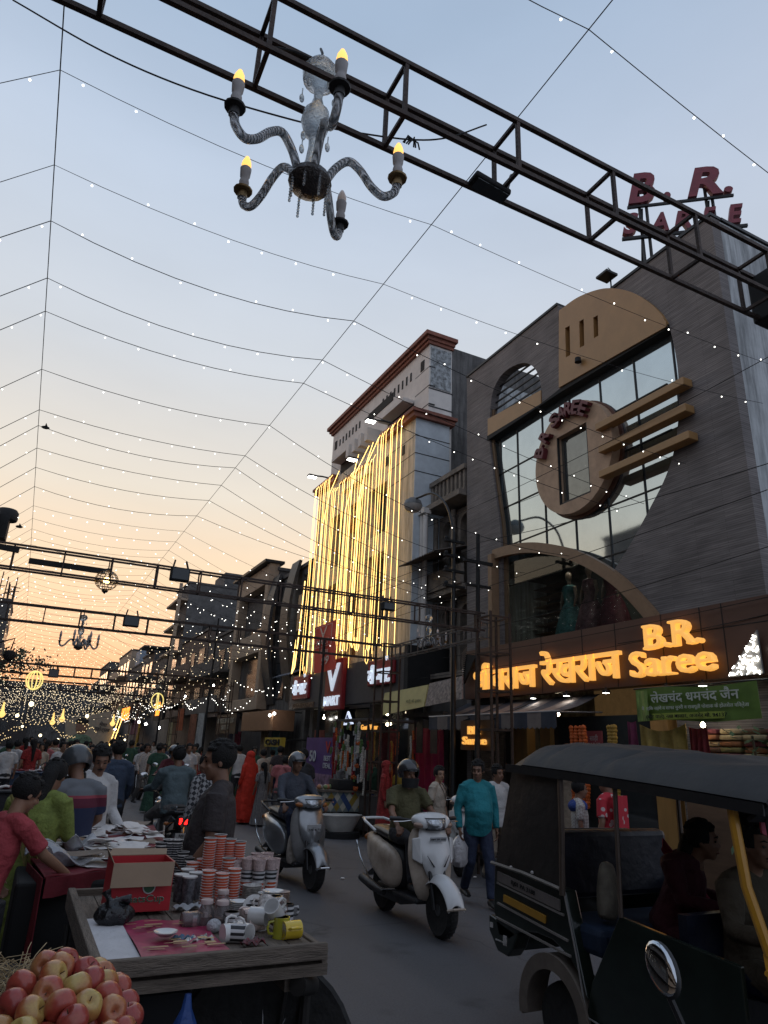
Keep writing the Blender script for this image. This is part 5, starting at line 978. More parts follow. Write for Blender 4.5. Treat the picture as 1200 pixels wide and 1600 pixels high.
def wheel(parent,c,R,wd,name='wheel',spokes=0,ax='X'):
    q=Matrix.Rotation(PI/2,3,'Y'); w=MB(); r=wd/2
    w.lathe([(R-r*1.3,-r*.75),(R-r*.55,-r),(R-r*.1,-r*.6),(R,0),(R-r*.1,r*.6),(R-r*.55,r),(R-r*1.3,r*.75)],28,c=c,q=q)
    for k in range(28):
        a=2*PI*k/28; w.box((c[0],c[1]+math.cos(a)*(R-.003),c[2]+math.sin(a)*(R-.003)),(wd*.55,.012,.014),rx=a)
    ty=w.build(name,M_tyre,parent)
    w=MB(); w.lathe([(R-r*1.35,-r*.6),(R-r*1.6,-r*.3),(R-r*1.6,r*.3),(R-r*1.35,r*.6)],24,c=c,q=q); w.lathe([(.001,-r*.9),(.05,-r*.8),(.06,0),(.05,r*.8),(.001,r*.9)],14,c=c,q=q)
    if spokes: 
        for k in range(spokes): a=2*PI*k/spokes; w.bar(c,(c[0]+((k%2)-.5)*.02,c[1]+math.cos(a)*(R-r*1.4),c[2]+math.sin(a)*(R-r*1.4)),.004)
    else:
        for k in range(5): a=2*PI*k/5; w.bar(c,(c[0],c[1]+math.cos(a)*(R-r*1.4),c[2]+math.sin(a)*(R-r*1.4)),.04,.03)
    w.build('rim',M_rim,ty)
def loft(mb,secs,n=16,pw=2.4):  # secs: (center xyz, half width x, half height z, tilt) superellipse in XZ plane swept along Y
    vs=[]
    for (c,a,b) in secs:
        for j in range(n):
            t=2*PI*j/n; cs,sn=math.cos(t),math.sin(t); vs.append((c[0]+a*math.copysign(abs(cs)**(2/pw),cs),c[1],c[2]+b*math.copysign(abs(sn)**(2/pw),sn)))
    fs=[(i*n+j,i*n+(j+1)%n,(i+1)*n+(j+1)%n,(i+1)*n+j) for i in range(len(secs)-1) for j in range(n)]+[tuple(range(n))[::-1],tuple((len(secs)-1)*n+j for j in range(n))]
    return mb._a(vs,fs)
def scooter(lbl,loc,rz,paint,dust,plate,style=0,steer=0.0,name='scooter',group=None):
    t=thing(name,lbl,'scooter',loc,rz,group); t.scale=(1.15,1.06,1.06)
    wheel(t,(0,.62,.24),.24,.11); wheel(t,(0,-.62,.24),.24,.11)
    # front fender
    w=MB(); 
    def f(u,v):
        a=rad(165-150*u); s=(v-.5)*2; r=.285+.012*math.sin(PI*u); return (s*(.085+.01*math.sin(PI*u)),.62+math.cos(a)*r*1.0,.25+math.sin(a)*r-.075*s*s)
    w.sheet(f,14,8); w.build('front_fender',paint,t,solid=.008,sub=1)
    w=MB(); w.tube([(-.088,.885,.285),(-.05,.93,.30),(.05,.93,.30),(.088,.885,.285)],.012,6); w.build('fender_trim',M_chr if style else dust,t)
    w=MB(); 
    for s in(-1,1): w.tube([(s*.075,.62,.24),(s*.07,.50,.60)],.018,8)
    w.tube([(0,.50,.55),(0,.36,1.0)],.03,8); w.build('fork',M_blk,t)
    # leg shield: wide outer shell
    rows=[(.27,.40,.10,.02),(.36,.46,.17,.05),(.48,.47,.205,.07),(.60,.465,.225,.09),(.72,.44,.225,.095),(.84,.405,.205,.085),(.93,.375,.16,.06)]
    def sh(u,v):
        k=v*(len(rows)-1); i=min(int(k),len(rows)-2); fr=k-i; z,y,hw,dp=[rows[i][q]*(1-fr)+rows[i+1][q]*fr for q in range(4)]; s=u*2-1
        return (s*hw,y-dp*abs(s)**2.2,z)
    w=MB(); w.sheet(sh,12,12); w.build('leg_shield',dust,t,solid=.03,sub=1)
    # front nose panel: raised, tapering to a point at the bottom
    nr=[(.46,.03,.50),(.52,.085,.53),(.60,.135,.545),(.70,.165,.535),(.80,.165,.50),(.90,.145,.455),(.95,.11,.425)]
    def nf(u,v):
        k=v*(len(nr)-1); i=min(int(k),len(nr)-2); fr=k-i; z,hw,y=[nr[i][q]*(1-fr)+nr[i+1][q]*fr for q in range(3)]; s=u*2-1
        return (s*hw,y-.05*abs(s)**2+.012*(1-abs(s)),z)
    w=MB(); w.sheet(nf,10,12); w.build('nose_panel',paint,t,solid=.02,sub=1)
    if style==0:
        for s in(-1,1): w=MB(); w.prism([(s*.045,.566,.60),(s*.105,.545,.685),(s*.115,.538,.70),(s*.06,.562,.60)],(0,.008,0)); w.build('intake_slot',M_black,t,smooth=False)
        for s in(-1,1): w=MB(); w.prism([(s*.15,.50,.62),(s*.215,.425,.66),(s*.215,.41,.84),(s*.155,.455,.86)],(s*.004,.02,0)); w.build('side_panel_insert',paint,t,bevel=.008,smooth=False)
    w=MB(); w.box((0,.538 if style==0 else .553,.845 if style==0 else .70),(.17,.01,.04 if style==0 else .085),rx=-.25); pl=w.build('number_plate',mat('plate_white',(.5,.5,.5),.5) if style else mat('plate_dark_text',(.40,.41,.42),.5),t,smooth=False)
    w=MB(); text_on(w,plate,(0,.546 if style==0 else .561,.845 if style==0 else .70),(-1,0,0),(0,-.25,1),.024 if style==0 else .055,.15,.003,.01); w.build('plate_lettering',M_black,t,smooth=False)
    # handlebar cowl turned with the steering
    w=MB(); loft(w,[((0,.24,1.0),.05,.03),((0,.28,1.005),.16,.055),((0,.34,1.01),.205,.075),((0,.41,1.005),.20,.082),((0,.47,.985),.165,.07),((0,.505,.965),.09,.035)],20,2.3); w.build('headlight_cowl',paint,t,sub=1)
    w=MB()
    def hf(u,v): s=u*2-1; zz=v; return (s*(.085+.02*zz),.492+.045*(1-s*s)+.012*math.sin(PI*zz)-.02*zz,.935+.085*zz)
    w.sheet(hf,10,6); w.build('headlight',M_lens,t,solid=.012)
    w=MB()
    def hb(u,v): s=u*2-1; return (s*(.10+.028*v),.470+.048*(1-s*s)+.01*math.sin(PI*v)-.02*v,.922+.112*v)
    w.sheet(hb,10,6); w.build('headlight_surround',M_blk,t,solid=.01)
    for s in(-1,1):
        w=MB(); w.ball((s*.155,.435,.965),(.055,.045,.032),12,8,q=Matrix.Rotation(-s*.5,3,'Z')); w.build('indicator',M_ind if style else mat('smoky_amber_lens',(.32,.22,.17),.15,metal=.3,var=.3),t)
        w=MB(); w.tube([(s*.17,.30,1.0),(s*.27,.26,1.01),(s*.34,.22,1.01)],.012,8); w.tube([(s*.26,.262,1.01),(s*.36,.212,1.01)],.02,10); w.build('grip',M_blk,t)
        w=MB(); w.tube([(s*.19,.34,1.0),(s*.27,.33,.99),(s*.35,.29,.985)],.006,6); w.build('brake_lever',M_chr,t)
    # floor, underframe
    w=MB(); w.b2((-.16,-.12,.25),(.16,.42,.30)); w.build('floorboard',M_blk,t,bevel=.02,smooth=False)
    w=MB(); w.b2((-.18,-.62,.16),(.10,-.05,.30)); w.tube([(-.13,-.62,.24),(-.13,-.2,.3)],.05,8); w.build('engine',M_eng,t,bevel=.02)
    w=MB(); w.tube([(.16,-.30,.24),(.17,-.55,.26),(.17,-.85,.30)],[.03,.05,.045],12); w.build('exhaust',M_eng,t)
    # tail body
    w=MB(); loft(w,[((0,.02,.50),.12,.20),((0,-.10,.50),.17,.23),((0,-.35,.52),.205,.22),((0,-.62,.58),.20,.18),((0,-.85,.66),.14,.12),((0,-.97,.70),.07,.05)],20,2.6); w.build('inner_body',M_blk,t,sub=1)
    for s in(-1,1):
        prof=[(.02,.36),(.04,.56),(-.05,.68),(-.4,.74),(-.8,.78),(-.96,.76),(-.98,.70),(-.8,.60),(-.55,.47),(-.3,.36),(-.1,.30)]
        w=MB(); n=len(prof); ys=[p[0] for p in prof]
        def bx(y,z): return s*(.225-.14*max(0,(-y-.45)/.55)**1.6-.05*max(0,(y+.1)/.15)+.02*math.sin(max(0,min(1,(z-.3)/.45))*PI))
        outer_=[(bx(y,z),y,z) for y,z in prof]; mid=(bx(-.4,.55)+s*.02,-.42,.56); inn=[(o_[0]-s*.08,o_[1],o_[2]) for o_ in outer_]
        vs=outer_+inn+[mid]; w._a(vs,[(i,(i+1)%n,2*n) for i in range(n)]+[(i,(i+1)%n,n+(i+1)%n,n+i) for i in range(n)]); w.build('side_cowl',dust if style==0 else paint,t,sub=2,ang=60)
        w=MB(); w.tube([(s*.19,.03,.33),(s*.25,-.15,.30),(s*.26,-.45,.36),(s*.245,-.75,.52),(s*.20,-.98,.66)],.009,6); w.build('crash_bar',M_chr,t)
    w=MB(); loft(w,[((0,.05,.76),.09,.03),((0,-.02,.775),.13,.05),((0,-.3,.78),.155,.055),((0,-.5,.81),.15,.06),((0,-.75,.82),.13,.05),((0,-.85,.81),.09,.03)],18,2.6); w.build('seat',M_seatv,t,sub=1)
    w=MB(); w.tube([(.14,-.6,.80),(.16,-.85,.88),(.12,-1.0,.90),(0,-1.04,.90),(-.12,-1.0,.90),(-.16,-.85,.88),(-.14,-.6,.80)],.016,8); w.build('grab_rail',paint if style==0 else M_blk,t)
    w=MB(); w.ball((0,-.98,.70),(.11,.035,.05),12,8); w.build('tail_light',M_ind,t)
    w=MB(); w.bar((0,-.80,.40),(0,-1.0,.30),.12,.02); w.build('rear_mudflap',M_blk,t)
    return t
def motorcycle(lbl,loc,rz,tank=(.03,.03,.035),lit=False,plate='',fuel_col=None,mirrors=True,group=None,front_plate=False,name='motorcycle'):
    t=thing(name,lbl,'motorcycle',loc,rz,group); R=.30
    wheel(t,(0,.66,R),R,.085,spokes=16); wheel(t,(0,-.62,R),R,.10,spokes=0)
    w=MB()
    for s in(-1,1): w.tube([(s*.08,.66,R),(s*.08,.42,.92)],.02,8)
    w.build('fork',M_chr,t)
    w=MB(); w.sheet(lambda u,v:((v-.5)*.12,.66+math.cos(rad(150-140*u))*(R+.035),R+math.sin(rad(150-140*u))*(R+.035)-.02*abs(v-.5)*2),12,4); w.build('front_mudguard',M_blk,t,solid=.008)
    w=MB(); w.tube([(0,.44,.85),(0,.1,.45),(0,-.25,.42),(0,-.6,.34)],.025,8); w.tube([(0,.42,.82),(0,-.05,.74),(0,-.75,.80)],.022,8); w.build('frame',M_blk,t)
    w=MB(); w.box((0,.05,.40),(.22,.36,.28)); w.tube([(0,.12,.5),(0,.2,.66)],.09,12); w.build('engine',M_eng,t,bevel=.03)
    m=mat('tank_%d_%d_%d'%tuple(int(c*100) for c in tank),tank,.25,coat=.6,var=.1)
    w=MB(); loft(w,[((0,.42,.86),.06,.05),((0,.34,.87),.12,.09),((0,.15,.87),.14,.11),((0,-.02,.83),.10,.07),((0,-.08,.80),.06,.04)],16); w.build('tank',m,t,sub=1)
    w=MB(); loft(w,[((0,-.02,.82),.07,.03),((0,-.15,.80),.125,.05),((0,-.45,.82),.135,.05),((0,-.75,.87),.12,.045),((0,-.86,.87),.08,.03)],16); w.build('seat',M_seatv,t,sub=1)
    for s in(-1,1): w=MB(); w.prism([(s*.10,-.05,.55),(s*.10,-.05,.76),(s*.10,-.8,.84),(s*.07,-.95,.80),(s*.09,-.5,.62)],(s*.03,0,0)); w.build('side_panel',m,t,bevel=.015,smooth=False)
    w=MB(); w.sheet(lambda u,v:((v-.5)*.14,-.62+math.cos(rad(60+100*u))*(R+.05),R+math.sin(rad(60+100*u))*(R+.05)-.02*abs(v-.5)*2),12,4); w.bar((0,-.85,.62),(0,-1.02,.38),.15,.012); w.build('rear_mudguard',M_blk,t,solid=.01)
    w=MB(); w.box((0,-.97,.79),(.15,.08,.12)); w.build('tail_housing',M_blk,t,bevel=.02)
    w=MB(); w.box((0,-1.015,.785),(.105,.02,.075)); w.build('tail_light',mat('lit_red_tail_lamp',(.6,.02,.02),.3,var=.5,nscale=90,emit=(1,.012,.01),es=3.2) if lit else mat('dark_red_lens',(.12,.01,.01),.2),t,bevel=.006)
    w=MB(); w.box((0,-1.02,.60),(.17,.008,.095)); w.build('number_plate',mat('plate_white2',(.5,.49,.46),.5),t,smooth=False); w=MB(); text_on(w,plate,(0,-1.026,.60),(1,0,0),UZ,.06,.14,.003,.008); w.build('plate_lettering',M_black,t,smooth=False)
    w=MB(); w.box((0,-1.03,.47),(.13,.01,.13)); w.build('mudflap',mat('grey_flap',(.16,.155,.14),.7,var=.3),t,smooth=False)
    w=MB(); w.tube([(-.0,-.55,.92),(.12,-.75,.93),(.1,-1.0,.92),(-.1,-1.0,.92),(-.12,-.75,.93),(0,-.55,.92)],.011,6); w.build('grab_rail',M_chr,t)
    for s in(-1,1):
        w=MB(); w.tube([(s*.12,-.62,.33),(s*.12,-.5,.72)],.028,8); w.build('shock_absorber',M_chr,t)
        w=MB(); w.tube([(s*.10,-.88,.76),(s*.17,-.90,.75)],.006,6); w.ball((s*.19,-.90,.75),(.035,.03,.025),10,6); w.build('indicator',M_ind,t)
        w=MB(); w.tube([(s*.02,.36,.98),(s*.12,.36,1.06),(s*.27,.30,1.08),(s*.36,.24,1.06)],.012,8); w.tube([(s*.27,.295,1.08),(s*.37,.235,1.06)],.019,8); w.build('handlebar',M_blk,t)
        if mirrors: w=MB(); w.tube([(s*.24,.31,1.08),(s*.27,.33,1.2),(s*.31,.32,1.26)],.006,6); w.build('mirror_stem',M_blk,t); w=MB(); w.ball((s*.33,.32,1.28),(.065,.012,.042),14,8); w.build('mirror',M_chr,t)
        w=MB(); w.tube([(s*.1,.0,.28),(s*.24,.0,.28)],.014,6); w.tube([(s*.1,-.5,.32),(s*.22,-.5,.36)],.014,6); w.build('footrest',M_blk,t)
    w=MB(); w.tube([(.12,.15,.25),(.16,-.3,.24),(.17,-.9,.34)],[.02,.035,.05],10); w.build('exhaust',M_chr,t)
    w=MB(); w.ball((0,.50,.90),(.09,.06,.09),14,10); w.build('headlight',M_lens,t)
    return t
SC1=scooter('white scooter with a dusty cream leg shield ridden towards the camera in mid road',(4.17,7.40,0),PI-.02,M_wp,M_dust,'RJ01 SH 1142')
SC2=scooter('silver scooter coming up behind the cup cart with a cloth bag on its floorboard',(3.72,9.95,0),PI+.06,M_sil,M_sild,'RJ01\n2AS 4171',style=1)
MC1=motorcycle('motorcycle with a glowing red tail light seen from behind beyond the stack of cups',(2.08,10.85,0),.03,lit=True,plate='RJ01\nSS 4218')
MC2=motorcycle('motorcycle under the man in the white checked shirt, riding away with a white plate',(2.05,18.3,0),-.05,plate='RJ01 7C'); 
MC3=motorcycle('dark motorcycle of the man in maroon coming towards the camera behind the teal rider',(3.15,16.6,0),PI-.25,plate='RJ')
# parked bikes near the food cart and far ones
MC4=scooter('parked light scooter standing behind the man in the teal shirt',(6.9,10.3,0),2.3,M_wp,M_wp,'RJ01')
MC5=motorcycle('parked dark motorcycle beside the diamond patterned food cart',(6.3,17.2,0),2.5,plate='RJ')
MIRR=40
# motorcycle by the camera: its mirror shows over the rickshaw
d_=ray(1032,1512).normalized(); mp_=CAM+d_*1.42
MC6=thing('handlebar','black motorcycle handlebar with an oval mirror and amber indicator in the near right foreground','handlebar',(mp_.x,mp_.y,mp_.z-.22))
n_=(-d_+Vector((-.5,.55,.25))).normalized(); qq=n_.to_track_quat('Z','Y').to_matrix()@Matrix.Rotation(rad(MIRR),3,'Z')
w=MB(); w.ball((0,0,.22),(.024,.043,.005),20,10,q=qq); w.build('mirror',mat('mirror_silver',(.55,.57,.6),.03,metal=1,var=0),MC6); w=MB(); w.ball(Vector((0,0,.22))-n_*.008,(.0265,.0455,.009),20,10,q=qq); w.build('mirror_shell',M_blk,MC6)
w=MB(); w.tube([(.02,.02,.20),(.07,.0,.08),(.08,-.03,0),(.06,-.05,-.03)],.006,6); w.build('mirror_stem',M_blk,MC6); w=MB(); w.tube([(.16,.07,-.05),(.06,-.05,-.03),(-.02,-.14,-.06)],.014,8); w.tube([(.04,-.07,-.035),(-.06,-.19,-.07)],.021,10); w.build('grip',M_blk,MC6)
w=MB(); w.ball((.135,.05,.03),(.022,.018,.016),10,8); w.build('indicator',mat('amber_lens_bright',(.5,.28,.05),.2),MC6)
w=MB(); w.tube([(.16,.07,-.05),(.3,.1,-.1),(.35,.1,-.9)],.02,8); w.build('fork_tube',M_blk,MC6)

# ---------------------------------------------------------------- auto rickshaw (heads towards the camera, its right side facing us)
X0,X1=3.30,4.58
def Q(u,v,x=X0): return PX(u,v,x)
AR=thing('auto_rickshaw','black and yellow auto rickshaw with a vinyl hood filling the right foreground','auto rickshaw',(3.95,3.6,0))
M_hood=mat('black_vinyl_hood',(.011,.011,.012),.6,var=.3,nscale=3,bump=.6,bscale=5); M_abody=mat('rickshaw_black_green_paint',(.010,.016,.012),.3,var=.3,coat=.4); M_ayel=mat('rickshaw_yellow_paint',(.52,.25,.02),.4,var=.12,coat=.3); M_mud=mat('dusty_mudguard',(.13,.105,.085),.75,var=.2,nscale=8); M_tube=mat('brown_painted_tube',(.10,.075,.06),.45,metal=.3,var=.2)
def hood(u,v):  # u across, v from back to front
    s=u*2-1; y=4.42-2.08*v; back=max(0,1-v/.10); ze=1.70-.115*v**1.3; cr=.17*(1-.25*back)
    prof=(1-abs(s)**3.2)**.7 if abs(s)<1 else 0
    rib=-.022*math.exp(-((v-.20)/.012)**2)-.026*math.exp(-((v-.47)/.014)**2)
    return ((X0+X1)/2+s*((X1-X0)/2+.03-.05*back),y,ze+cr*prof+rib*prof-.05*back+.008*math.sin(y*9+s*3)*prof+.006*math.sin(s*13+y*4)*prof)
w=MB(); w.sheet(hood,26,60); w.build('hood',M_hood,AR,world=True,solid=.02)
for s_,X in ((-1,X0-.03),(1,X1+.03)):
    w=MB(); w.sheet(lambda u,v:(X-s_*.0+s_*.004*math.sin(u*9),4.42-2.06*u,1.70-.115*u**1.3-.055*v),20,1); w.build('hood_hem',M_hood,AR,world=True,solid=.012)
w=MB(); w.sheet(lambda u,v:(X0+(X1-X0)*u,2.34-.10*math.sin(PI*u)-.0*v+.14*(v),1.56+.17*(1-abs(u*2-1)**3)*(1-v)+.04-.10*v),16,4); w.build('hood_visor',M_hood,AR,world=True,solid=.02)
# canvas rear quarter on the near side and the back
cq=[(4.50,1.66),(4.10,1.64),(4.02,1.05),(4.03,.98),(4.66,1.02)]
def canv(u,v): y0=4.40+.22*(1-v); y1=3.85-.0*(1-v); y=y0+(y1-y0)*u; return (X0-.02*math.sin(PI*u)*math.sin(PI*v)+.02*(1-u),y,1.0+.67*v-.035*u*(1-v))
w=MB(); w.sheet(canv,12,12); w.build('side_canvas',mat('brown_black_canvas',(.030,.025,.022),.55,var=.25,nscale=5,bump=.4,bscale=10),AR,world=True,solid=.012)
w=MB(); w.sheet(lambda u,v:(X0+.02+(X1-X0-.04)*u,4.62-.08*v+.05*math.sin(PI*u),1.0+.24*v),10,6); w.build('rear_canvas',MATS['brown_black_canvas'],AR,world=True,solid=.012)
w=MB(); w.tube([(X0-.02,4.63,1.01),(X0-.03,4.25,1.0),(X0-.03,3.87,.965)],.012,6); w.tube([(X0-.02,4.42,1.67),(X0-.03,3.9,1.645)],.008,6); w.build('canvas_piping',mat('pale_piping',(.22,.2,.18),.5),AR,world=True)
for (u_,v_) in ((802,1355),(835,1363)): p=Q(u_,v_); w=MB(); w.ball(p+Vector((-.02,0,0)),.011,8,6); w.build('rivet',mat('rivet_white',(.55,.52,.5),.4),AR,world=True)
# rear side body, stepped pressings
w=MB(); pb=[(4.62,1.0),(3.86,.955),(3.70,.40),(3.76,.52),(3.86,.60),(4.0,.65),(4.16,.655),(4.33,.63),(4.45,.55),(4.58,.55),(4.64,.70)]
w.prism([(X0,a,b) for a,b in pb],(.1,0,0)); w.prism([(X1,a,b) for a,b in pb],(-.1,0,0)); w.b2((X0+.02,4.54,.45),(X1-.02,4.64,1.0)); w.build('rear_body',M_abody,AR,world=True,smooth=False,bevel=.01)
w=MB(); w.bar((X0-.008,4.57,.930),(X0-.008,3.90,.865),.012,.062,up=(0,0,1)); w.build('number_board',mat('grey_number_board',(.15,.13,.12),.6,var=.2),AR,smooth=False,world=True)
w=MB(); text_on(w,'RJ01 PA 3188',(X0-.018,4.27,.901),(0,-1,-.1),(0,-.1,1),.036,.26,.003,.006); w.build('number_lettering',M_black,AR,smooth=False,world=True)
w=MB(); w.bar((X0-.008,4.50,.80),(X0-.008,4.05,.755),.012,.045); w.build('yellow_reflector',mat('yellow_reflector_strip',(.42,.22,.03),.4),AR,smooth=False,world=True)
for (a,b) in (((4.58,.885),(3.87,.815)),((4.58,.755),(3.84,.68)),((4.60,.66),(3.82,.60))): w=MB(); w.bar((X0-.006,*a),(X0-.006,*b),.014,.012); w.build('trim_strip',MATS['pale_piping'],AR,smooth=False,world=True)
# rear bumper flap
w=MB(); w.prism([(X0+.0,4.70,.66),(X0,4.36,.60),(X0,4.42,.50),(X0,4.48,.44),(X0,4.60,.45),(X0,4.70,.56)],(.12,0,0)); w.build('bumper_flap',M_abody,AR,world=True,smooth=False,bevel=.01)
w=MB(); w.box((X0-.005,4.50,.535),(.008,.035,.06)); w.box((X0-.005,4.66,.60),(.008,.03,.03)); w.box((X0-.005,4.56,.52),(.006,.1,.008)); w.build('torn_sticker',mat('torn_white_sticker',(.4,.38,.36),.7,var=.6,nscale=40),AR,smooth=False,world=True)
# mudguard and wheels
for s_,X in ((-1,X0),(1,X1)):
    w=MB(); w.sheet(lambda u,v:(X+s_*.03-s_*.2*v,3.98+math.cos(rad(185-180*u+0))*-.31,.22+max(-.12,math.sin(rad(-8+196*u))*.34)),22,2); w.build('mudguard',M_mud,AR,world=True,solid=.02)
    w=MB(); w.sheet(lambda u,v:(X+s_*.035,3.98+math.cos(rad(-10+200*u))*(.25+.075*v),.24+math.sin(rad(-10+200*u))*(.25+.09*v)),22,2); w.build('mudguard_face',M_mud,AR,world=True,solid=.015)
    c=(X-s_*.09,3.98,.21); 
    ww=MB(); q=Matrix.Rotation(PI/2,3,'Y'); ww.lathe([(.12,-.05),(.17,-.06),(.20,-.045),(.21,0),(.20,.045),(.17,.06),(.12,.05)],28,c=c,q=q); ty=ww.build('wheel',M_tyre,AR,world=True)
    ww=MB(); ww.lathe([(.125,-.045),(.10,-.03),(.09,.02),(.03,.03),(.0001,.03)],20,c=(c[0]+s_*.0,c[1],c[2]),q=Matrix.Rotation(s_*PI/2,3,'Y')); ww.build('hub',mat('dusty_hub',(.14,.125,.11),.6,metal=.2,var=.3),AR,world=True)
c=(3.94,2.25,.21); ww=MB(); ww.lathe([(.12,-.05),(.17,-.06),(.20,-.045),(.21,0),(.20,.045),(.17,.06),(.12,.05)],24,c=c,q=Matrix.Rotation(PI/2,3,'Y')); ww.build('wheel',M_tyre,AR,world=True)
# frame tubes, sills, floor
w=MB(); w.tube([(X0-.015,3.84,1.64),(X0-.02,3.84,1.3),(X0-.02,3.86,.93)],.019,8); w.build('door_pillar',M_tube,AR,world=True)
w=MB(); w.tube([(X0,3.36,1.63),(X0,3.38,.90)],.014,8); w.build('door_pillar',M_tube,AR,world=True)
w=MB(); w.tube([(X0-.01,3.85,.93),(X0-.01,3.76,.60),(X0-.01,3.70,.32),(X0-.01,3.45,.30),(X0,2.6,.30)],.006,6); w.build('door_edge_trim',mat('worn_bright_edge',(.32,.31,.3),.4,metal=.4),AR,world=True)
w=MB(); w.b2((X0+.01,2.5,.28),(X1-.01,3.75,.33)); w.b2((X0+.01,2.45,.2),(X0+.05,3.8,.33)); w.build('floor',M_abody,AR,smooth=False,world=True)
w=MB(); w.prism([(X0+.005,3.40,.90),(X0+.005,2.62,.84),(X0+.005,2.62,.31),(X0+.005,3.72,.31),(X0+.005,3.66,.5)],(.03,0,0)); w.build('side_panel',M_abody,AR,smooth=False,world=True,bevel=.006)
for X in (X1-.02,): w=MB(); w.tube([(X,4.0,1.66),(X,4.0,.93)],.016,8); w.tube([(X,3.36,1.63),(X,3.36,.3)],.016,8); w.tube([(X,2.55,1.58),(X,2.5,.9)],.016,8); w.build('far_pillar',M_tube,AR,world=True)
w=MB(); w.b2((X1-.04,2.62,.3),(X1-.01,3.9,.86)); w.build('far_side_panel',M_abody,AR,smooth=False,world=True)
M_navy=mat('navy_vinyl',(.006,.009,.020),.4,var=.2,bump=.3,bscale=12); M_blueseat=mat('blue_seat_cloth',(.010,.022,.050),.7,var=.3)
w=MB(); w.b2((X0+.08,4.08,.85),(X1-.08,4.2,1.28)); w.build('seat_back',M_navy,AR,world=True,bevel=.04,smooth=False); w=MB(); w.b2((X0+.06,3.62,.62),(X1-.06,4.1,.78)); w.build('passenger_seat',M_blueseat,AR,world=True,bevel=.04,smooth=False)
w=MB(); w.b2((X0+.08,2.98,.33),(X1-.08,3.04,.98)); w.build('partition',M_navy,AR,world=True,smooth=False); w=MB(); w.b2((X0+.3,2.72,.62),(X1-.3,3.0,.74)); w.build('driver_seat',M_navy,AR,world=True,bevel=.03,smooth=False)
# far half of the cabin is closed by an added black sheet that darkens it
w=MB(); w.sheet(lambda u,v:(X1-.05+.015*math.sin(u*20),3.50-.95*u,.86+.76*v),14,4); w.build('cabin_shade_sheet',M_black,AR,world=True,solid=.01)
# windscreen frame and yellow front
w=MB(); w.tube([(X0+.02,2.58,1.60),(X0-.0,2.53,1.2),(X0+.03,2.47,.92)],.026,8); w.build('windscreen_pillar',M_ayel,AR,world=True)
w=MB(); w.tube([(X0+.10,2.44,1.56),(X0+.07,2.40,1.2),(X0+.13,2.35,.95),(X0+.4,2.22,.9),(X1-.4,2.22,.9),(X1-.13,2.35,.95),(X1-.07,2.40,1.2),(X1-.10,2.44,1.56)],.018,8); w.build('windscreen_seal',M_blk,AR,world=True)
w=MB(); w.sheet(lambda u,v:(X0+.02+(X1-X0-.04)*u,2.50-.32*math.sin(PI*u)**.7-.04*(1-v),.42+.50*v),20,6); w.build('front_panel',M_ayel,AR,world=True,solid=.02)
w=MB(); w.sheet(lambda u,v:(X0+.12+(X1-X0-.24)*u,2.38-.15*math.sin(PI*u)+.03*v,.95+.6*v),8,4); w.build('windscreen',mat('windscreen_glass',(.7,.8,.8),.03,var=0,trans=1,ior=1.1),AR,world=True)
w=MB(); w.ball((X0+.2,2.40,1.13),(.03,.004,.035),14,8); w.build('round_sticker',mat('pale_sticker',(.25,.42,.4),.6),AR,world=True)
w=MB(); w.tube([(X0+.06,2.41,1.08),(X0+.28,2.34,1.13)],.005,6); w.build('wiper',M_blk,AR,world=True); w=MB(); w.tube([(X0-.0,2.46,.86),(X0-.05,2.44,.86)],.012,8); w.build('hinge',M_ayel,AR,world=True)
w=MB(); w.sheet(lambda u,v:(X0+.12+.05*u,2.50,1.44+.10*v-.02*u),3,3); w.build('pink_charm',mat('pink_cloth_charm',(.45,.08,.12),.7),AR,world=True,solid=.01)
V3=lambda *a:Vector(a)
# ================================================================ CARTS AND GOODS
M_wood=mat('worn_grey_wood',(.14,.112,.088),.8,var=.4,nscale=6,stretch=(1,8,8),bump=.5,bscale=25); M_wood2=mat('worn_grey_wood_long',(.14,.112,.088),.8,var=.4,nscale=6,stretch=(8,1,8),bump=.5,bscale=25); M_iron=mat('cart_iron',(.03,.028,.026),.6,metal=.4,var=.3)
CX0,CX1,CY0,CY1,CZ=.44,1.36,3.20,4.62,.92
C1=thing('handcart','wooden handcart on spoked wheels loaded with cups, plates and a red carton','cart',(.9,3.9,0))
w=MB(); w.b2((CX0-.02,CY0-.03,CZ-.035),(CX1+.015,CY0,CZ+.03)); w.build('front_board',M_wood,C1,smooth=False,bevel=.006,world=True)
w=MB(); w.b2((CX0-.02,CY1,CZ-.08),(CX1+.02,CY1+.03,CZ+.03)); w.build('rear_board',M_wood,C1,smooth=False,bevel=.006,world=True)
w=MB(); w.b2((CX0-.04,CY0,CZ-.06),(CX0-.0,CY1,CZ+.04)); w.build('side_board',M_wood2,C1,smooth=False,bevel=.006,world=True)
w=MB(); w.b2((CX1,CY0,CZ-.06),(CX1+.03,CY1,CZ+.005)); w.build('side_board',M_wood2,C1,smooth=False,bevel=.006,world=True)
w=MB(); 
for k in range(9): x=CX0+.003+k*(CX1-CX0)/9; w.b2((x,CY0,CZ-.03),(x+(CX1-CX0)/9-.006,CY1,CZ-.005))
w.build('deck',M_wood2,C1,smooth=False,world=True)
w=MB(); w.b2((CX0+.05,CY0+.0,CZ-.10),(CX1+.03,CY0+.05,CZ-.055)); w.b2((CX0+.05,CY1-.1,CZ-.17),(CX1,CY1-.04,CZ-.11)); w.b2((CX0+.08,CY0+.06,CZ-.165),(CX0+.14,CY1-.1,CZ-.105)); w.b2((CX1-.14,CY0+.06,CZ-.165),(CX1-.08,CY1-.1,CZ-.105)); w.build('under_frame',M_wood,C1,smooth=False,world=True)
q_=Matrix.Rotation(PI/2,3,'Y')
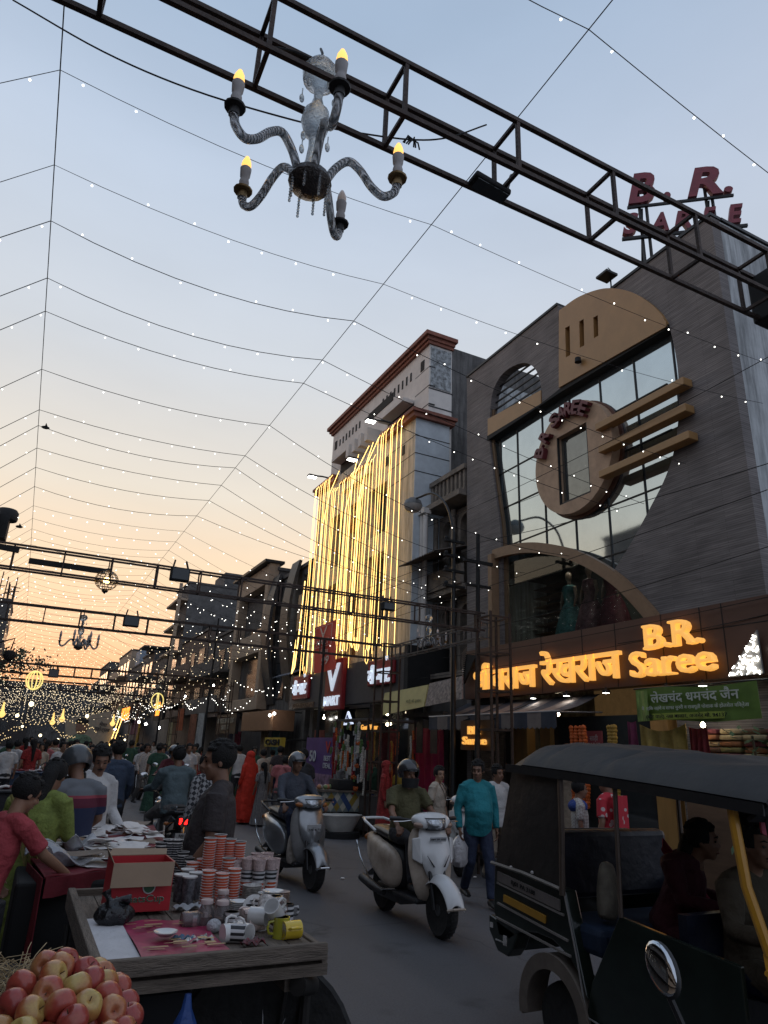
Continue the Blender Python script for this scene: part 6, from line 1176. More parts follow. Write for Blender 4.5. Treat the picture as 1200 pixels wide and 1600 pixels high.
for (x,y) in ((CX0+.02,3.62),(CX1-.12,3.52),(CX0+.02,4.3),(CX1-.16,4.3)):
    q_=Matrix.Rotation(rad(62) if (y<3.6) else 0,3,'Z')@Matrix.Rotation(PI/2,3,'Y')
    ww=MB(); ww.lathe([(.385,-.012),(.405,-.016),(.42,0),(.405,.016),(.385,.012)],32,c=(x,y,.42),q=q_); wh=ww.build('wheel',M_tyre,C1,world=True)
    ww=MB(); 
    for k in range(22): a=2*PI*k/22; ww.bar(V3(x,y,.42)+q_@V3(0,0,.02 if k%2 else -.02),V3(x,y,.42)+q_@V3(math.cos(a+.2)*.39,math.sin(a+.2)*.39,0),.0035)
    ww.lathe([(.001,-.04),(.025,-.04),(.025,.04),(.001,.04)],10,c=(x,y,.42),q=q_); ww.build('spokes',M_chr,C1,world=True,smooth=False)
    ww=MB(); ww.tube([(x-.05,y-.0,.42),(x-.05,y+.12,CZ-.10)],.014,6); ww.tube([(x+.05,y,.42),(x+.05,y+.12,CZ-.10)],.014,6); ww.tube([(x+.05,y,.42),(x+.05,y-.12,CZ-.10)],.014,6); ww.build('fork',M_iron,C1,world=True)
w=MB(); w.tube([(CX1-.02,CY0+.1,CZ-.15),(CX1-.03,CY0+.1,0)],.022,8); w.tube([(CX1+.03,CY0+.25,CZ-.1),(CX1-.02,CY0+.2,.3)],.012,8); w.build('leg',M_iron,C1,world=True); w=MB(); w.tube([(CX1-.10,CY0+.01,CZ-.13),(CX1+.0,CY0+.1,CZ-.16)],.04,12); w.build('cross_tube',M_iron,C1,world=True)
w=MB(); w.tube([(CX0+.1,3.42,.33),(CX1-.1,3.42,.33)],.012,6); w.tube([(CX0+.1,3.42,.45),(CX1-.1,3.42,.46)],.01,6); w.build('axle_bar',M_iron,C1,world=True)
w=MB()
for k in range(12): w.bar((.78+k*.03,3.40,.42),(.78+k*.03,3.40,.18),.003)
for z in (.42,.30,.18): w.bar((.77,3.40,z),(1.13,3.40,z),.004)
w.build('wire_basket',M_iron,C1,smooth=False,world=True)
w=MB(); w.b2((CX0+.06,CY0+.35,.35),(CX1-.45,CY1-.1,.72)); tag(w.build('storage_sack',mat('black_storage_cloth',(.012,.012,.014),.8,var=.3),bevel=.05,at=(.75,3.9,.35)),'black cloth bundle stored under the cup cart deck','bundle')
M_blue=mat('blue_plastic_bag',(.02,.06,.22),.45,var=.3,bump=.8,bscale=12)
w=MB(); w.lathe([(.012,0),(.02,-.05),(.045,-.1),(.06,-.3),(.07,-.45),(.05,-.5),(.0,-.52)],12); 
for i,v in enumerate(w.v): a=math.atan2(v[1],v[0]); w.v[i]=(v[0]*(1+.25*math.sin(a*5)),v[1]*(.7),v[2])
o=w.build('plastic_bag',M_blue); o.location=(CX0+.34,CY0-.05,CZ-.1); tag(o,'blue plastic bag hanging from the front board of the cup cart','bag')
q_=Matrix.Rotation(PI/2,3,'Y')
# --- contents
DZ=CZ-.004
def put_px(u,v,z=DZ): return PZ(u,v,z)
w=MB(); a=PZ(150,1400,DZ); w.b2((CX0+.005,CY0+.06,DZ),(CX0+.16,4.0,DZ+.012)); tag(w.build('paper_stack',mat('creased_white_paper',(.55,.54,.55),.8,var=.08,bump=.6,bscale=20),smooth=False,at=(.5,3.6,DZ)),'white wrapping paper along the left board of the cup cart','paper')
w=MB(); w.sheet(lambda u,v:(.60+.36*u,CY0+.04+.62*v,DZ+.016+.006*math.sin(u*9+v*5)),12,10); tag(w.build('printed_sheet',mat('magenta_print',(.30,.02,.07),.45,var=.35,nscale=9),solid=.003,at=(.85,3.5,DZ)),'magenta and orange printed sheet under the goods on the cup cart','sheet')
w=MB()
for i in range(26): x=.62+R_.random()*.30; y=CY0+.1+R_.random()*.5; w.box((x,y,DZ+.030),(R_.uniform(.02,.08),.006,.001)) if i%2 else w.box((x,y,DZ+.0305),(R_.uniform(.03,.09),R_.uniform(.01,.03),.001))
tag(w.build('printed_marks',mat('print_marks',(.38,.25,.12),.5,var=.5,nscale=8),smooth=False,at=(.85,3.5,DZ)),'small ochre and pale marks printed across the magenta sheet','print')
# carton
bx=PZ(166,1428,DZ+.02); bx2=PZ(262,1428,DZ+.02); K=thing('cardboard_carton','red cup carton with its tan flap folded down on the cup cart','box',(bx.x,bx.y,DZ+.02),0)
wd_=bx2.x-bx.x+.02; hh_=.225; dp=.25; M_cred=mat('red_carton_print',(.42,.012,.02),.55,var=.1); M_kraft=mat('kraft_board',(.27,.19,.125),.8,var=.08)
w=MB(); w.b2((0,0,0),(wd_,.006,hh_)); w.b2((0,dp,0),(wd_,dp+.006,hh_)); w.b2((0,.006,0),(.006,dp,hh_)); w.b2((wd_-.006,.006,0),(wd_,dp,hh_)); w.b2((.006,.006,0),(wd_-.006,dp,.006)); w.build('carton_body',M_cred,K,smooth=False)
w=MB(); w.prism([(.0,-.002,hh_),(wd_,-.002,hh_),(wd_-.015,-.045,hh_-.105),(-.008,-.045,hh_-.105)],(0,-.004,.001)); w.build('front_flap',M_kraft,K,smooth=False)
w=MB(); w.prism([(0,dp,hh_),(wd_,dp,hh_),(wd_+.02,dp+.10,hh_+.015),(.03,dp+.11,hh_+.02)],(0,0,.004)); w.prism([(wd_,0.01,hh_),(wd_,dp,hh_),(wd_+.06,dp-.04,hh_-.06),(wd_+.06,.05,hh_-.06)],(.004,0,0)); w.prism([(0,0.01,hh_),(0,dp,hh_),(-.02,dp-.04,hh_+.05),(-.02,.05,hh_+.04)],(.004,0,0)); w.build('back_flaps',M_kraft,K,smooth=False)
w=MB(); text_on(w,'WhatsCup',(wd_*.5,-.003,.055),(1,0,0),UZ,.042,wd_*.78,.003,.012); w.build('white_outline',mat('lettering_white',(.5,.5,.5),.5),K,smooth=False); w=MB(); text_on(w,'WhatsCup',(wd_*.5,-.006,.055),(1,0,0),UZ,.038,wd_*.77,.003,.0); w.build('green_lettering',mat('lettering_green',(.02,.10,.04),.5),K,smooth=False)
w=MB(); w.lathe([(.032,0),(.032,.003),(.0,.003)],20,c=(wd_*.62,-.002,.112),q=Matrix.Rotation(PI/2,3,'X')); w.build('logo_ring',MATS['lettering_white'],K,smooth=False); w=MB(); w.lathe([(.026,0),(.026,.005),(.0,.005)],20,c=(wd_*.62,-.002,.112),q=Matrix.Rotation(PI/2,3,'X')); w.build('logo_disc',MATS['lettering_green'],K,smooth=False)
# black bag
w=MB(); w.ball((0,0,.05),(.085,.06,.055),18,12); 
for i,v in enumerate(w.v): 
    a=math.atan2(v[1],v[0]); k=1+.12*math.sin(a*6+v[2]*30)+.06*math.sin(a*11); w.v[i]=(v[0]*k,v[1]*k,v[2]*(1+.1*math.sin(a*3)))
w.tube([(-.02,.0,.085),(-.035,.01,.12),(-.05,.02,.15)],[.035,.012,.024],9); w.tube([(-.02,.0,.09),(.02,-.005,.118),(.06,.0,.112)],[.03,.010,.024],9)
p=PZ(176,1448,DZ); o=w.build('plastic_bag',mat('glossy_black_bag',(.012,.012,.014),.22,var=.2,bump=.9,bscale=28)); o.location=p; tag(o,'knotted black plastic bag in front of the red carton','bag')
# cups
def cupprof(r0,r1,h,t=.003): return [(.001,0),(r0,0),(r1,h),(r1+.003,h),(r1+.003,h+.003),(r1-t,h+.003),(r0-t,.004),(.001,.004)]
def stripes(name,ca,cb,sc,rough=.5,axis=2):
    m=mat(name,ca,rough,var=0)
    def f(t,b):
        co=t.nodes.new('ShaderNodeTexCoord'); sp=t.nodes.new('ShaderNodeSeparateXYZ'); t.links.new(co.outputs['Object'],sp.inputs[0]); mm=t.nodes.new('ShaderNodeMath'); mm.operation='MULTIPLY'; mm.inputs[1].default_value=sc; t.links.new(sp.outputs[axis],mm.inputs[0]); fr=t.nodes.new('ShaderNodeMath'); fr.operation='FRACT'; t.links.new(mm.outputs[0],fr.inputs[0]); g_=t.nodes.new('ShaderNodeMath'); g_.operation='GREATER_THAN'; g_.inputs[1].default_value=.5; t.links.new(fr.outputs[0],g_.inputs[0])
        mx=t.nodes.new('ShaderNodeMix'); mx.data_type='RGBA'; t.links.new(g_.outputs[0],mx.inputs[0]); mx.inputs[6].default_value=(*ca,1); mx.inputs[7].default_value=(*cb,1); t.links.new(mx.outputs[2],b.inputs['Base Color'])
    return tweak(m,f)
M_cw=mat('white_paper_cup',(.60,.58,.56),.5,var=.05); M_co=mat('orange_red_cup',(.66,.10,.03),.5,var=.08); M_cb=mat('black_cup',(.03,.03,.035),.45,var=.1); M_cp=mat('pink_pattern_cup',(.50,.38,.36),.5,var=.35,nscale=90); M_cz=stripes('striped_black_white',(.55,.54,.54),(.02,.02,.022),42); M_ring=mat('ring_pattern_cup',(.10,.10,.11),.5,var=.95,nscale=45); M_por=mat('white_porcelain',(.62,.61,.59),.15,var=.04,coat=.5); M_yel=mat('yellow_mug_glaze',(.62,.44,.03),.2,coat=.4,var=.05); M_yel2=mat('olive_yellow_mug_glaze',(.36,.34,.03),.2,coat=.4,var=.05)
STK={}
def cupstack(u,v,n,m,r=.0375,z0=DZ,gap=.0135,top=None,lbl='',rim=M_cw,h=.07):
    key=(n,m.name,r,gap)
    p=PZ(u,v,z0); t=thing('cup_stack',lbl,'cups',p,0,None)
    if key in STK:
        for nm,me in STK[key]: o=bpy.data.objects.new(nm,me); COL.objects.link(o); o.parent=t
    else:
        w=MB(); 
        for k in range(n): w.lathe([(r*.8,k*gap),(r*.82+.0005,k*gap),(r*1.0,k*gap+gap*.84)],18)
        w.lathe([(r*.75,0),(r*.8,0)],18); w.lathe([(r*.82,n*gap-gap*.4),(r*1.0,n*gap+h*.25)],18)
        a=w.build('cup_sides',m,t); w=MB()
        for k in range(n): w.lathe([(r*1.0,k*gap+gap*.84),(r*1.03,k*gap+gap*.88),(r*1.03,k*gap+gap*.98),(r*.98,k*gap+gap)],18)
        z=n*gap+h*.25; w.lathe([(r*1.0,z),(r*1.07,z+.001),(r*1.07,z+.004),(r*.98,z+.004),(r*.8,z-.035),(.001,z-.035)],18); b=w.build('cup_rims',rim,t); STK[key]=[('cup_sides',a.data),('cup_rims',b.data)]
    t.rotation_euler.z=R_.uniform(0,6); return t
LB=0
ordn=['leftmost','second','third','fourth','fifth','sixth','seventh','eighth','ninth','tenth','eleventh','twelfth']
# front tall orange stacks
for i,(u,v,n) in enumerate(((321,1413,11),(343,1413,10),(362,1409,11),(352,1398,13))): cupstack(u,v,n,M_co,lbl='tall orange paper cup stack in front of the striped cups, %s from the left'%ordn[i].replace('leftmost','first'))
for i,(u,v,n) in enumerate(((296,1392,10),(312,1390,11),(330,1386,12))): cupstack(u,v,n,M_co,lbl='orange paper cup stack in the middle row, %s from the left'%ordn[i].replace('leftmost','first'))
for i,(u,v,n) in enumerate(((320,1392,20),(336,1389,21),(352,1388,19),(368,1388,18))): cupstack(u,v,n,M_co,lbl='orange paper cup stack at the back of the cart, %s from the left'%ordn[i].replace('leftmost','first'))
for i,(u,v,n) in enumerate(((383,1398,4),(401,1400,4),(420,1398,4))):
    cupstack(u,v,n,M_co,lbl='short orange stack under the pink patterned cups, %s from the left'%ordn[i].replace('leftmost','first'))
    q=PZ(u,v,DZ); z=DZ+n*.0135+.02
    for k,(mm,nn,l2) in enumerate(((M_cz,4,'black and white striped cups'),(M_cp,4,'pink patterned cups'))):
        t=thing('cup_stack','%s, %s column from the left at the cart rear'%(l2,ordn[i].replace('leftmost','first')),'cups',(q.x,q.y,z)); w=MB(); w.lathe([(.032,0),(.040,.058),(.0425,.058),(.0425,.062),(.038,.062),(.032,.02),(.001,.02)],18); w.build('cup_sides',mm,t); z+=.06
for i,(u,v) in enumerate(((376,1390),(392,1387),(408,1386),(364,1396),(424,1390),(398,1380),(414,1379))):
    t=thing('cup_stack','pink patterned cups piled behind the orange stacks, %s from the left'%ordn[i].replace('leftmost','first'),'cups',PZ(u,v,DZ)); w=MB(); w.lathe([(.033,0),(.040,.17),(.0425,.17),(.0425,.175),(.038,.175),(.03,.14),(.001,.14)],18); w.build('cup_sides',M_cp,t)
for i,(u,v,n) in enumerate(((244,1381,16),(256,1380,17),(268,1380,17),(280,1381,12),(292,1382,10))): cupstack(u,v,n,M_cb,lbl='black striped cup stack at the rear left corner, %s'%ordn[i].replace('leftmost','first'),r=.038)
for i,(u,v,n) in enumerate(((283,1380,5),(300,1376,5),(318,1384,5))): cupstack(u,v,n,M_cb,lbl='low black cup stack right of the carton, %s from the left'%ordn[i].replace('leftmost','first'),r=.038)
for i,(u,v) in enumerate(((279,1408),(292,1412),(302,1404),(288,1398))):
    t=thing('cup_stack','black ring patterned cups beside the carton, %s from the left'%ordn[i].replace('leftmost','first'),'cups',PZ(u,v,DZ)); w=MB(); w.lathe([(.032,0),(.038,.13),(.041,.13),(.041,.135),(.037,.135),(.03,.1),(.001,.1)],18); w.build('cup_sides',M_ring,t); w=MB(); w.lathe([(.0415,.128),(.043,.131),(.043,.136),(.038,.137)],18); w.build('cup_rims',M_cw,t)
# plates / bowls
def plates(u,v,n,r,lbl,gap=.008,z0=DZ,tilt=None,m=M_por):
    p=PZ(u,v,z0); w=MB()
    for k in range(n): w.lathe([(r*.45,k*gap),(r*.55,k*gap),(r,k*gap+.016),(r,k*gap+.019),(r*.5,k*gap+.005),(.001,k*gap+.005)],26)
    o=w.build('plate_stack' if n>1 else 'plate',m); o.location=p
    if tilt: o.rotation_euler=tilt
    return tag(o,lbl,'plate')
plates(392,1408,9,.055,'stack of patterned plates right of the orange cups',m=mat('grey_band_plate',(.42,.40,.37),.3,var=.5,nscale=50))
plates(397,1424,1,.075,'white bowl standing tilted behind the mugs',tilt=(rad(62),0,rad(12)),z0=DZ+.035); plates(258,1462,1,.052,'single white saucer on the magenta sheet near the front board',z0=DZ+.03)
plates(415,1420,6,.05,'stack of small bowls near the mugs',gap=.012); plates(438,1416,8,.048,'stack of brown rimmed saucers at the right rear of the mugs',m=mat('brown_saucer',(.30,.20,.16),.3,var=.6,nscale=30)); plates(372,1430,7,.05,'stack of grey saucers behind the standing jars'); plates(352,1424,5,.045,'small white saucer stack beside the jars'); plates(425,1410,3,.06,'white bowls stacked behind the leaning mug',gap=.02,z0=DZ+.03)
w=MB(); w.lathe([(.03,0),(.062,.045),(.065,.045),(.06,.04),(.028,.006),(.001,.006)],24); o=w.build('bowl',mat('brown_rim_bowl',(.55,.5,.45),.3,var=.3,nscale=20)); o.location=PZ(403,1398,DZ)+Vector((0,0,.03)); tag(o,'deep bowl with dark pattern behind the plate stack','bowl')
def mug(u,v,m,lbl,rot=(0,0,0),r=.038,h=.085,mi=None,z=DZ,ha=0):
    p=PZ(u,v,z); t=thing('mug',lbl,'mug',p); 
    tt=MB(); q=(Matrix.Rotation(rot[2],3,'Z')@Matrix.Rotation(rot[1],3,'Y')@Matrix.Rotation(rot[0],3,'X'))
    off=Vector((0,0,r*math.sin(abs(rot[0]) if rot[0] else abs(rot[1]))))
    M=Matrix.Translation(off)@q.to_4x4(); tt.M=M; tt.lathe([(.001,0),(r,0),(r,h),(r-.004,h)],22); tt.build('mug_body',m,t)
    tt=MB(); tt.M=M; tt.lathe([(r-.004,h),(r-.004,.006),(.001,.006)],22); tt.build('inside',mi or M_por,t)
    tt=MB(); tt.M=M@Matrix.Rotation(ha,4,'Z'); tt.tube([(r-.002,0,h*.82),(r+.022,0,h*.78),(r+.028,0,h*.5),(r+.02,0,h*.25),(r-.002,0,h*.2)],.006,8); tt.build('handle',m if mi is None else m,t); return t
mug(438,1465,M_yel2,'olive yellow mug standing at the front board',ha=PI); mug(467,1466,M_yel,'bright yellow mug lying on its side at the front right corner',rot=(0,-PI/2,0.1),ha=-PI/2+.3)
mug(346,1474,M_por,'white mug lying on its side at the front board',rot=(0,PI/2,.15),ha=PI*.9); mug(382,1474,M_cz,'black mug with white stripes lying at the front board',rot=(0,-PI/2,-.5),ha=1)
mug(405,1452,M_por,'white mug with handle beside the olive yellow one',ha=PI*.8); mug(400,1436,M_cz,'striped mug with a white rim behind the front mugs',ha=PI); mug(432,1442,M_por,'white mug tipped towards the camera above the yellow mugs',rot=(.9,0,-.8),z=DZ+.05,ha=1)
mug(449,1436,M_cz,'small striped mug at the right edge of the cart',r=.03,h=.07); mug(423,1445,mat('brown_band_mug',(.10,.05,.04),.3,var=.6,nscale=20),'brown banded mug in the pile near the right edge',rot=(.7,0,.6),z=DZ+.02)
mug(384,1456,mat('floral_white_mug',(.55,.42,.38),.3,var=.9,nscale=34),'white mug with red and green flower print, lying down',rot=(0,PI/2,.1),ha=2); mug(376,1447,MATS['floral_white_mug'],'second flower print mug lying behind the first',rot=(0,PI/2,.3),ha=2); mug(367,1468,M_por,'white mug seen open end on at the front',rot=(PI/2,0,.5),ha=2)
mug(428,1428,M_por,'white mug standing at the rear right edge of the pile',ha=.5); mug(412,1440,mat('speckled_mug',(.4,.36,.33),.3,var=.7,nscale=60),'speckled mug in the middle of the pile',rot=(0,.9,1.2),z=DZ+.03,ha=2); mug(390,1444,M_por,'white mug lying across the pile behind the flower print mugs',rot=(0,PI/2,-.7),z=DZ+.03,ha=2); mug(360,1456,M_cz,'striped mug standing beside the crumpled wrapper',ha=2,r=.033)
# glass jars with dark contents
M_jar=mat('jar_glass',(.75,.7,.7),.04,var=0,trans=.9,ior=1.3); M_jam=mat('dark_red_jar_contents',(.10,.015,.012),.3,var=.3)
def jar(u,v,lbl,lie=False):
    p=PZ(u,v,DZ); t=thing('glass_jar',lbl,'jar',p); M=Matrix.Translation((0,0,.036))@Matrix.Rotation(PI/2,4,'Y')@Matrix.Rotation(.0,4,'Z') if lie else None
    w=MB(); w.M=M; w.lathe([(.001,.001),(.034,.001),(.038,.01),(.038,.075),(.026,.095),(.026,.108),(.024,.108),(.024,.094),(.035,.073),(.035,.012),(.001,.006)],22); w.build('glass',M_jar,t)
    w=MB(); w.M=M; w.lathe([(.001,.008),(.0335,.009),(.0335,.05),(.001,.05)],20); w.build('contents',M_jam,t); w=MB(); w.M=M; w.lathe([(.001,.122),(.028,.122),(.030,.118),(.030,.104),(.0275,.104)],20); w.build('lid',mat('pale_pink_lid',(.5,.4,.38),.4),t)
jar(319,1450,'left glass jar with dark red contents standing in front of the orange cups'); jar(344,1452,'right glass jar with dark red contents standing in front of the orange cups'); jar(345,1432,'glass jar half hidden behind the two front jars'); jar(281,1452,'glass jar lying on its side next to the saucer',lie=True)
for (u,v,s_,l,m) in ((292,1420,.14,'grey card leaning beside the carton',mat('grey_card',(.3,.31,.32),.6)),(305,1436,.12,'pale blue card beneath the jars',mat('pale_card',(.42,.46,.5),.6)),(285,1470,.09,'small blue leaflet beside the saucer',mat('blue_leaflet',(.05,.12,.2),.5,var=.6,nscale=30)),(310,1472,.12,'crumpled silver foil at the front board',mat('silver_foil',(.5,.5,.48),.25,metal=.6,var=.5,nscale=50,bump=1,bscale=60)),(395,1475,.1,'clear crumpled wrapper with dark red scraps near the yellow mugs',mat('dark_red_scrap',(.09,.015,.02),.3,var=.8,nscale=60))):
    p=PZ(u,v,DZ+.01); w=MB(); w.sheet(lambda a,b:((a-.5)*s_,(b-.5)*s_*.6,.012*math.sin(a*11)*math.cos(b*9)+.01),10,8); o=w.build('card' if 'card' in l else 'leaflet' if 'leaf' in l else 'wrapper',m,solid=.003); o.location=p; o.rotation_euler.z=R_.uniform(-.5,.5); tag(o,l,'paper')
w=MB(); w.ball((0,0,.03),(.035,.03,.03),14,10); o=w.build('crumpled_paper_ball',mat('crumpled_white',(.5,.5,.52),.6,bump=1,bscale=60,var=.2)); o.location=PZ(333,1458,DZ); tag(o,'crumpled white wrapper ball between the jars and the white mug','paper')

# --- second table: red cloth with papers
TX0,TX1,TY0,TY1,TZ=-.55,1.32,4.95,7.1,.93
T2=thing('market_table','table under a dark red cloth spread with white papers and plastic sheets','table',(.4,5.9,0)); M_rc=mat('dark_red_table_cloth',(.16,.012,.02),.8,var=.25,nscale=5,bump=.4,bscale=14)
quad2=[PZ(70,1372,TZ),PZ(275,1345,TZ),PZ(240,1290,TZ),PZ(20,1305,TZ)]
w=MB(); 
def tb(u,v): a=quad2[0].lerp(quad2[1],u); b=quad2[3].lerp(quad2[2],u); p=a.lerp(b,v); return (p.x,p.y,TZ+.006*math.sin(u*23+v*9))
w.sheet(tb,24,16); w.build('cloth_top',M_rc,T2,world=True,solid=.008)
def skirt(a,b,d,n=20): 
    w=MB(); dn=(b-a).normalized(); nn=Vector((dn.y,-dn.x,0)); w.sheet(lambda u,v:tuple(a.lerp(b,u)+nn*(.012+.018*math.sin(u*31)*v)+Vector((0,0,-d*v))),n,5); w.build('cloth_skirt',M_rc,T2,world=True,solid=.006)
skirt(quad2[0],quad2[1],.11); w=MB(); e=quad2[3]-quad2[0]; skirt(quad2[0]+e*.3-Vector((.02,0,0)),quad2[0],.5); 
w=MB()
for s in(.08,.9):
    for r in (.1,.9): p=quad2[0].lerp(quad2[1],s).lerp(quad2[3].lerp(quad2[2],s),r); w.bar((p.x,p.y,0),(p.x,p.y,TZ-.01),.05)
w.build('legs',M_iron,T2,smooth=False,world=True)
M_pap=mat('white_packing_paper',(.66,.63,.60),.75,var=.06,bump=.5,bscale=18)
rp=random.Random(21); NAMES=['crumpled white paper sheet','creased pale packing sheet','white paper with a curled corner','folded white wrapping sheet']
for i in range(64):
    u=.16+.8*rp.random(); v=.06+.88*rp.random(); p=Vector(tb(u,v)); sz=rp.uniform(.12,.27); a0,b0=rp.uniform(0,6),rp.uniform(0,6)
    w=MB(); w.sheet(lambda a,b:((a-.5)*sz,(b-.5)*sz*.8,.006*math.sin(a*7+a0)*math.sin(b*6+b0)+.018*max(0,a-.8)*4),9,8); o=w.build('paper_sheet',M_pap if i%6 else mat('grey_brown_card',(.17,.13,.10),.7),solid=.002); o.location=p+Vector((0,0,.012+.0011*i)); o.rotation_euler=(rp.uniform(-.04,.04),rp.uniform(-.04,.04),rp.uniform(0,6)); tag(o,'white or grey packing paper sheet strewn on the dark red table cloth','paper','packing papers strewn on the red table')
M_clear=mat('clear_plastic_sheet',(.7,.72,.75),.12,var=.1,trans=.6,bump=.6,bscale=20,ior=1.2)
for i,(u,v,s_) in enumerate(((82,1330,.34),(100,1338,.3),(120,1318,.25))):
    p=PZ(u,v,TZ+.07); w=MB(); w.sheet(lambda a,b:((a-.5)*s_,(b-.5)*s_*.7,.05*math.sin(a*5+i)+.03*math.sin(b*7)),10,8); o=w.build('plastic_sheet',M_clear,solid=.003); o.location=p; o.rotation_euler.z=.5*i; tag(o,['clear plastic sheet bunched at the left end of the red table','second clear plastic sheet beside the boy\'s hand','clear plastic sheet near the middle of the red table'][i],'plastic')
w=MB(); w.b2((-.14,-.09,0),(.14,.09,.05)); o=w.build('small_carton',M_kraft,bevel=.01,smooth=False); o.location=PZ(98,1320,TZ+.012); o.rotation_euler.z=.5; tag(o,'flat brown carton among the plastic sheets on the red table','box')
for (u,v,l,sc) in ((180,1306,'white blade tool pointing up at the back of the red table',1),(193,1311,'second flat white blade at the back of the red table',.8)):
    p=PZ(u,v,TZ+.03); w=MB(); w.prism([(-.1,0,0),(.06,0,.035),(.1,.0,.06),(.05,0,.01)],(0,.006,0)); w.bar((-.2,0,-.0),(-.08,0,.005),.03,.02); o=w.build('blade_tool',mat('pale_blade',(.5,.52,.55),.3,metal=.4),smooth=False); o.location=p; o.scale=(sc,)*3; tag(o,l,'tool')
w=MB(); w.b2((.15,5.3,.02),(.95,6.2,.88)); tag(w.build('under_table_shade_box',M_black,at=(.5,5.7,0),bevel=.02,smooth=False),'added black box darkening the space under the red table','crate')  # black box added so the space under the table stays dark
# --- fruit cart with straw
FC=thing('fruit_cart','low cart covered with straw in the bottom left corner holding the red fruit','cart',(.0,2.5,0)); w=MB(); w.b2((-.75,1.9,.72),(.36,2.98,.80)); w.build('deck',M_wood,FC,smooth=False,world=True,bevel=.01)
w=MB(); 
for x in (-.6,.3):
    for y in (2.0,2.9): w.bar((x,y,0),(x,y,.72),.05)
w.build('legs',M_wood,FC,smooth=False,world=True)
M_straw=mat('dry_straw',(.36,.27,.15),.8,var=.3,nscale=30); w=MB(); rr=random.Random(8)
for i in range(2600):
    x=rr.uniform(-.6,.40); y=rr.uniform(2.2,3.02); z=.80+rr.random()*.07+.05*math.exp(-((x-.33)/.06)**2)+.16*max(0,min(1,(.32-x)/.12))*max(0,1-((y-2.85)/.30)**2); a=rr.uniform(0,2*PI); L_=rr.uniform(.05,.16)
    if x>.30 and rr.random()<.5: a=rr.uniform(-.8,.8)
    d=Vector((math.cos(a)*L_,math.sin(a)*L_,rr.uniform(-.04,.06))); c=Vector((x,y,z)); m=c+d*.5+Vector((0,0,rr.uniform(0,.03))); w.tube([c,m,c+d],.0016,3,cap=False)
tag(w.build('straw',M_straw),'dry straw bedding under the fruit',None,None,'stuff'); bpy.data.objects['straw']['category']='straw'
def apple_mat(name,base,blush,pos):
    m=mat(name,base,.32,var=0,coat=.25)
    def f(t,b):
        co=t.nodes.new('ShaderNodeTexCoord'); n=t.nodes.new('ShaderNodeTexNoise'); n.inputs['Scale'].default_value=9; n.inputs['Detail'].default_value=5; t.links.new(co.outputs['Object'],n.inputs[0])
        g2=t.nodes.new('ShaderNodeSeparateXYZ'); t.links.new(co.outputs['Object'],g2.inputs[0]); ad=t.nodes.new('ShaderNodeMath'); ad.operation='MULTIPLY_ADD'; t.links.new(g2.outputs[2],ad.inputs[0]); ad.inputs[1].default_value=6; t.links.new(n.outputs['Fac'],ad.inputs[2])
        r=t.nodes.new('ShaderNodeValToRGB'); r.color_ramp.elements[0].position=pos; r.color_ramp.elements[1].position=pos+.28; r.color_ramp.elements[0].color=(*base,1); r.color_ramp.elements[1].color=(*blush,1); t.links.new(ad.outputs[0],r.inputs[0])
        st=t.nodes.new('ShaderNodeTexNoise'); st.inputs['Scale'].default_value=160; t.links.new(co.outputs['Object'],st.inputs[0]); mu=t.nodes.new('ShaderNodeMix'); mu.data_type='RGBA'; mu.blend_type='MULTIPLY'; mu.inputs[0].default_value=.35; t.links.new(r.outputs[0],mu.inputs[6]); t.links.new(st.outputs['Fac'],mu.inputs[7]); t.links.new(mu.outputs[2],b.inputs['Base Color'])
    return tweak(m,f)
AM=[apple_mat('apple_skin_red',(.36,.05,.04),(.50,.16,.08),.62),apple_mat('apple_skin_blush',(.42,.07,.045),(.56,.30,.11),.5),apple_mat('apple_skin_yellow',(.42,.10,.04),(.56,.40,.12),.38)]
ame=[]
for k in range(3):
    w=MB(); prof=[]; 
    for i in range(17): a=PI*i/16; r=math.sin(a)*.5*(1+.08*math.cos(a)); z=-math.cos(a)*.45+(.13*math.exp(-(r/.13)**2) if a<PI/2 else -.20*math.exp(-(r/.15)**2)); prof.append((max(r,.001)*.080,z*.078))
    w.lathe(prof,20); 
    for i,v in enumerate(w.v): a=math.atan2(v[1],v[0]); f=1+.03*math.sin(a*5+k)*(v[2]>-.01); w.v[i]=(v[0]*f,v[1]*f,v[2])
    o=w.build('apple',AM[k]); ame.append(o.data); bpy.data.objects.remove(o)
w=MB(); w.tube([(0,0,.018),(.002,0,.028),(.004,0,.034)],.0014,5); so_=w.build('stem',mat('apple_stem',(.08,.05,.02),.8)); stem_me=so_.data; bpy.data.objects.remove(so_)
def surf(x,y): # heap height over the deck
    return .83+max(0,.30*(1-((x-.22)/.36)**2-((y-2.42)/.62)**2))
pts=[]; rr=random.Random(4)
for lay in range(2):
    tries=0
    while tries<4200:
        tries+=1; x=rr.uniform(-.3,.42); y=rr.uniform(1.95,2.93); z=surf(x,y)-(.0 if lay==0 else .06)
        if ((x-.12)/.36)**2+((y-2.35)/.62)**2>1.05: continue
        pass
        if y>2.15 and x<.02+.48*(y-2.15): continue
        if all((Vector((x,y,z))-p).length>.064 for p in pts): pts.append(Vector((x,y,z)))
vis=0
for p in pts:
    k=rr.choice([0,1,1,2,2]); t=thing('apple','red and yellow blushed apple in the heap on the straw cart','apple',tuple(p),0,'apples heaped on the straw cart')
    t.rotation_euler=(rr.uniform(-1.3,1.3),rr.uniform(-1.3,1.3),rr.uniform(0,6)); 
    o=bpy.data.objects.new('fruit',ame[k]); COL.objects.link(o); o.parent=t; o2=bpy.data.objects.new('stem',stem_me); COL.objects.link(o2); o2.parent=t
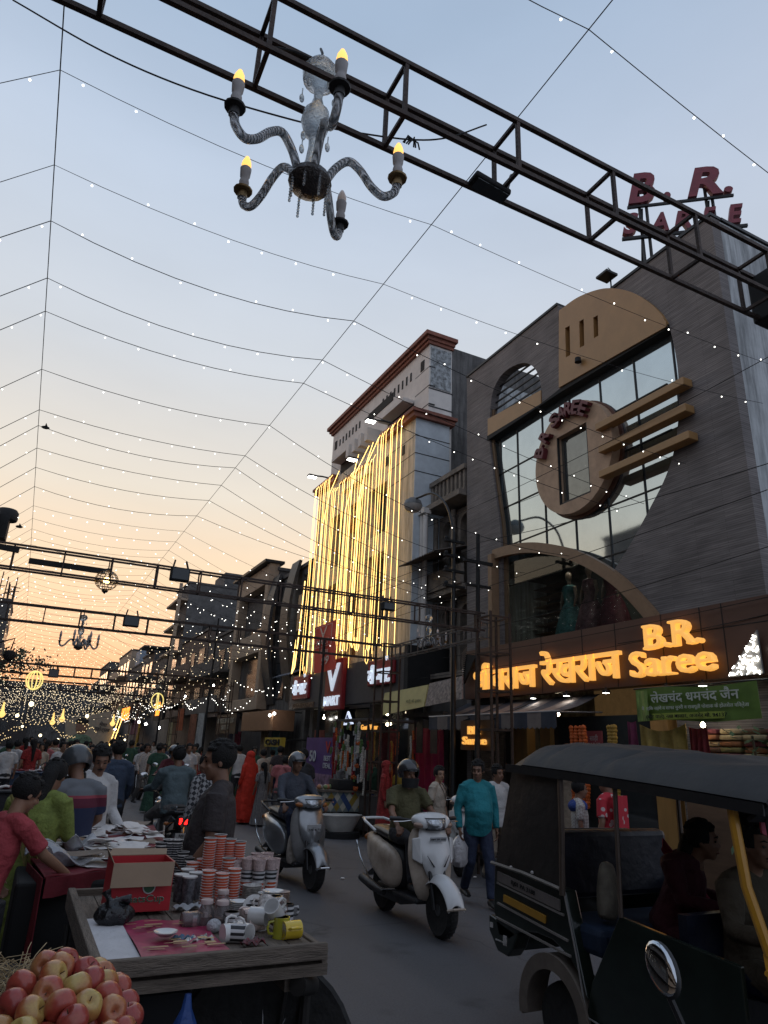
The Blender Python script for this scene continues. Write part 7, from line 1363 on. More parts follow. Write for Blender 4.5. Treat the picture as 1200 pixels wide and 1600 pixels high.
# dark shaded cart / cloth between boy and cup cart
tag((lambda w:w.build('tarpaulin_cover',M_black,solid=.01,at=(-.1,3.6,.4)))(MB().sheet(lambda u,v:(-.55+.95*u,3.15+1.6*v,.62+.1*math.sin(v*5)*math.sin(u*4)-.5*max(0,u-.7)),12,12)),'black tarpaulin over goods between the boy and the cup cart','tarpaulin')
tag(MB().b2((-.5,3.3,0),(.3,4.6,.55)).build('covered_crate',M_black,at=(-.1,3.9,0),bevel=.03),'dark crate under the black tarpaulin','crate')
# --- food cart with diamonds
FD=thing('food_cart','food cart with a harlequin diamond side standing over a white tub','cart',(6.6,15.4,0)); ca=PY(500,1258,15.0); cb=PY(590,1262,15.0)
gmats=[mat('diamond_blue',(.03,.06,.16),.6),mat('diamond_cream',(.42,.40,.33),.6),mat('diamond_ochre',(.26,.18,.03),.6),mat('diamond_grey',(.17,.20,.19),.6)]
fx0,fx1,fz0,fz1=6.15,7.45,.46,.86; w=MB(); n=9; sw_=(fx1-fx0)/n; w.mi=3; w.b2((fx0,15.0,fz0),(fx1,15.9,fz1))
for i in range(n):
    for j in range(2):
        cx=fx0+(i+.5)*sw_+(0 if j==0 else 0); cz=fz0+(fz1-fz0)*(.25+.5*j); w.mi=[0,1,2,1,0,1,2,1,3][(i+j*1)%9]; w._a([(cx-sw_/2,14.994,cz),(cx,14.994,cz-(fz1-fz0)*.25),(cx+sw_/2,14.994,cz),(cx,14.994,cz+(fz1-fz0)*.25)],[(0,1,2,3)])
    w.mi=[2,0,3,0,2,1,0,3,1][i]; cx=fx0+(i+1)*sw_; cz=(fz0+fz1)/2
    if i<n-1: w._a([(cx-sw_/2,14.992,cz),(cx,14.992,cz-(fz1-fz0)*.25),(cx+sw_/2,14.992,cz),(cx,14.992,cz+(fz1-fz0)*.25)],[(0,1,2,3)])
w.build('diamond_side',gmats,FD,smooth=False,world=True)
w=MB(); w.b2((6.1,14.95,.86),(7.5,15.95,.90)); w.build('counter',M_wood,FD,smooth=False,world=True); w=MB(); 
for x in (6.25,7.35): w.lathe([(.24,-.02),(.28,-.03),(.30,0),(.28,.03),(.24,.02)],20,c=(x,15.4,.30),q=q_)
w.build('wheel',M_tyre,FD,world=True)
w=MB(); w.lathe([(.001,.02),(.26,.02),(.42,.36),(.44,.36),(.44,.38),(.40,.38)],24); o=w.build('white_tub',mat('white_plastic_tub',(.55,.54,.5),.5)); o.location=(6.45,14.6,.10); o.scale=(1.1,.7,.9); tag(o,'white plastic tub on the road under the diamond food cart','tub')
w=MB(); w.lathe([(.34,0),(.42,.0),(.42,.12),(.3,.12)],20); o=w.build('tub_base',M_black); o.location=(6.45,14.6,0); tag(o,'black ring stand under the white tub','stand')
tag(MB().b2((6.5,14.97,.905),(7.3,15.5,1.12)).build('black_tray',M_black,at=(6.9,15.2,.905),bevel=.02),'black tray box on the right of the diamond cart','tray')
for i in range(14):
    w=MB(); w.ball((0,0,.05),(R_.uniform(.04,.07),.05,.05),10,8); o=w.build('snack_item',mat('snack_%d'%(i%4),[(.45,.2,.1),(.4,.35,.3),(.35,.08,.04),(.2,.25,.1)][i%4],.6)); o.location=(6.15+i*.05,15.05+R_.uniform(0,.4),.90); tag(o,'small snack heap on the diamond cart counter','snack','snacks on the diamond cart counter')
# --- garland stall
GS=thing('garland_stall','stall rack hung with garlands and packets beside the lattice post','stall',(7.3,15.2,0)); w=MB()
for (x,y) in ((7.0,14.6),(7.0,16.4),(8.2,14.6),(8.2,16.4)): w.bar((x,y,0),(x,y,2.45),.04)
for z in (2.4,1.5,.9): w.bar((7.0,14.6,z),(7.0,16.4,z),.025); w.bar((7.0,14.6,z),(8.2,14.6,z),.025)
w.build('rack',M_steel,GS,smooth=False,world=True); w=MB(); w.b2((7.0,14.6,2.42),(8.3,16.5,2.46)); w.build('roof_sheet',M_dark,GS,smooth=False,world=True); w=MB(); w.b2((7.05,14.65,.1),(8.1,16.4,.8)); w.build('counter',M_dark,GS,smooth=False,world=True)
gcol=[('marigold_orange',(.46,.09,.012)),('marigold_yellow',(.34,.20,.03)),('rose_red',(.24,.015,.02)),('jasmine_white',(.45,.42,.36)),('leaf_green_garland',(.06,.13,.03)),('silver_packet',(.30,.30,.30))]; GM=[mat(n,c,.7,var=.3,nscale=30) for n,c in gcol]
def garland(x,y,z0,z1,k,r=.035):
    w=MB(); n=int((z1-z0)/(r*1.15)); ph=R_.random()*6
    for i in range(n): w.ball((R_.uniform(-.006,.006),.012*math.sin(i*.5+ph),-i*r*1.15),(r*R_.uniform(.85,1.1),)*3,6,4)
    o=w.build('garland',GM[k],smooth=False); o.location=(x,y,z1); return tag(o,'%s garland hanging from the garland stall rack'%gcol[k][0].replace('_',' '),'garland','garlands hanging on the stall rack')
rg=random.Random(2)
for i in range(26): zt=2.35-rg.random()*.9; garland(6.95+rg.uniform(-.12,.06),14.6+rg.random()*1.85,max(.6,zt-rg.uniform(.3,1.1)),zt,rg.choice([0,2,3,5,2,3,5,4]),rg.uniform(.026,.05))
for i in range(11): garland(7.05+rg.random()*1.1,14.56-rg.random()*.08,rg.uniform(.9,1.7),rg.uniform(1.9,2.35),rg.choice([0,0,1,2,3,4]),rg.uniform(.03,.05))
for i in range(5):
    w=MB(); 
    for k in range(26): a=rg.uniform(0,6.28); r=rg.uniform(0,.09); w.ball((math.cos(a)*r*.5,math.sin(a)*r,rg.uniform(-.03,.03)),.025,5,4)
    o=w.build('flower_bunch',GM[0],smooth=False); o.location=(6.88,14.85+(i%2)*.12,1.9-i*.24); tag(o,'bright orange flower bunch on the front of the garland stall','flowers','orange flower bunches on the garland stall')
for i in range(64):
    y=14.65+rg.random()*1.75; z=.95+rg.random()*1.4; w=MB(); w.box((0,0,0),(.012,rg.uniform(.07,.13),rg.uniform(.10,.2))); o=w.build('foil_packet',GM[rg.choice([5,4,1,3])],smooth=False,bevel=.008); o.location=(6.86+rg.uniform(-.03,.03),y,z); o.rotation_euler.x=rg.uniform(-.2,.2); tag(o,'small packet hung among the garlands on the stall rack','packet','foil packets on the garland stall')
# flower garlands at the saree shop front seen through the rickshaw
for i,(u,k) in enumerate(((897,0),(905,0),(912,0),(918,0),(958,1),(962,1),(966,1))):
    p=PX(u,1240,8.2); o=garland(8.2,p.y,1.0,2.25,k,.045); o['label']='%s garland hanging at the saree shop front behind the rickshaw'%gcol[k][0].replace('_',' '); o['group']='garlands at the saree shop front'
# cloth spread on the ground with petals
w=MB(); w.sheet(lambda u,v:(7.05+1.2*u,12.3+2.3*v,.012+.008*math.sin(u*17)*math.sin(v*13)),14,14); tag(w.build('ground_cloth',mat('grey_ground_cloth',(.22,.16,.15),.8,var=.6,nscale=9),solid=.006,at=(7.6,13.4,0)),'rumpled grey pink cloth spread on the road by the garland stall','cloth')
for i in range(16):
    w=MB(); w.ball((0,0,.03),(.06,.05,.035),8,6); o=w.build('flower_heap',GM[rg.choice([0,1,1,3])],smooth=False); o.location=(7.2+rg.random()*.9,12.6+rg.random()*1.8,.02); tag(o,'small loose flower heap on the ground cloth','flowers','flower heaps on the ground cloth')
# litter
for (u,v) in ((535,1374),(742,1372),(480,1514),(600,1300)):
    p=PZ(u,v,0); w=MB(); w.ball((0,0,.015),(.035,.025,.012),8,6); o=w.build('litter',M_pap); o.location=p; tag(o,'small scrap of pale litter lying on the road','litter','litter scraps on the road')
# awning cloths / crates inside the cloth shops for depth along the pavement
for i,(y,z,c,l) in enumerate(((16.2,.9,(.10,.02,.03),'wine coloured cloth hanging behind the garland stall'),(17.1,.9,(.14,.10,.05),'khaki cloth hanging behind the garland stall'),(21,.9,(.18,.05,.03),'rust cloth hanging in the store entrance'),(25.2,1.0,(.05,.12,.12),'teal cloth hanging outside past the store'),(26.4,1.0,(.22,.16,.1),'sand cloth hanging outside past the store'),(30.2,.9,(.2,.03,.05),'crimson cloth hanging past the tan box sign'),(31.6,.9,(.1,.1,.12),'slate cloth hanging past the tan box sign'))):
    w=MB(); w.sheet(lambda u,v:(8.35+.05*math.sin(u*13+i),y+.8*(u-.5),z+1.4*v),14,4); tag(w.build('hanging_cloth',mat('mid_cloth_%s'%'abcdefg'[i],c,.8,var=.35,nscale=9),solid=.02,at=(8.3,y,z)),l,'cloth')
# ================================================================ PEOPLE
SKIN=[mat('skin_tone_a',(.27,.145,.088),.55,var=.08,bump=.1),mat('skin_tone_b',(.21,.108,.066),.55,var=.08,bump=.1),mat('skin_tone_c',(.33,.19,.12),.55,var=.08,bump=.1)]
M_hair=mat('black_hair',(.006,.005,.0045),.85,var=.3,nscale=40,bump=.5,bscale=90); M_eye=mat('dark_eyes',(.01,.008,.006),.2,var=0); M_lip=mat('lips',(.14,.05,.04),.5,var=0); M_shoe=mat('black_shoes',(.02,.02,.02),.5,var=.2)
def cloth(name,c,**k): return mat(name,c,.85,bump=k.pop('bump',.9),bscale=k.pop('bscale',7),bdist=.06,var=k.pop('var',.14),nscale=k.pop('nscale',6),**k)
def V(*a): return Vector(a)
def rotz(v,a): return Matrix.Rotation(a,3,'Z')@v
def mirror_pose(d): return d
BASE=dict(pel=V(0,0,.93),chest=V(0,.0,1.27),neck=V(0,-.01,1.45),head=V(0,.025,1.572),
 sh=(V(-.175,-.01,1.39),V(.175,-.01,1.39)),el=(V(-.235,-.03,1.13),V(.235,-.03,1.13)),wr=(V(-.25,.05,.89),V(.25,.05,.89)),
 hip=(V(-.09,0,.90),V(.09,0,.90)),kn=(V(-.10,.03,.49),V(.10,.03,.49)),an=(V(-.10,-.02,.09),V(.10,-.02,.09)),hy=0.0,hp=0.0)
WALK=dict(kn=(V(-.10,.16,.52),V(.10,.02,.50)),an=(V(-.10,.22,.10),V(.10,-.24,.16)),el=(V(-.24,-.10,1.14),V(.24,.04,1.13)),wr=(V(-.25,-.10,.90),V(.24,.20,.93)))
RIDE=dict(pel=V(0,-.02,.90),chest=V(0,.02,1.20),neck=V(0,.04,1.385),head=V(0,.08,1.52),sh=(V(-.185,.03,1.335),V(.185,.03,1.335)),el=(V(-.26,.18,1.13),V(.26,.18,1.13)),wr=(V(-.29,.44,1.03),V(.29,.44,1.03)),
 hip=(V(-.10,.0,.88),V(.10,.0,.88)),kn=(V(-.13,.40,.84),V(.13,.40,.84)),an=(V(-.11,.42,.40),V(.11,.42,.40)))
BIKE=dict(RIDE); BIKE.update(kn=(V(-.24,.36,.74),V(.24,.36,.74)),an=(V(-.22,.22,.36),V(.22,.22,.36)),wr=(V(-.31,.52,1.08),V(.31,.52,1.08)))
def person(label,loc,rz,h=1.7,pose=None,top=None,bot=None,sleeve='long',skin=0,hair='short',lod=1,skirt=False,belly=0.0,girth=1.0,helmet=None,moust=False,group=None,hem=.80,shoes=True,grip=(0,0),untucked=True,collar=False,extra=None,name='person'):
    P=dict(BASE); P.update(pose or {}); k=h/1.7; vox={0:.008,1:.0125,2:.022}[lod]
    t=thing(name,label,'person',loc,rz,group); t.scale=(k,k,k)
    g=girth; pel,ch,nk,hd=P['pel'],P['chest'],P['neck'],P['head']; hq=Matrix.Rotation(P['hy'],3,'Z')@Matrix.Rotation(-P['hp'],3,'X')
    H=lambda x,y,z: hd+hq@V(x,y,z)
    w=MB()
    w.tube([pel-V(0,0,.04),pel+(ch-pel)*.4,ch,nk-V(0,0,.03)],[(.145*g,.10*g),(.13*g,.095*g),(.155*g,.105*g),(.08,.06)],14)
    w.tube([nk-V(0,0,.05),nk,H(0,-.015,-.03)],[.062,.055,.052],12)
    w.ball(H(0,-.008,.035),(.076,.094,.092),16,12,q=hq); w.ball(H(0,.022,-.035),(.058,.066,.070),14,10,q=hq); w.ball(H(0,.050,-.088),(.026,.024,.020),10,8,q=hq)
    w.tube([H(0,.082,.025),H(0,.096,-.005),H(0,.108,-.022)],[.009,.012,.015],8); w.ball(H(0,.092,-.026),(.019,.012,.010),8,6,q=hq)
    w.tube([H(-.045,.070,.036),H(0,.086,.040),H(.045,.070,.036)],[.010,.011,.010],8)
    for s in(-1,1): w.ball(H(s*.078,-.008,.0),(.009,.018,.028),8,6,q=hq); w.ball(H(s*.036,.062,-.022),(.022,.018,.018),8,6,q=hq)
    for i in(0,1):
        a,b,c=P['sh'][i],P['el'][i],P['wr'][i]; w.tube([a,a.lerp(b,.5),b,b.lerp(c,.35),c],[.050*g,.044*g,.037,.037,.025],10)
        d=(c-b).normalized(); s=-1 if i==0 else 1
        # hand: palm, four fingers, thumb
        side=V(0,0,1).cross(d); side=side.normalized() if side.length>.2 else V(0,1,0)
        if abs(d.z)>.6: side=V(0,1,0)-d*d.y; side.normalize()   # hanging hands: palm faces the thigh
        nrm=d.cross(side).normalized(); nrm=nrm if nrm.dot(V(-s,0,-.6))>0 else -nrm
        w.tube([c,c+d*.035,c+d*.08],[(.024,.016),(.038,.015),(.036,.013)] ,10) if lod>1 else w._a(*palm(c,d,side,nrm))
        if lod<2:
            cl=1.0 if grip[i] else .35
            for f in range(4):
                o_=c+d*.078+side*((f-1.5)*.0195); L1=[.040,.046,.043,.034][f]
                p1=o_+d*L1*(1-.35*cl)+nrm*(L1*.55*cl); p2=p1+d*L1*(.55-.9*cl)+nrm*(L1*(.5 if cl<.9 else .75)); p3=p2+(d*(-.5*cl+.3)+nrm*.5).normalized()*L1*.45
                w.tube([o_-d*.02,o_,p1,p2,p3],[.0095,.0092,.0085,.0078,.006],7)
            tp=c+d*.022+side*.028*(1 if True else -1); w.tube([tp,tp+(d*.6+side*.75).normalized()*.035,tp+(d*.9+side*.35+nrm*.5).normalized()*.062],[.012,.0105,.0075],7)
        a,b,c=P['hip'][i],P['kn'][i],P['an'][i]; w.tube([a,a.lerp(b,.5),b,b.lerp(c,.3),c],[.085*g,.068*g,.05,.05,.034],10)
        fd=rotz(V(0,1,0),0); w.tube([c-V(0,.03,.03),c+V(0,.05,-.045),c+V(0,.15,-.065)],[(.034,.04),(.038,.03),(.034,.018)],8)
    w.build('body',SKIN[skin],t,remesh=vox,sm=3 if lod<2 else 2)
    if helmet is None or lod==0:
        w=MB(); 
        for s in(-1,1): w.ball(H(s*.031,.080,.014),(.013,.006,.007),8,6,q=hq)
        w.build('eyes',M_eye,t)
        w=MB(); 
        for s in(-1,1): w.tube([H(s*.014,.092,.038),H(s*.032,.090,.045),H(s*.05,.076,.038)],[.003,.0045,.002],6)
        if moust: w.tube([H(-.028,.086,-.046),H(0,.098,-.040),H(.028,.086,-.046)],[.003,.0085,.003],6)
        w.build('eyebrows' if not moust else 'facial_hair',M_hair,t)
        w=MB(); w.tube([H(-.022,.080,-.060),H(0,.089,-.058),H(.022,.080,-.060)],[.003,.006,.003],6); w.build('mouth',M_lip,t)
    if helmet is not None:
        w=MB(); w.ball(H(0,-.012,.045),(.125,.145,.135),24,16,q=hq); sh_=w.v; fs=[]
        for f in w.f:
            c=sum((hq.inverted()@(Vector(w.v[j])-hd) for j in f),V(0,0,0))/len(f)
            if (c.z<-.035) or (c.y>.045 and c.z<.055 and c.z>-.2): continue
            fs.append(f)
        w.f=fs; w.m=[0]*len(fs); 
        w.build('helmet',helmet,t,solid=.012); w=MB(); w.tube([H(-.115,.03,.05),H(-.07,.115,.062),H(0,.138,.066),H(.07,.115,.062),H(.115,.03,.05)],[.010,.013,.014,.013,.010],8); w.build('helmet_rim',M_blk,t)
        if helmet is not M_silhelm: 
            w=MB(); w.sheet(lambda u,v:tuple(H(math.sin((u-.5)*2.6)*(.10+.012*v),math.cos((u-.5)*2.6)*(.085+.03*v)+.012,-.135+.10*v)),14,5); w.build('chin_guard',M_blk,t,solid=.02)
    elif hair!='none':
        w=MB(); rr=random.Random(len(label))
        w.ball(H(0,-.022,.052),(.089,.100,.096),16,12,q=hq)
        fs=[]
        for f in w.f:
            c=sum((hq.inverted()@(Vector(w.v[j])-hd) for j in f),V(0,0,0))/len(f)
            if c.y>.035 and c.z<.075 or (c.z<-.03 and hair=='short') or (c.z<.0 and c.y>.0): continue
            fs.append(f)
        w.f=fs; w.m=[0]*len(fs)
        for i in range(46 if lod<2 else 10):
            a=rr.uniform(0,2*PI); b=rr.uniform(0,1.15); d=V(math.sin(b)*math.cos(a)*.085,math.sin(b)*math.sin(a)*.095-.02,math.cos(b)*.096+.05)
            if d.y>.05 and d.z<.08: continue
            w.ball(H(*d),(rr.uniform(.012,.02),rr.uniform(.016,.028),rr.uniform(.008,.013)),7,5,q=hq)
        if hair=='long': w.tube([H(0,-.09,.03),H(0,-.115,-.05),nk+V(0,-.10,-.08),nk+V(0,-.12,-.3)],[.05,.055,.04,.02],10)
        if hair=='bun': w.ball(H(0,-.12,.02),.05,10,8)
        w.build('hair',M_hair,t,solid=.012)
    # trousers
    if bot is not None and not skirt:
        w=MB(); w.tube([pel-V(0,0,.08),pel+V(0,0,.07)],[(.165*g,.125*g),(.158*g,.120*g)],14); w.ball(pel-V(0,.01,.02),(.165*g,.13*g,.12),12,8)
        for i in(0,1):
            a,b,c=P['hip'][i],P['kn'][i],P['an'][i]; w.tube([a,a.lerp(b,.5),b,b.lerp(c,.5),c+(b-c).normalized()*.01],[.098*g,.085*g,.070,.064,.058],12)
        w.build('trousers',bot,t,remesh=max(vox,.0125),sm=3)
    if skirt:
        w=MB(); b0=pel+V(0,0,.10); w.lathe([(.13*g,.10),(.17*g,-.02),(.20*g,-.25),(.24*g,-.55),(.29*g,-(pel.z-.05)),(.27*g,-(pel.z-.05))],26,c=(pel.x,pel.y,pel.z))
        for i,v in enumerate(w.v): a=math.atan2(v[1]-pel.y,v[0]-pel.x); f=1+.055*math.sin(a*11+v[2]*3)*min(1,max(0,(pel.z-v[2])*2)); w.v[i]=(pel.x+(v[0]-pel.x)*f,pel.y+(v[1]-pel.y)*f*.85,v[2])
        w.build('skirt',bot,t)
    if top is not None:
        w=MB(); lo=V(pel.x,pel.y,pel.z-.10 if untucked else pel.z+.02)
        if hem<.75 : lo=V(pel.x,pel.y,hem)
        fr=V(0,belly,0)
        w.tube([lo,pel+V(0,.0,.05)+fr*.7,pel.lerp(ch,.45)+fr,ch+V(0,0,-.03)+fr*.3,ch+(nk-ch)*.5,nk-V(0,0,.030)],[(.172*g,.130*g),(.166*g,.126*g+belly*.6),(.156*g+belly*.3,.120*g+belly*.9),(.172*g,.125*g+belly*.3),(.150*g,.105*g),(.080,.068)],18)
        for i in(0,1):
            a,b,c=P['sh'][i],P['el'][i],P['wr'][i]; w.ball(a+V(-.02*(-1 if i==0 else 1),0,-.012),(.066*g,.068*g,.060),12,8); w.tube([nk+V(0,-.015,-.035),nk.lerp(a,.5)+V(0,-.01,-.002),a+V(0,0,-.005)],[(.075,.06),(.062,.058),.058],12)
            if sleeve=='long': w.tube([a,a.lerp(b,.5),b,b.lerp(c,.5),b.lerp(c,.93)],[.068*g,.062*g,.055,.049,.042],12)
            elif sleeve=='short': w.tube([a,a.lerp(b,.5),a.lerp(b,.80)],[.069*g,.066*g,.066],12)
        w.build('shirt',top,t,remesh=max(vox,.011),sm=4)
        if collar: w=MB(); w.tube([nk+V(-.058,.0,-.0),nk+V(0,-.055,.018),nk+V(.058,.0,.0),nk+V(.02,.066,-.045),nk+V(-.02,.066,-.045)],[.016,.017,.016,.014,.014],8,closed=True); w.build('collar',top,t)
    if shoes:
        for i in(0,1):
            c=P['an'][i]; w=MB(); w.tube([c-V(0,.05,.035),c+V(0,.03,-.035),c+V(0,.12,-.05),c+V(0,.185,-.06)],[(.038,.045),(.044,.042),(.046,.032),(.032,.020)],12); w.build('shoe',M_shoe,t)
    if extra: extra(t,P,H)
    return t
def palm(c,d,side,nrm):
    vs=[];L_=[(0,.020,.017),(.03,.034,.015),(.06,.040,.014),(.088,.038,.011)]; n=10
    for (q,a,b) in L_:
        for j in range(n): th=2*PI*j/n; vs.append(c+d*q+side*(a*math.cos(th))+nrm*(b*math.sin(th)))
    return vs,[(i*n+j,i*n+(j+1)%n,(i+1)*n+(j+1)%n,(i+1)*n+j) for i in range(3) for j in range(n)]+[tuple(range(n))[::-1],tuple(3*n+j for j in range(n))]
M_silhelm=mat('silver_grey_helmet',(.16,.165,.17),.25,metal=.4,coat=.4,var=.1); M_blkhelm=mat('black_helmet',(.030,.030,.033),.25,coat=.5,var=.2)
def off(o,dx,dy): M=pm(o); v=M@V(dx,dy,0); return (v.x,v.y,0)
RZ=lambda o:o.rotation_euler.z
def pose(base,**k): d=dict(base); d.update(k); return d
CL=dict(pink=cloth('coral_tshirt_cloth',(.36,.05,.06)),black=cloth('near_black_cloth',(.028,.028,.031)),dkgrey=cloth('dark_brown_grey_tshirt',(.040,.032,.032)),white=cloth('white_shirt_cloth',(.50,.49,.48)),blue=cloth('dusty_blue_shirt',(.045,.065,.105)),teal=cloth('teal_shirt_cloth',(.015,.19,.22)),navy=cloth('navy_jeans_cloth',(.018,.026,.055)),beige=cloth('beige_trouser_cloth',(.26,.21,.16)),olive=cloth('olive_tshirt_cloth',(.075,.068,.028)),slate=cloth('slate_blue_shirt',(.055,.062,.080)),tealgrey=cloth('grey_teal_shirt',(.090,.125,.135)),maroon=cloth('maroon_shirt',(.085,.012,.018)),lime=cloth('lime_green_kurta',(.17,.21,.045),var=.3,nscale=22),red=cloth('bright_red_veil_cloth',(.55,.030,.012)),redsari=cloth('red_sari_print',(.26,.020,.018),var=.5,nscale=26),cream=cloth('cream_kurta_cloth',(.42,.36,.29)),grey=cloth('grey_trouser_cloth',(.12,.115,.11)),olgold=cloth('olive_gold_dupatta',(.20,.17,.05),var=.4,nscale=24,stretch=(1,1,.1)),khaki=cloth('khaki_driver_shirt',(.05,.036,.021)),pinkp=cloth('dusty_pink_cloth',(.40,.13,.13)),maroond=cloth('deep_maroon_cloth',(.06,.007,.014)),green=cloth('bottle_green_cloth',(.03,.08,.05)),whitech=None)
def check(name,ca,cb,sc):
    m=mat(name,ca,.85,var=0); 
    def f(t,b):
        co=t.nodes.new('ShaderNodeTexCoord'); c=t.nodes.new('ShaderNodeTexChecker'); mp=t.nodes.new('ShaderNodeMapping'); mp.inputs['Rotation'].default_value=(.6,.5,.78); t.links.new(co.outputs['Object'],mp.inputs[0]); t.links.new(mp.outputs[0],c.inputs[0]); c.inputs['Scale'].default_value=sc; c.inputs['Color1'].default_value=(*ca,1); c.inputs['Color2'].default_value=(*cb,1); t.links.new(c.outputs['Color'],b.inputs['Base Color'])
    return tweak(m,f)
CL['whitech']=check('white_checked_shirt',(.46,.44,.41),(.30,.26,.24),34); CL['blkch']=check('black_white_checked_cloth',(.30,.30,.30),(.03,.03,.035),22); CL['floral']=check('grey_floral_cloth',(.26,.24,.22),(.08,.08,.09),40)
# tri-band polo
m=mat('banded_polo_cloth',(.02,.028,.07),.85,var=0)
def bands(t,b):
    co=t.nodes.new('ShaderNodeTexCoord'); sp=t.nodes.new('ShaderNodeSeparateXYZ'); t.links.new(co.outputs['Object'],sp.inputs[0]); mr=t.nodes.new('ShaderNodeMapRange'); mr.inputs[1].default_value=.9; mr.inputs[2].default_value=1.5; t.links.new(sp.outputs[2],mr.inputs[0]); r=t.nodes.new('ShaderNodeValToRGB'); r.color_ramp.interpolation='CONSTANT'; t.links.new(mr.outputs[0],r.inputs[0]); e=r.color_ramp.elements; e[0].position=0; e[0].color=(.018,.026,.065,1); e[1].position=.56; e[1].color=(.10,.012,.03,1); q=e.new(.68); q.color=(.28,.05,.07,1); q=e.new(.72); q.color=(.14,.15,.165,1); t.links.new(r.outputs[0],b.inputs['Base Color'])
CL['polo']=tweak(m,bands)
def at_px(u,v,y): p=PY(u,v,y); return (p.x,p.y,0)
# boy reaching over the red table
def ex_sheet(nm,m,fn,nu=14,nv=14,th=.008):
    def f(t,P,H): w=MB(); w.sheet(lambda u,v:fn(u,v,P,H),nu,nv); w.build(nm,m,t,solid=th)
    return f
x,y,_=at_px(20,1300,5.25)
person('boy in a coral T-shirt reaching his right hand over the red table edge',(x-.08,y,0),-1.05,1.52,pose(BASE,pel=V(0,-.04,.92),chest=V(0,.04,1.24),neck=V(0,.09,1.42),head=V(0,.15,1.55),sh=(V(-.18,.07,1.37),V(.18,.07,1.37)),el=(V(-.30,.02,1.13),V(.22,.24,1.17)),wr=(V(-.28,.2,.95),V(.20,.46,1.03)),hy=-.1,hp=.35),CL['pink'],CL['black'],'short',0,lod=0,girth=.92)
x,y,_=at_px(72,1300,6.1)
def dup(t,P,H):
    w=MB(); nk=P['neck']; w.sheet(lambda u,v:(-.17+.26*v+.10*u-.02*math.sin(u*12),-.15-.02*math.sin(u*15)+.01,1.43-.62*v-.05*u),16,12); w.build('dupatta',CL['olgold'],t,solid=.012)
    w=MB(); w.sheet(lambda u,v:(-.12+.12*u,-.15+.30*v,1.455+.03*math.sin(PI*v)),6,8); w.build('dupatta_fold',CL['olgold'],t,solid=.012)
person('woman in a lime green kurta with an olive gold dupatta bending at the red table',(x-.08,y,0),-.35,1.60,pose(BASE,head=V(.03,.14,1.54),neck=V(0,.05,1.43),hp=.6,el=(V(-.24,.05,1.13),V(.24,.05,1.13)),wr=(V(-.2,.28,1.03),V(.2,.28,1.03))),CL['lime'],CL['lime'],'long',1,hair='long',lod=1,skirt=True,hem=.55,girth=1.12,extra=dup)
x,y,_=at_px(106,1300,6.7)
person('man in a grey, maroon and navy banded polo wearing a helmet at the red table',(x+.02,y,0),.35,1.66,pose(BASE,head=V(.0,.12,1.56),neck=V(0,.03,1.44),hp=.5,el=(V(-.27,.02,1.13),V(.25,.05,1.13)),wr=(V(-.2,.24,1.0),V(.2,.26,1.02))),CL['polo'],CL['black'],'short',1,lod=1,girth=1.1,helmet=mat('dark_grey_helmet',(.05,.055,.06),.3,coat=.4,var=.2))
x,y,_=at_px(137,1300,7.4)
person('man in a white shirt with a moustache looking down at the red table',(x,y,0),PI+.5,1.68,pose(BASE,hp=.35,hy=-.5,wr=(V(-.2,.22,.98),V(.22,.18,.95))),CL['white'],CL['white'],'long',1,lod=1,moust=True,collar=True,girth=.98)
x,y,_=at_px(121,1200,8.6)
person('smiling man in a white shirt behind the helmeted man',(x,y,0),PI,1.67,None,CL['white'],CL['grey'],'short',1,lod=2)
x,y,_=at_px(166,1300,11.2)
person('man in a dusty blue shirt walking away with hands at his sides',(x,y,0),.1,1.72,pose(WALK),CL['blue'],CL['black'],'long',1,lod=1,girth=1.05)
x,y,_=at_px(341,1240,5.0)
person('large man in a dark grey T-shirt standing right behind the cup cart',(x,y,0),1.25,1.76,pose(BASE,hy=.2,hp=.05,el=(V(-.22,-.0,1.12),V(.24,-.03,1.12)),wr=(V(-.2,.14,.92),V(.24,.10,.88))),CL['dkgrey'],CL['black'],'short',1,lod=0,girth=1.1,belly=.03)
# riders
person('rider in an olive T-shirt and black helmet on the white scooter',off(SC1,0,-.22),RZ(SC1),1.68,pose(RIDE,wr=(V(-.30,.42,1.0),V(.30,.42,1.0)),kn=(V(-.10,.36,.84),V(.10,.36,.84)),an=(V(-.09,.40,.42),V(.09,.40,.42))),CL['olive'],CL['black'],'short',1,lod=0,helmet=M_blkhelm,belly=.04,girth=1.08,grip=(1,1))
person('rider in a slate blue shirt and silver helmet on the silver scooter',off(SC2,0,-.22),RZ(SC2),1.70,pose(RIDE,wr=(V(-.30,.42,1.0),V(.30,.42,1.0)),kn=(V(-.17,.34,.80),V(.17,.36,.84)),an=(V(-.38,.20,.10),V(.10,.40,.42))),CL['slate'],CL['navy'],'long',1,lod=1,helmet=M_silhelm,girth=1.08,grip=(1,1),belly=.03)
w=MB(); w.tube([V(0,0,.42),V(0,0,.35),V(0,0,.12),V(0,0,.0)],[(.05,.03),(.10,.05),(.12,.07),(.10,.06)],14); o=w.build('cloth_bag',cloth('beige_cloth_bag_weave',(.32,.28,.24)),sub=1); M=pm(SC2)@V(-.02,.20,.30); o.location=M; o.location=pm(SC2)@V(.14,.30,.26); tag(o,'beige cloth bag hanging at the floorboard of the silver scooter','bag')
person('grey teal shirted rider on the motorcycle with the glowing red tail light',off(MC1,0,-.35),RZ(MC1),1.74,pose(BIKE,hy=.1),CL['tealgrey'],CL['grey'],'long',1,lod=1,girth=1.08,belly=.02)
person('rider in a white checked shirt seen from behind on the farther motorcycle',off(MC2,0,-.35),RZ(MC2),1.70,pose(BIKE),CL['whitech'],CL['maroond'],'long',1,lod=1,girth=1.02)
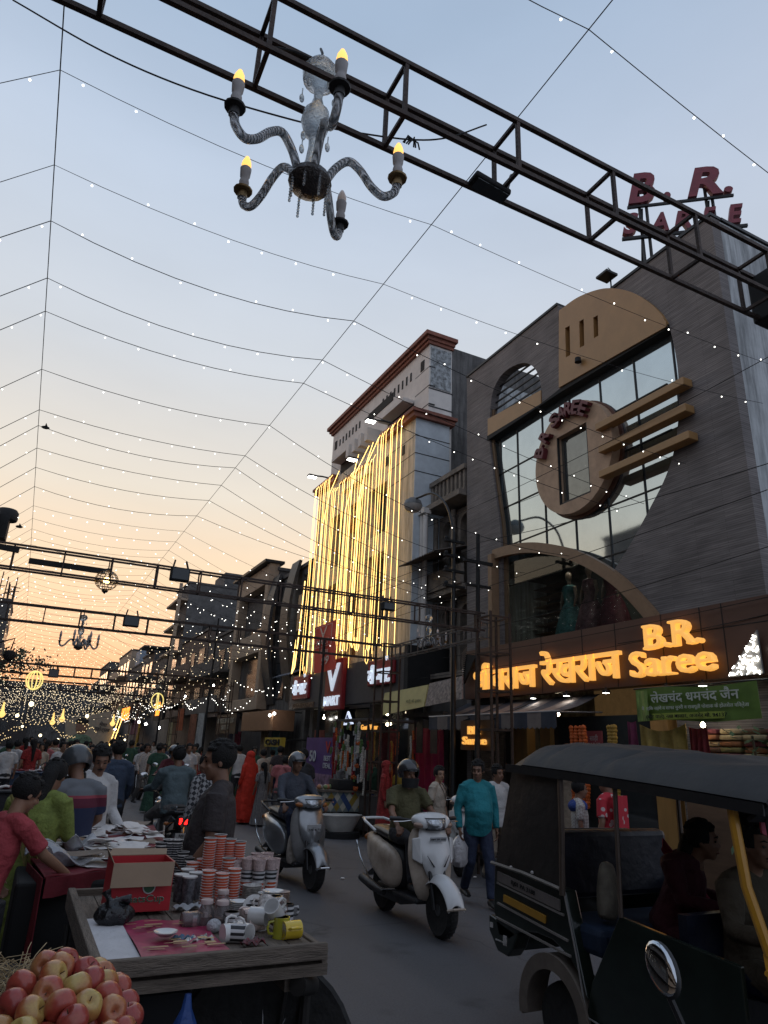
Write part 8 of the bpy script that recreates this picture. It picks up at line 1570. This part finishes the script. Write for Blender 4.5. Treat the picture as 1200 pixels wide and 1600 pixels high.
person('rider in a maroon shirt with a light helmet facing us',off(MC3,0,-.25),RZ(MC3),1.70,pose(BIKE),CL['maroon'],CL['black'],'long',1,lod=2,helmet=M_silhelm)
w=MB(); w.box((0,0,0),(.09,.01,.14)); o=w.build('phone_screen',mat('lit_phone_screen',(.6,.6,.3),.3,var=0,emit=(.9,.95,.45),es=1.0),smooth=False); o.location=pm(MC3)@V(.18,.52,1.0); tag(o,'small glowing phone held over the handlebar of the maroon rider','phone')
# pedestrians on the right
def bag(t,P,H): pass
TM=person('heavy man in a teal shirt and dark jeans walking towards the camera',(5.44,7.98,0),PI-.25,1.68,pose(WALK,hy=-.55,hp=.1,el=(V(-.25,-.02,1.12),V(.26,-.03,1.12)),wr=(V(-.25,.03,.87),V(.26,.06,.87))),CL['teal'],CL['navy'],'long',1,lod=0,girth=1.08,belly=.06,collar=True)
tw=pm(TM)@V(.26,.07,.80); w=MB(); w.tube([V(0,0,0),V(0,0,-.05),V(0,0,-.14),V(0,0,-.30),V(0,0,-.36)],[(.012,.01),(.05,.04),(.10,.08),(.115,.09),(.06,.05)],16)
for i,v in enumerate(w.v): a=math.atan2(v[1],v[0]); f=1+.13*math.sin(a*5+v[2]*20); w.v[i]=(v[0]*f,v[1]*f,v[2])
o=w.build('plastic_bag',mat('translucent_white_bag',(.42,.40,.40),.35,var=.15,bump=.9,bscale=25)); o.location=(tw.x,tw.y,tw.z); tag(o,'crinkled white plastic bag in the hand of the man in teal','bag')
person('young man in a white T-shirt and beige trousers walking behind the man in teal',at_px(778,1300,8.9),PI-.15,1.62,pose(WALK,hy=.3),CL['white'],CL['beige'],'short',1,lod=1,girth=.95)
def beads(t,P,H):
    w=MB(); nk=P['neck']; w.tube([nk+V(-.05,.05,-.0),nk+V(-.045,.135,-.12),nk+V(0,.145,-.24),nk+V(.045,.135,-.12),nk+V(.05,.05,0)],.005,6); w.build('necklace',M_black,t); w=MB(); w.tube([V(-.14,.12,1.36),V(-.16,.02,1.45),V(-.15,-.1,1.38),V(-.13,-.12,1.2)],.012,6); w.build('bag_strap',M_black,t)
person('woman in a cream kurta with a long dark necklace beside the white scooter',at_px(684,1290,9.6),PI+.55,1.56,pose(BASE,hy=-.6),CL['cream'],CL['cream'],'short',2,hair='bun',lod=1,girth=.98,hem=.62,skirt=False,extra=beads)
def veil(m,a=1.0):
    def f(t,P,H):
        w=MB(); 
        def fn(u,v):
            an=-PI/2+(u-.5)*2*rad(128); rr_=(.095+.30*v**.65*a)*(1+.09*math.sin(u*27+math.sin(v*4))*v); z=1.70-1.58*v if v>.06 else 1.70+.0
            r0=rr_ if v>.06 else .05+v; return (math.cos(an)*r0*.82,math.sin(an)*r0*.72+.02,min(1.72,z))
        w.sheet(fn,64,22); w.build('veil',m,t,solid=.012)
        w=MB(); w.ball(H(0,-.02,.06),(.105,.115,.105),16,12); fs=[f2 for f2 in w.f if not (sum(Vector(w.v[j]).y-H(0,0,0).y for j in f2)/len(f2)>.05 and sum(Vector(w.v[j]).z-H(0,0,0).z for j in f2)/len(f2)<.09)]; w.f=fs; w.m=[0]*len(fs); w.build('veil_hood',m,t,solid=.01)
    return f
person('woman wrapped head to foot in a bright red orange veil, back to us',at_px(382,1283,17.3),.4,1.60,None,CL['red'],CL['red'],'long',1,lod=2,skirt=True,extra=veil(CL['red'],.95))
person('woman in a red printed sari with her head covered by the garland stall',at_px(600,1290,13.2),PI+.9,1.55,None,CL['redsari'],CL['redsari'],'long',1,lod=1,skirt=True,extra=veil(CL['redsari'],.7))
person('woman or girl in a grey floral dress beside the red veiled woman',at_px(405,1283,16.8),.3,1.38,None,CL['floral'],CL['floral'],'short',1,lod=2,skirt=True,hair='long')
person('man in a black shirt standing with his back to us behind the silver scooter',at_px(470,1240,13.0),.3,1.72,None,CL['black'],CL['black'],'short',1,lod=2,girth=1.1)
person('person in dusty pink bending beyond the silver scooter',at_px(441,1200,15.5),-.8,1.62,pose(BASE,neck=V(0,.12,1.40),head=V(0,.2,1.5),chest=V(0,.07,1.24)),CL['pinkp'],CL['grey'],'short',1,lod=2)
person('person in black and white checks between the teal rider and the big man',at_px(318,1240,9.3),.6,1.62,None,CL['blkch'],CL['black'],'long',1,lod=2)
person('man in a light shirt sitting low behind the red sari woman',at_px(628,1200,14.8),PI,1.5,None,mat('yellow_blouse_cloth',(.36,.24,.03),.8),CL['grey'],'short',1,lod=2,hair='bun')
person('vendor with a grey cap beside the diamond food cart',at_px(538,1240,15.6),PI+.3,1.55,None,CL['grey'],CL['black'],'short',1,lod=2)
person('woman in black with teal behind the garland stall',at_px(590,1200,16.6),PI-.3,1.58,None,CL['green'],CL['black'],'long',1,lod=2,hair='long')
# shoppers seen through the rickshaw
def dots(name,ca,cb):
    m=mat(name,ca,.8,var=0)
    def f(t,b): co=t.nodes.new('ShaderNodeTexCoord'); v=t.nodes.new('ShaderNodeTexVoronoi'); v.inputs['Scale'].default_value=11; t.links.new(co.outputs['Object'],v.inputs[0]); r=t.nodes.new('ShaderNodeValToRGB'); r.color_ramp.interpolation='CONSTANT'; r.color_ramp.elements[0].color=(*cb,1); r.color_ramp.elements[1].position=.28; r.color_ramp.elements[1].color=(*ca,1); t.links.new(v.outputs['Distance'],r.inputs[0]); t.links.new(r.outputs[0],b.inputs['Base Color'])
    return tweak(m,f)
CL['reddot']=dots('red_cloth_white_dots',(.45,.02,.035),(.5,.4,.38))
person('woman in a red sari with white dots at the saree shop, seen through the rickshaw',at_px(950,1240,6.6),.3,1.62,None,CL['reddot'],CL['reddot'],'short',1,lod=1,skirt=True,hair='bun',extra=lambda t,P,H:(lambda w:(w.sheet(lambda u,v:(-.19+.33*u,-.16-.015*math.sin(u*14),1.44-.85*v),12,10),w.build('sari_drape',CL['reddot'],t,solid=.012)))(MB()))
person('person in blue and white at the saree shop, seen through the rickshaw',at_px(905,1260,7.2),PI+1.0,1.5,None,CL['whitech'],CL['black'],'short',1,lod=2,extra=lambda t,P,H:(lambda w:(w.ball((0,-.02,1.36),(.2,.14,.1),12,8),w.build('blue_yoke',cloth('royal_blue_cloth',(.02,.05,.22)),t)))(MB()))
t=person('woman with a patterned headscarf at the shop door above the rickshaw hood',(8.75,7.75+.6,.35),PI/2+.3,1.72,None,CL['beige'],CL['beige'],'long',1,lod=2,skirt=True,extra=veil(mat('patterned_scarf',(.24,.10,.04),.8,var=.7,nscale=30),.5)); t.location=PX(888,1200,8.7)-V(0,0,1.35)
# rickshaw occupants
SIT=dict(pel=V(0,-.02,.78),chest=V(0,.03,1.10),neck=V(0,.06,1.28),head=V(0,.11,1.41),sh=(V(-.18,.05,1.23),V(.18,.05,1.23)),el=(V(-.24,.12,1.0),V(.24,.12,1.0)),wr=(V(-.16,.34,.98),V(.16,.34,.98)),hip=(V(-.09,.0,.76),V(.09,.0,.76)),kn=(V(-.11,.40,.78),V(.11,.40,.78)),an=(V(-.11,.42,.40),V(.11,.42,.40)))
person('passenger in deep maroon leaning across the rear of the rickshaw',(3.98,3.62,.02),PI+.55,1.58,pose(SIT,chest=V(0,.10,1.08),neck=V(0,.18,1.24),head=V(0,.25,1.35)),CL['maroond'],CL['maroond'],'long',1,lod=1,hair='long',girth=1.1,shoes=False,extra=lambda t,P,H:(lambda w:(w.sheet(lambda u,v:(-.2+.12*u,-.05+.35*v,1.30-.45*v-.04*math.sin(u*9)),10,10),w.build('pink_scarf',cloth('rose_scarf',(.28,.03,.06)),t,solid=.012)))(MB()))
person('rickshaw driver in khaki bent over the handlebar',(3.80,2.92,-.05),PI-.1,1.66,pose(SIT,wr=(V(-.26,.40,1.02),V(.26,.40,1.02))),CL['khaki'],CL['khaki'],'long',1,lod=1,girth=1.1,moust=True)
w=MB(); w.tube([V(0,0,0),V(0,0,.05),V(0,0,.28),V(0,0,.34)],[(.09,.05),(.115,.07),(.10,.06),(.105,.02)],14); o=w.build('shopping_sack',mat('printed_cream_sack',(.15,.13,.10),.8,var=.3,nscale=12),sub=1); o.location=(3.52,3.72,.80); o.rotation_euler=(.0,.15,.5); tag(o,'cream cloth sack with brown print on the rickshaw seat','bag')
# crowd: figures built once per kind, copied with their own clothes
CR=[]
for i,(m1,m2,sl,sk,hr) in enumerate(((CL['white'],CL['black'],'short',False,'short'),(CL['blue'],CL['grey'],'long',False,'short'),(CL['redsari'],CL['redsari'],'short',True,'long'),(CL['cream'],CL['beige'],'long',False,'short'),(CL['green'],CL['green'],'short',True,'bun'),(CL['dkgrey'],CL['navy'],'short',False,'short'),(CL['pinkp'],CL['maroond'],'long',True,'long'),(CL['whitech'],CL['grey'],'long',False,'short'))):
    o=person('x',(0,-30-i,0),0,1.66,WALK if i%2 and not sk else None,m1,m2,sl,i%3,hair=hr,lod=2,skirt=sk); CR.append(o)
DS=['white shirt','blue shirt','red sari','cream shirt','green dress','dark T-shirt','pink and maroon dress','checked shirt']
first=[True]*8; rc=random.Random(31)
spots=[]
for (u,y) in ((8,10.5),(20,13),(32,16),(45,12.5),(55,18),(68,14.5),(80,20),(92,16),(104,23),(112,18),(128,26),(140,21),(152,28),(170,24),(184,30),(200,26),(216,34),(228,28),(244,33),(252,24),(262,30),(272,38),(283,26),(292,20),(302,33),(150,17),(20,22),(40,27),(62,30),(90,33),(115,36),(135,40),(160,42),(190,38),(210,44),(235,42),(372,21),(395,23),(410,20),(424,24),(436,21),(300,24),(310,28),(350,26),(360,22),(6,17),(75,26),(100,29),(225,22),(245,20)):
    spots.append((u,y))
for (u,y) in spots:
    y=y+(9 if u<70 else 4 if u<130 else 0)
    k=rc.randrange(8); src=CR[k]; p=PY(u,1200,y)
    if first[k]: o=src; first[k]=False
    else: o=copy_tree(src)
    away=rc.random()<.5; o.location=(p.x,y,0); o.rotation_euler.z=(0 if away else PI)+rc.uniform(-.7,.7); s=rc.uniform(.93,1.04); o.scale=(s,s,s); o['label']='shopper in a %s %s in the far crowd'%(DS[k],'walking away' if away else 'facing the camera'); o['group']='shoppers in %s in the far crowd'%DS[k]
for k in range(8):
    if first[k]: CR[k].location=(4+.3*k,40,0); CR[k]['label']='shopper in a %s deep in the far crowd'%DS[k]
# parked / riding bikes within the far crowd
for i,(u,y,a) in enumerate(((215,25,0.1),(255,27,PI),(180,33,.1),(60,23,PI),(300,31,.1))):
    p=PY(u,1200,y); c=copy_tree(MC2); c.location=(p.x,y,0); c.rotation_euler.z=a; c['label']='motorcycle %s among the far crowd'%('coming towards us' if a>1 else 'seen from behind'); c['group']='motorcycles in the far crowd'; q=copy_tree(CR[i]); v=pm(c)@V(0,-.3,0); q.location=(v.x,v.y,-.02); q.rotation_euler.z=a; q['label']='standing figure astride a motorcycle in the far crowd'; q['group']='figures astride far motorcycles'
# dark stalls and tables under the left crowd
for i,(u,y,m) in enumerate(((5,9.0,M_rc),(30,14,CL['black']),(70,21,CL['blue']))):
    p=PY(u,1230,y); w=MB(); w.b2((-.9,-.5,.1),(.45,.5,.86)); w.b2((-.95,-.55,.86),(.5,.55,.90)); o=w.build('market_table',m if i else M_rc,smooth=False,bevel=.02); o.location=(p.x-.3,y,0); tag(o,['small red covered table at the left edge behind the boy','dark covered table farther back on the left','blue covered table in the left crowd'][i],'table')
    for k in range(6): w=MB(); w.sheet(lambda a,b:((a-.5)*.3,(b-.5)*.25,.02*math.sin(a*6+k)),5,5); o=w.build('cloth_goods',[M_pap,M_rc,CL['pinkp']][k%3],solid=.02); o.location=(p.x-.9+k*.2,y-.1*(k%2),.93); tag(o,'folded goods on a left side market table','goods','folded goods on the left side tables')
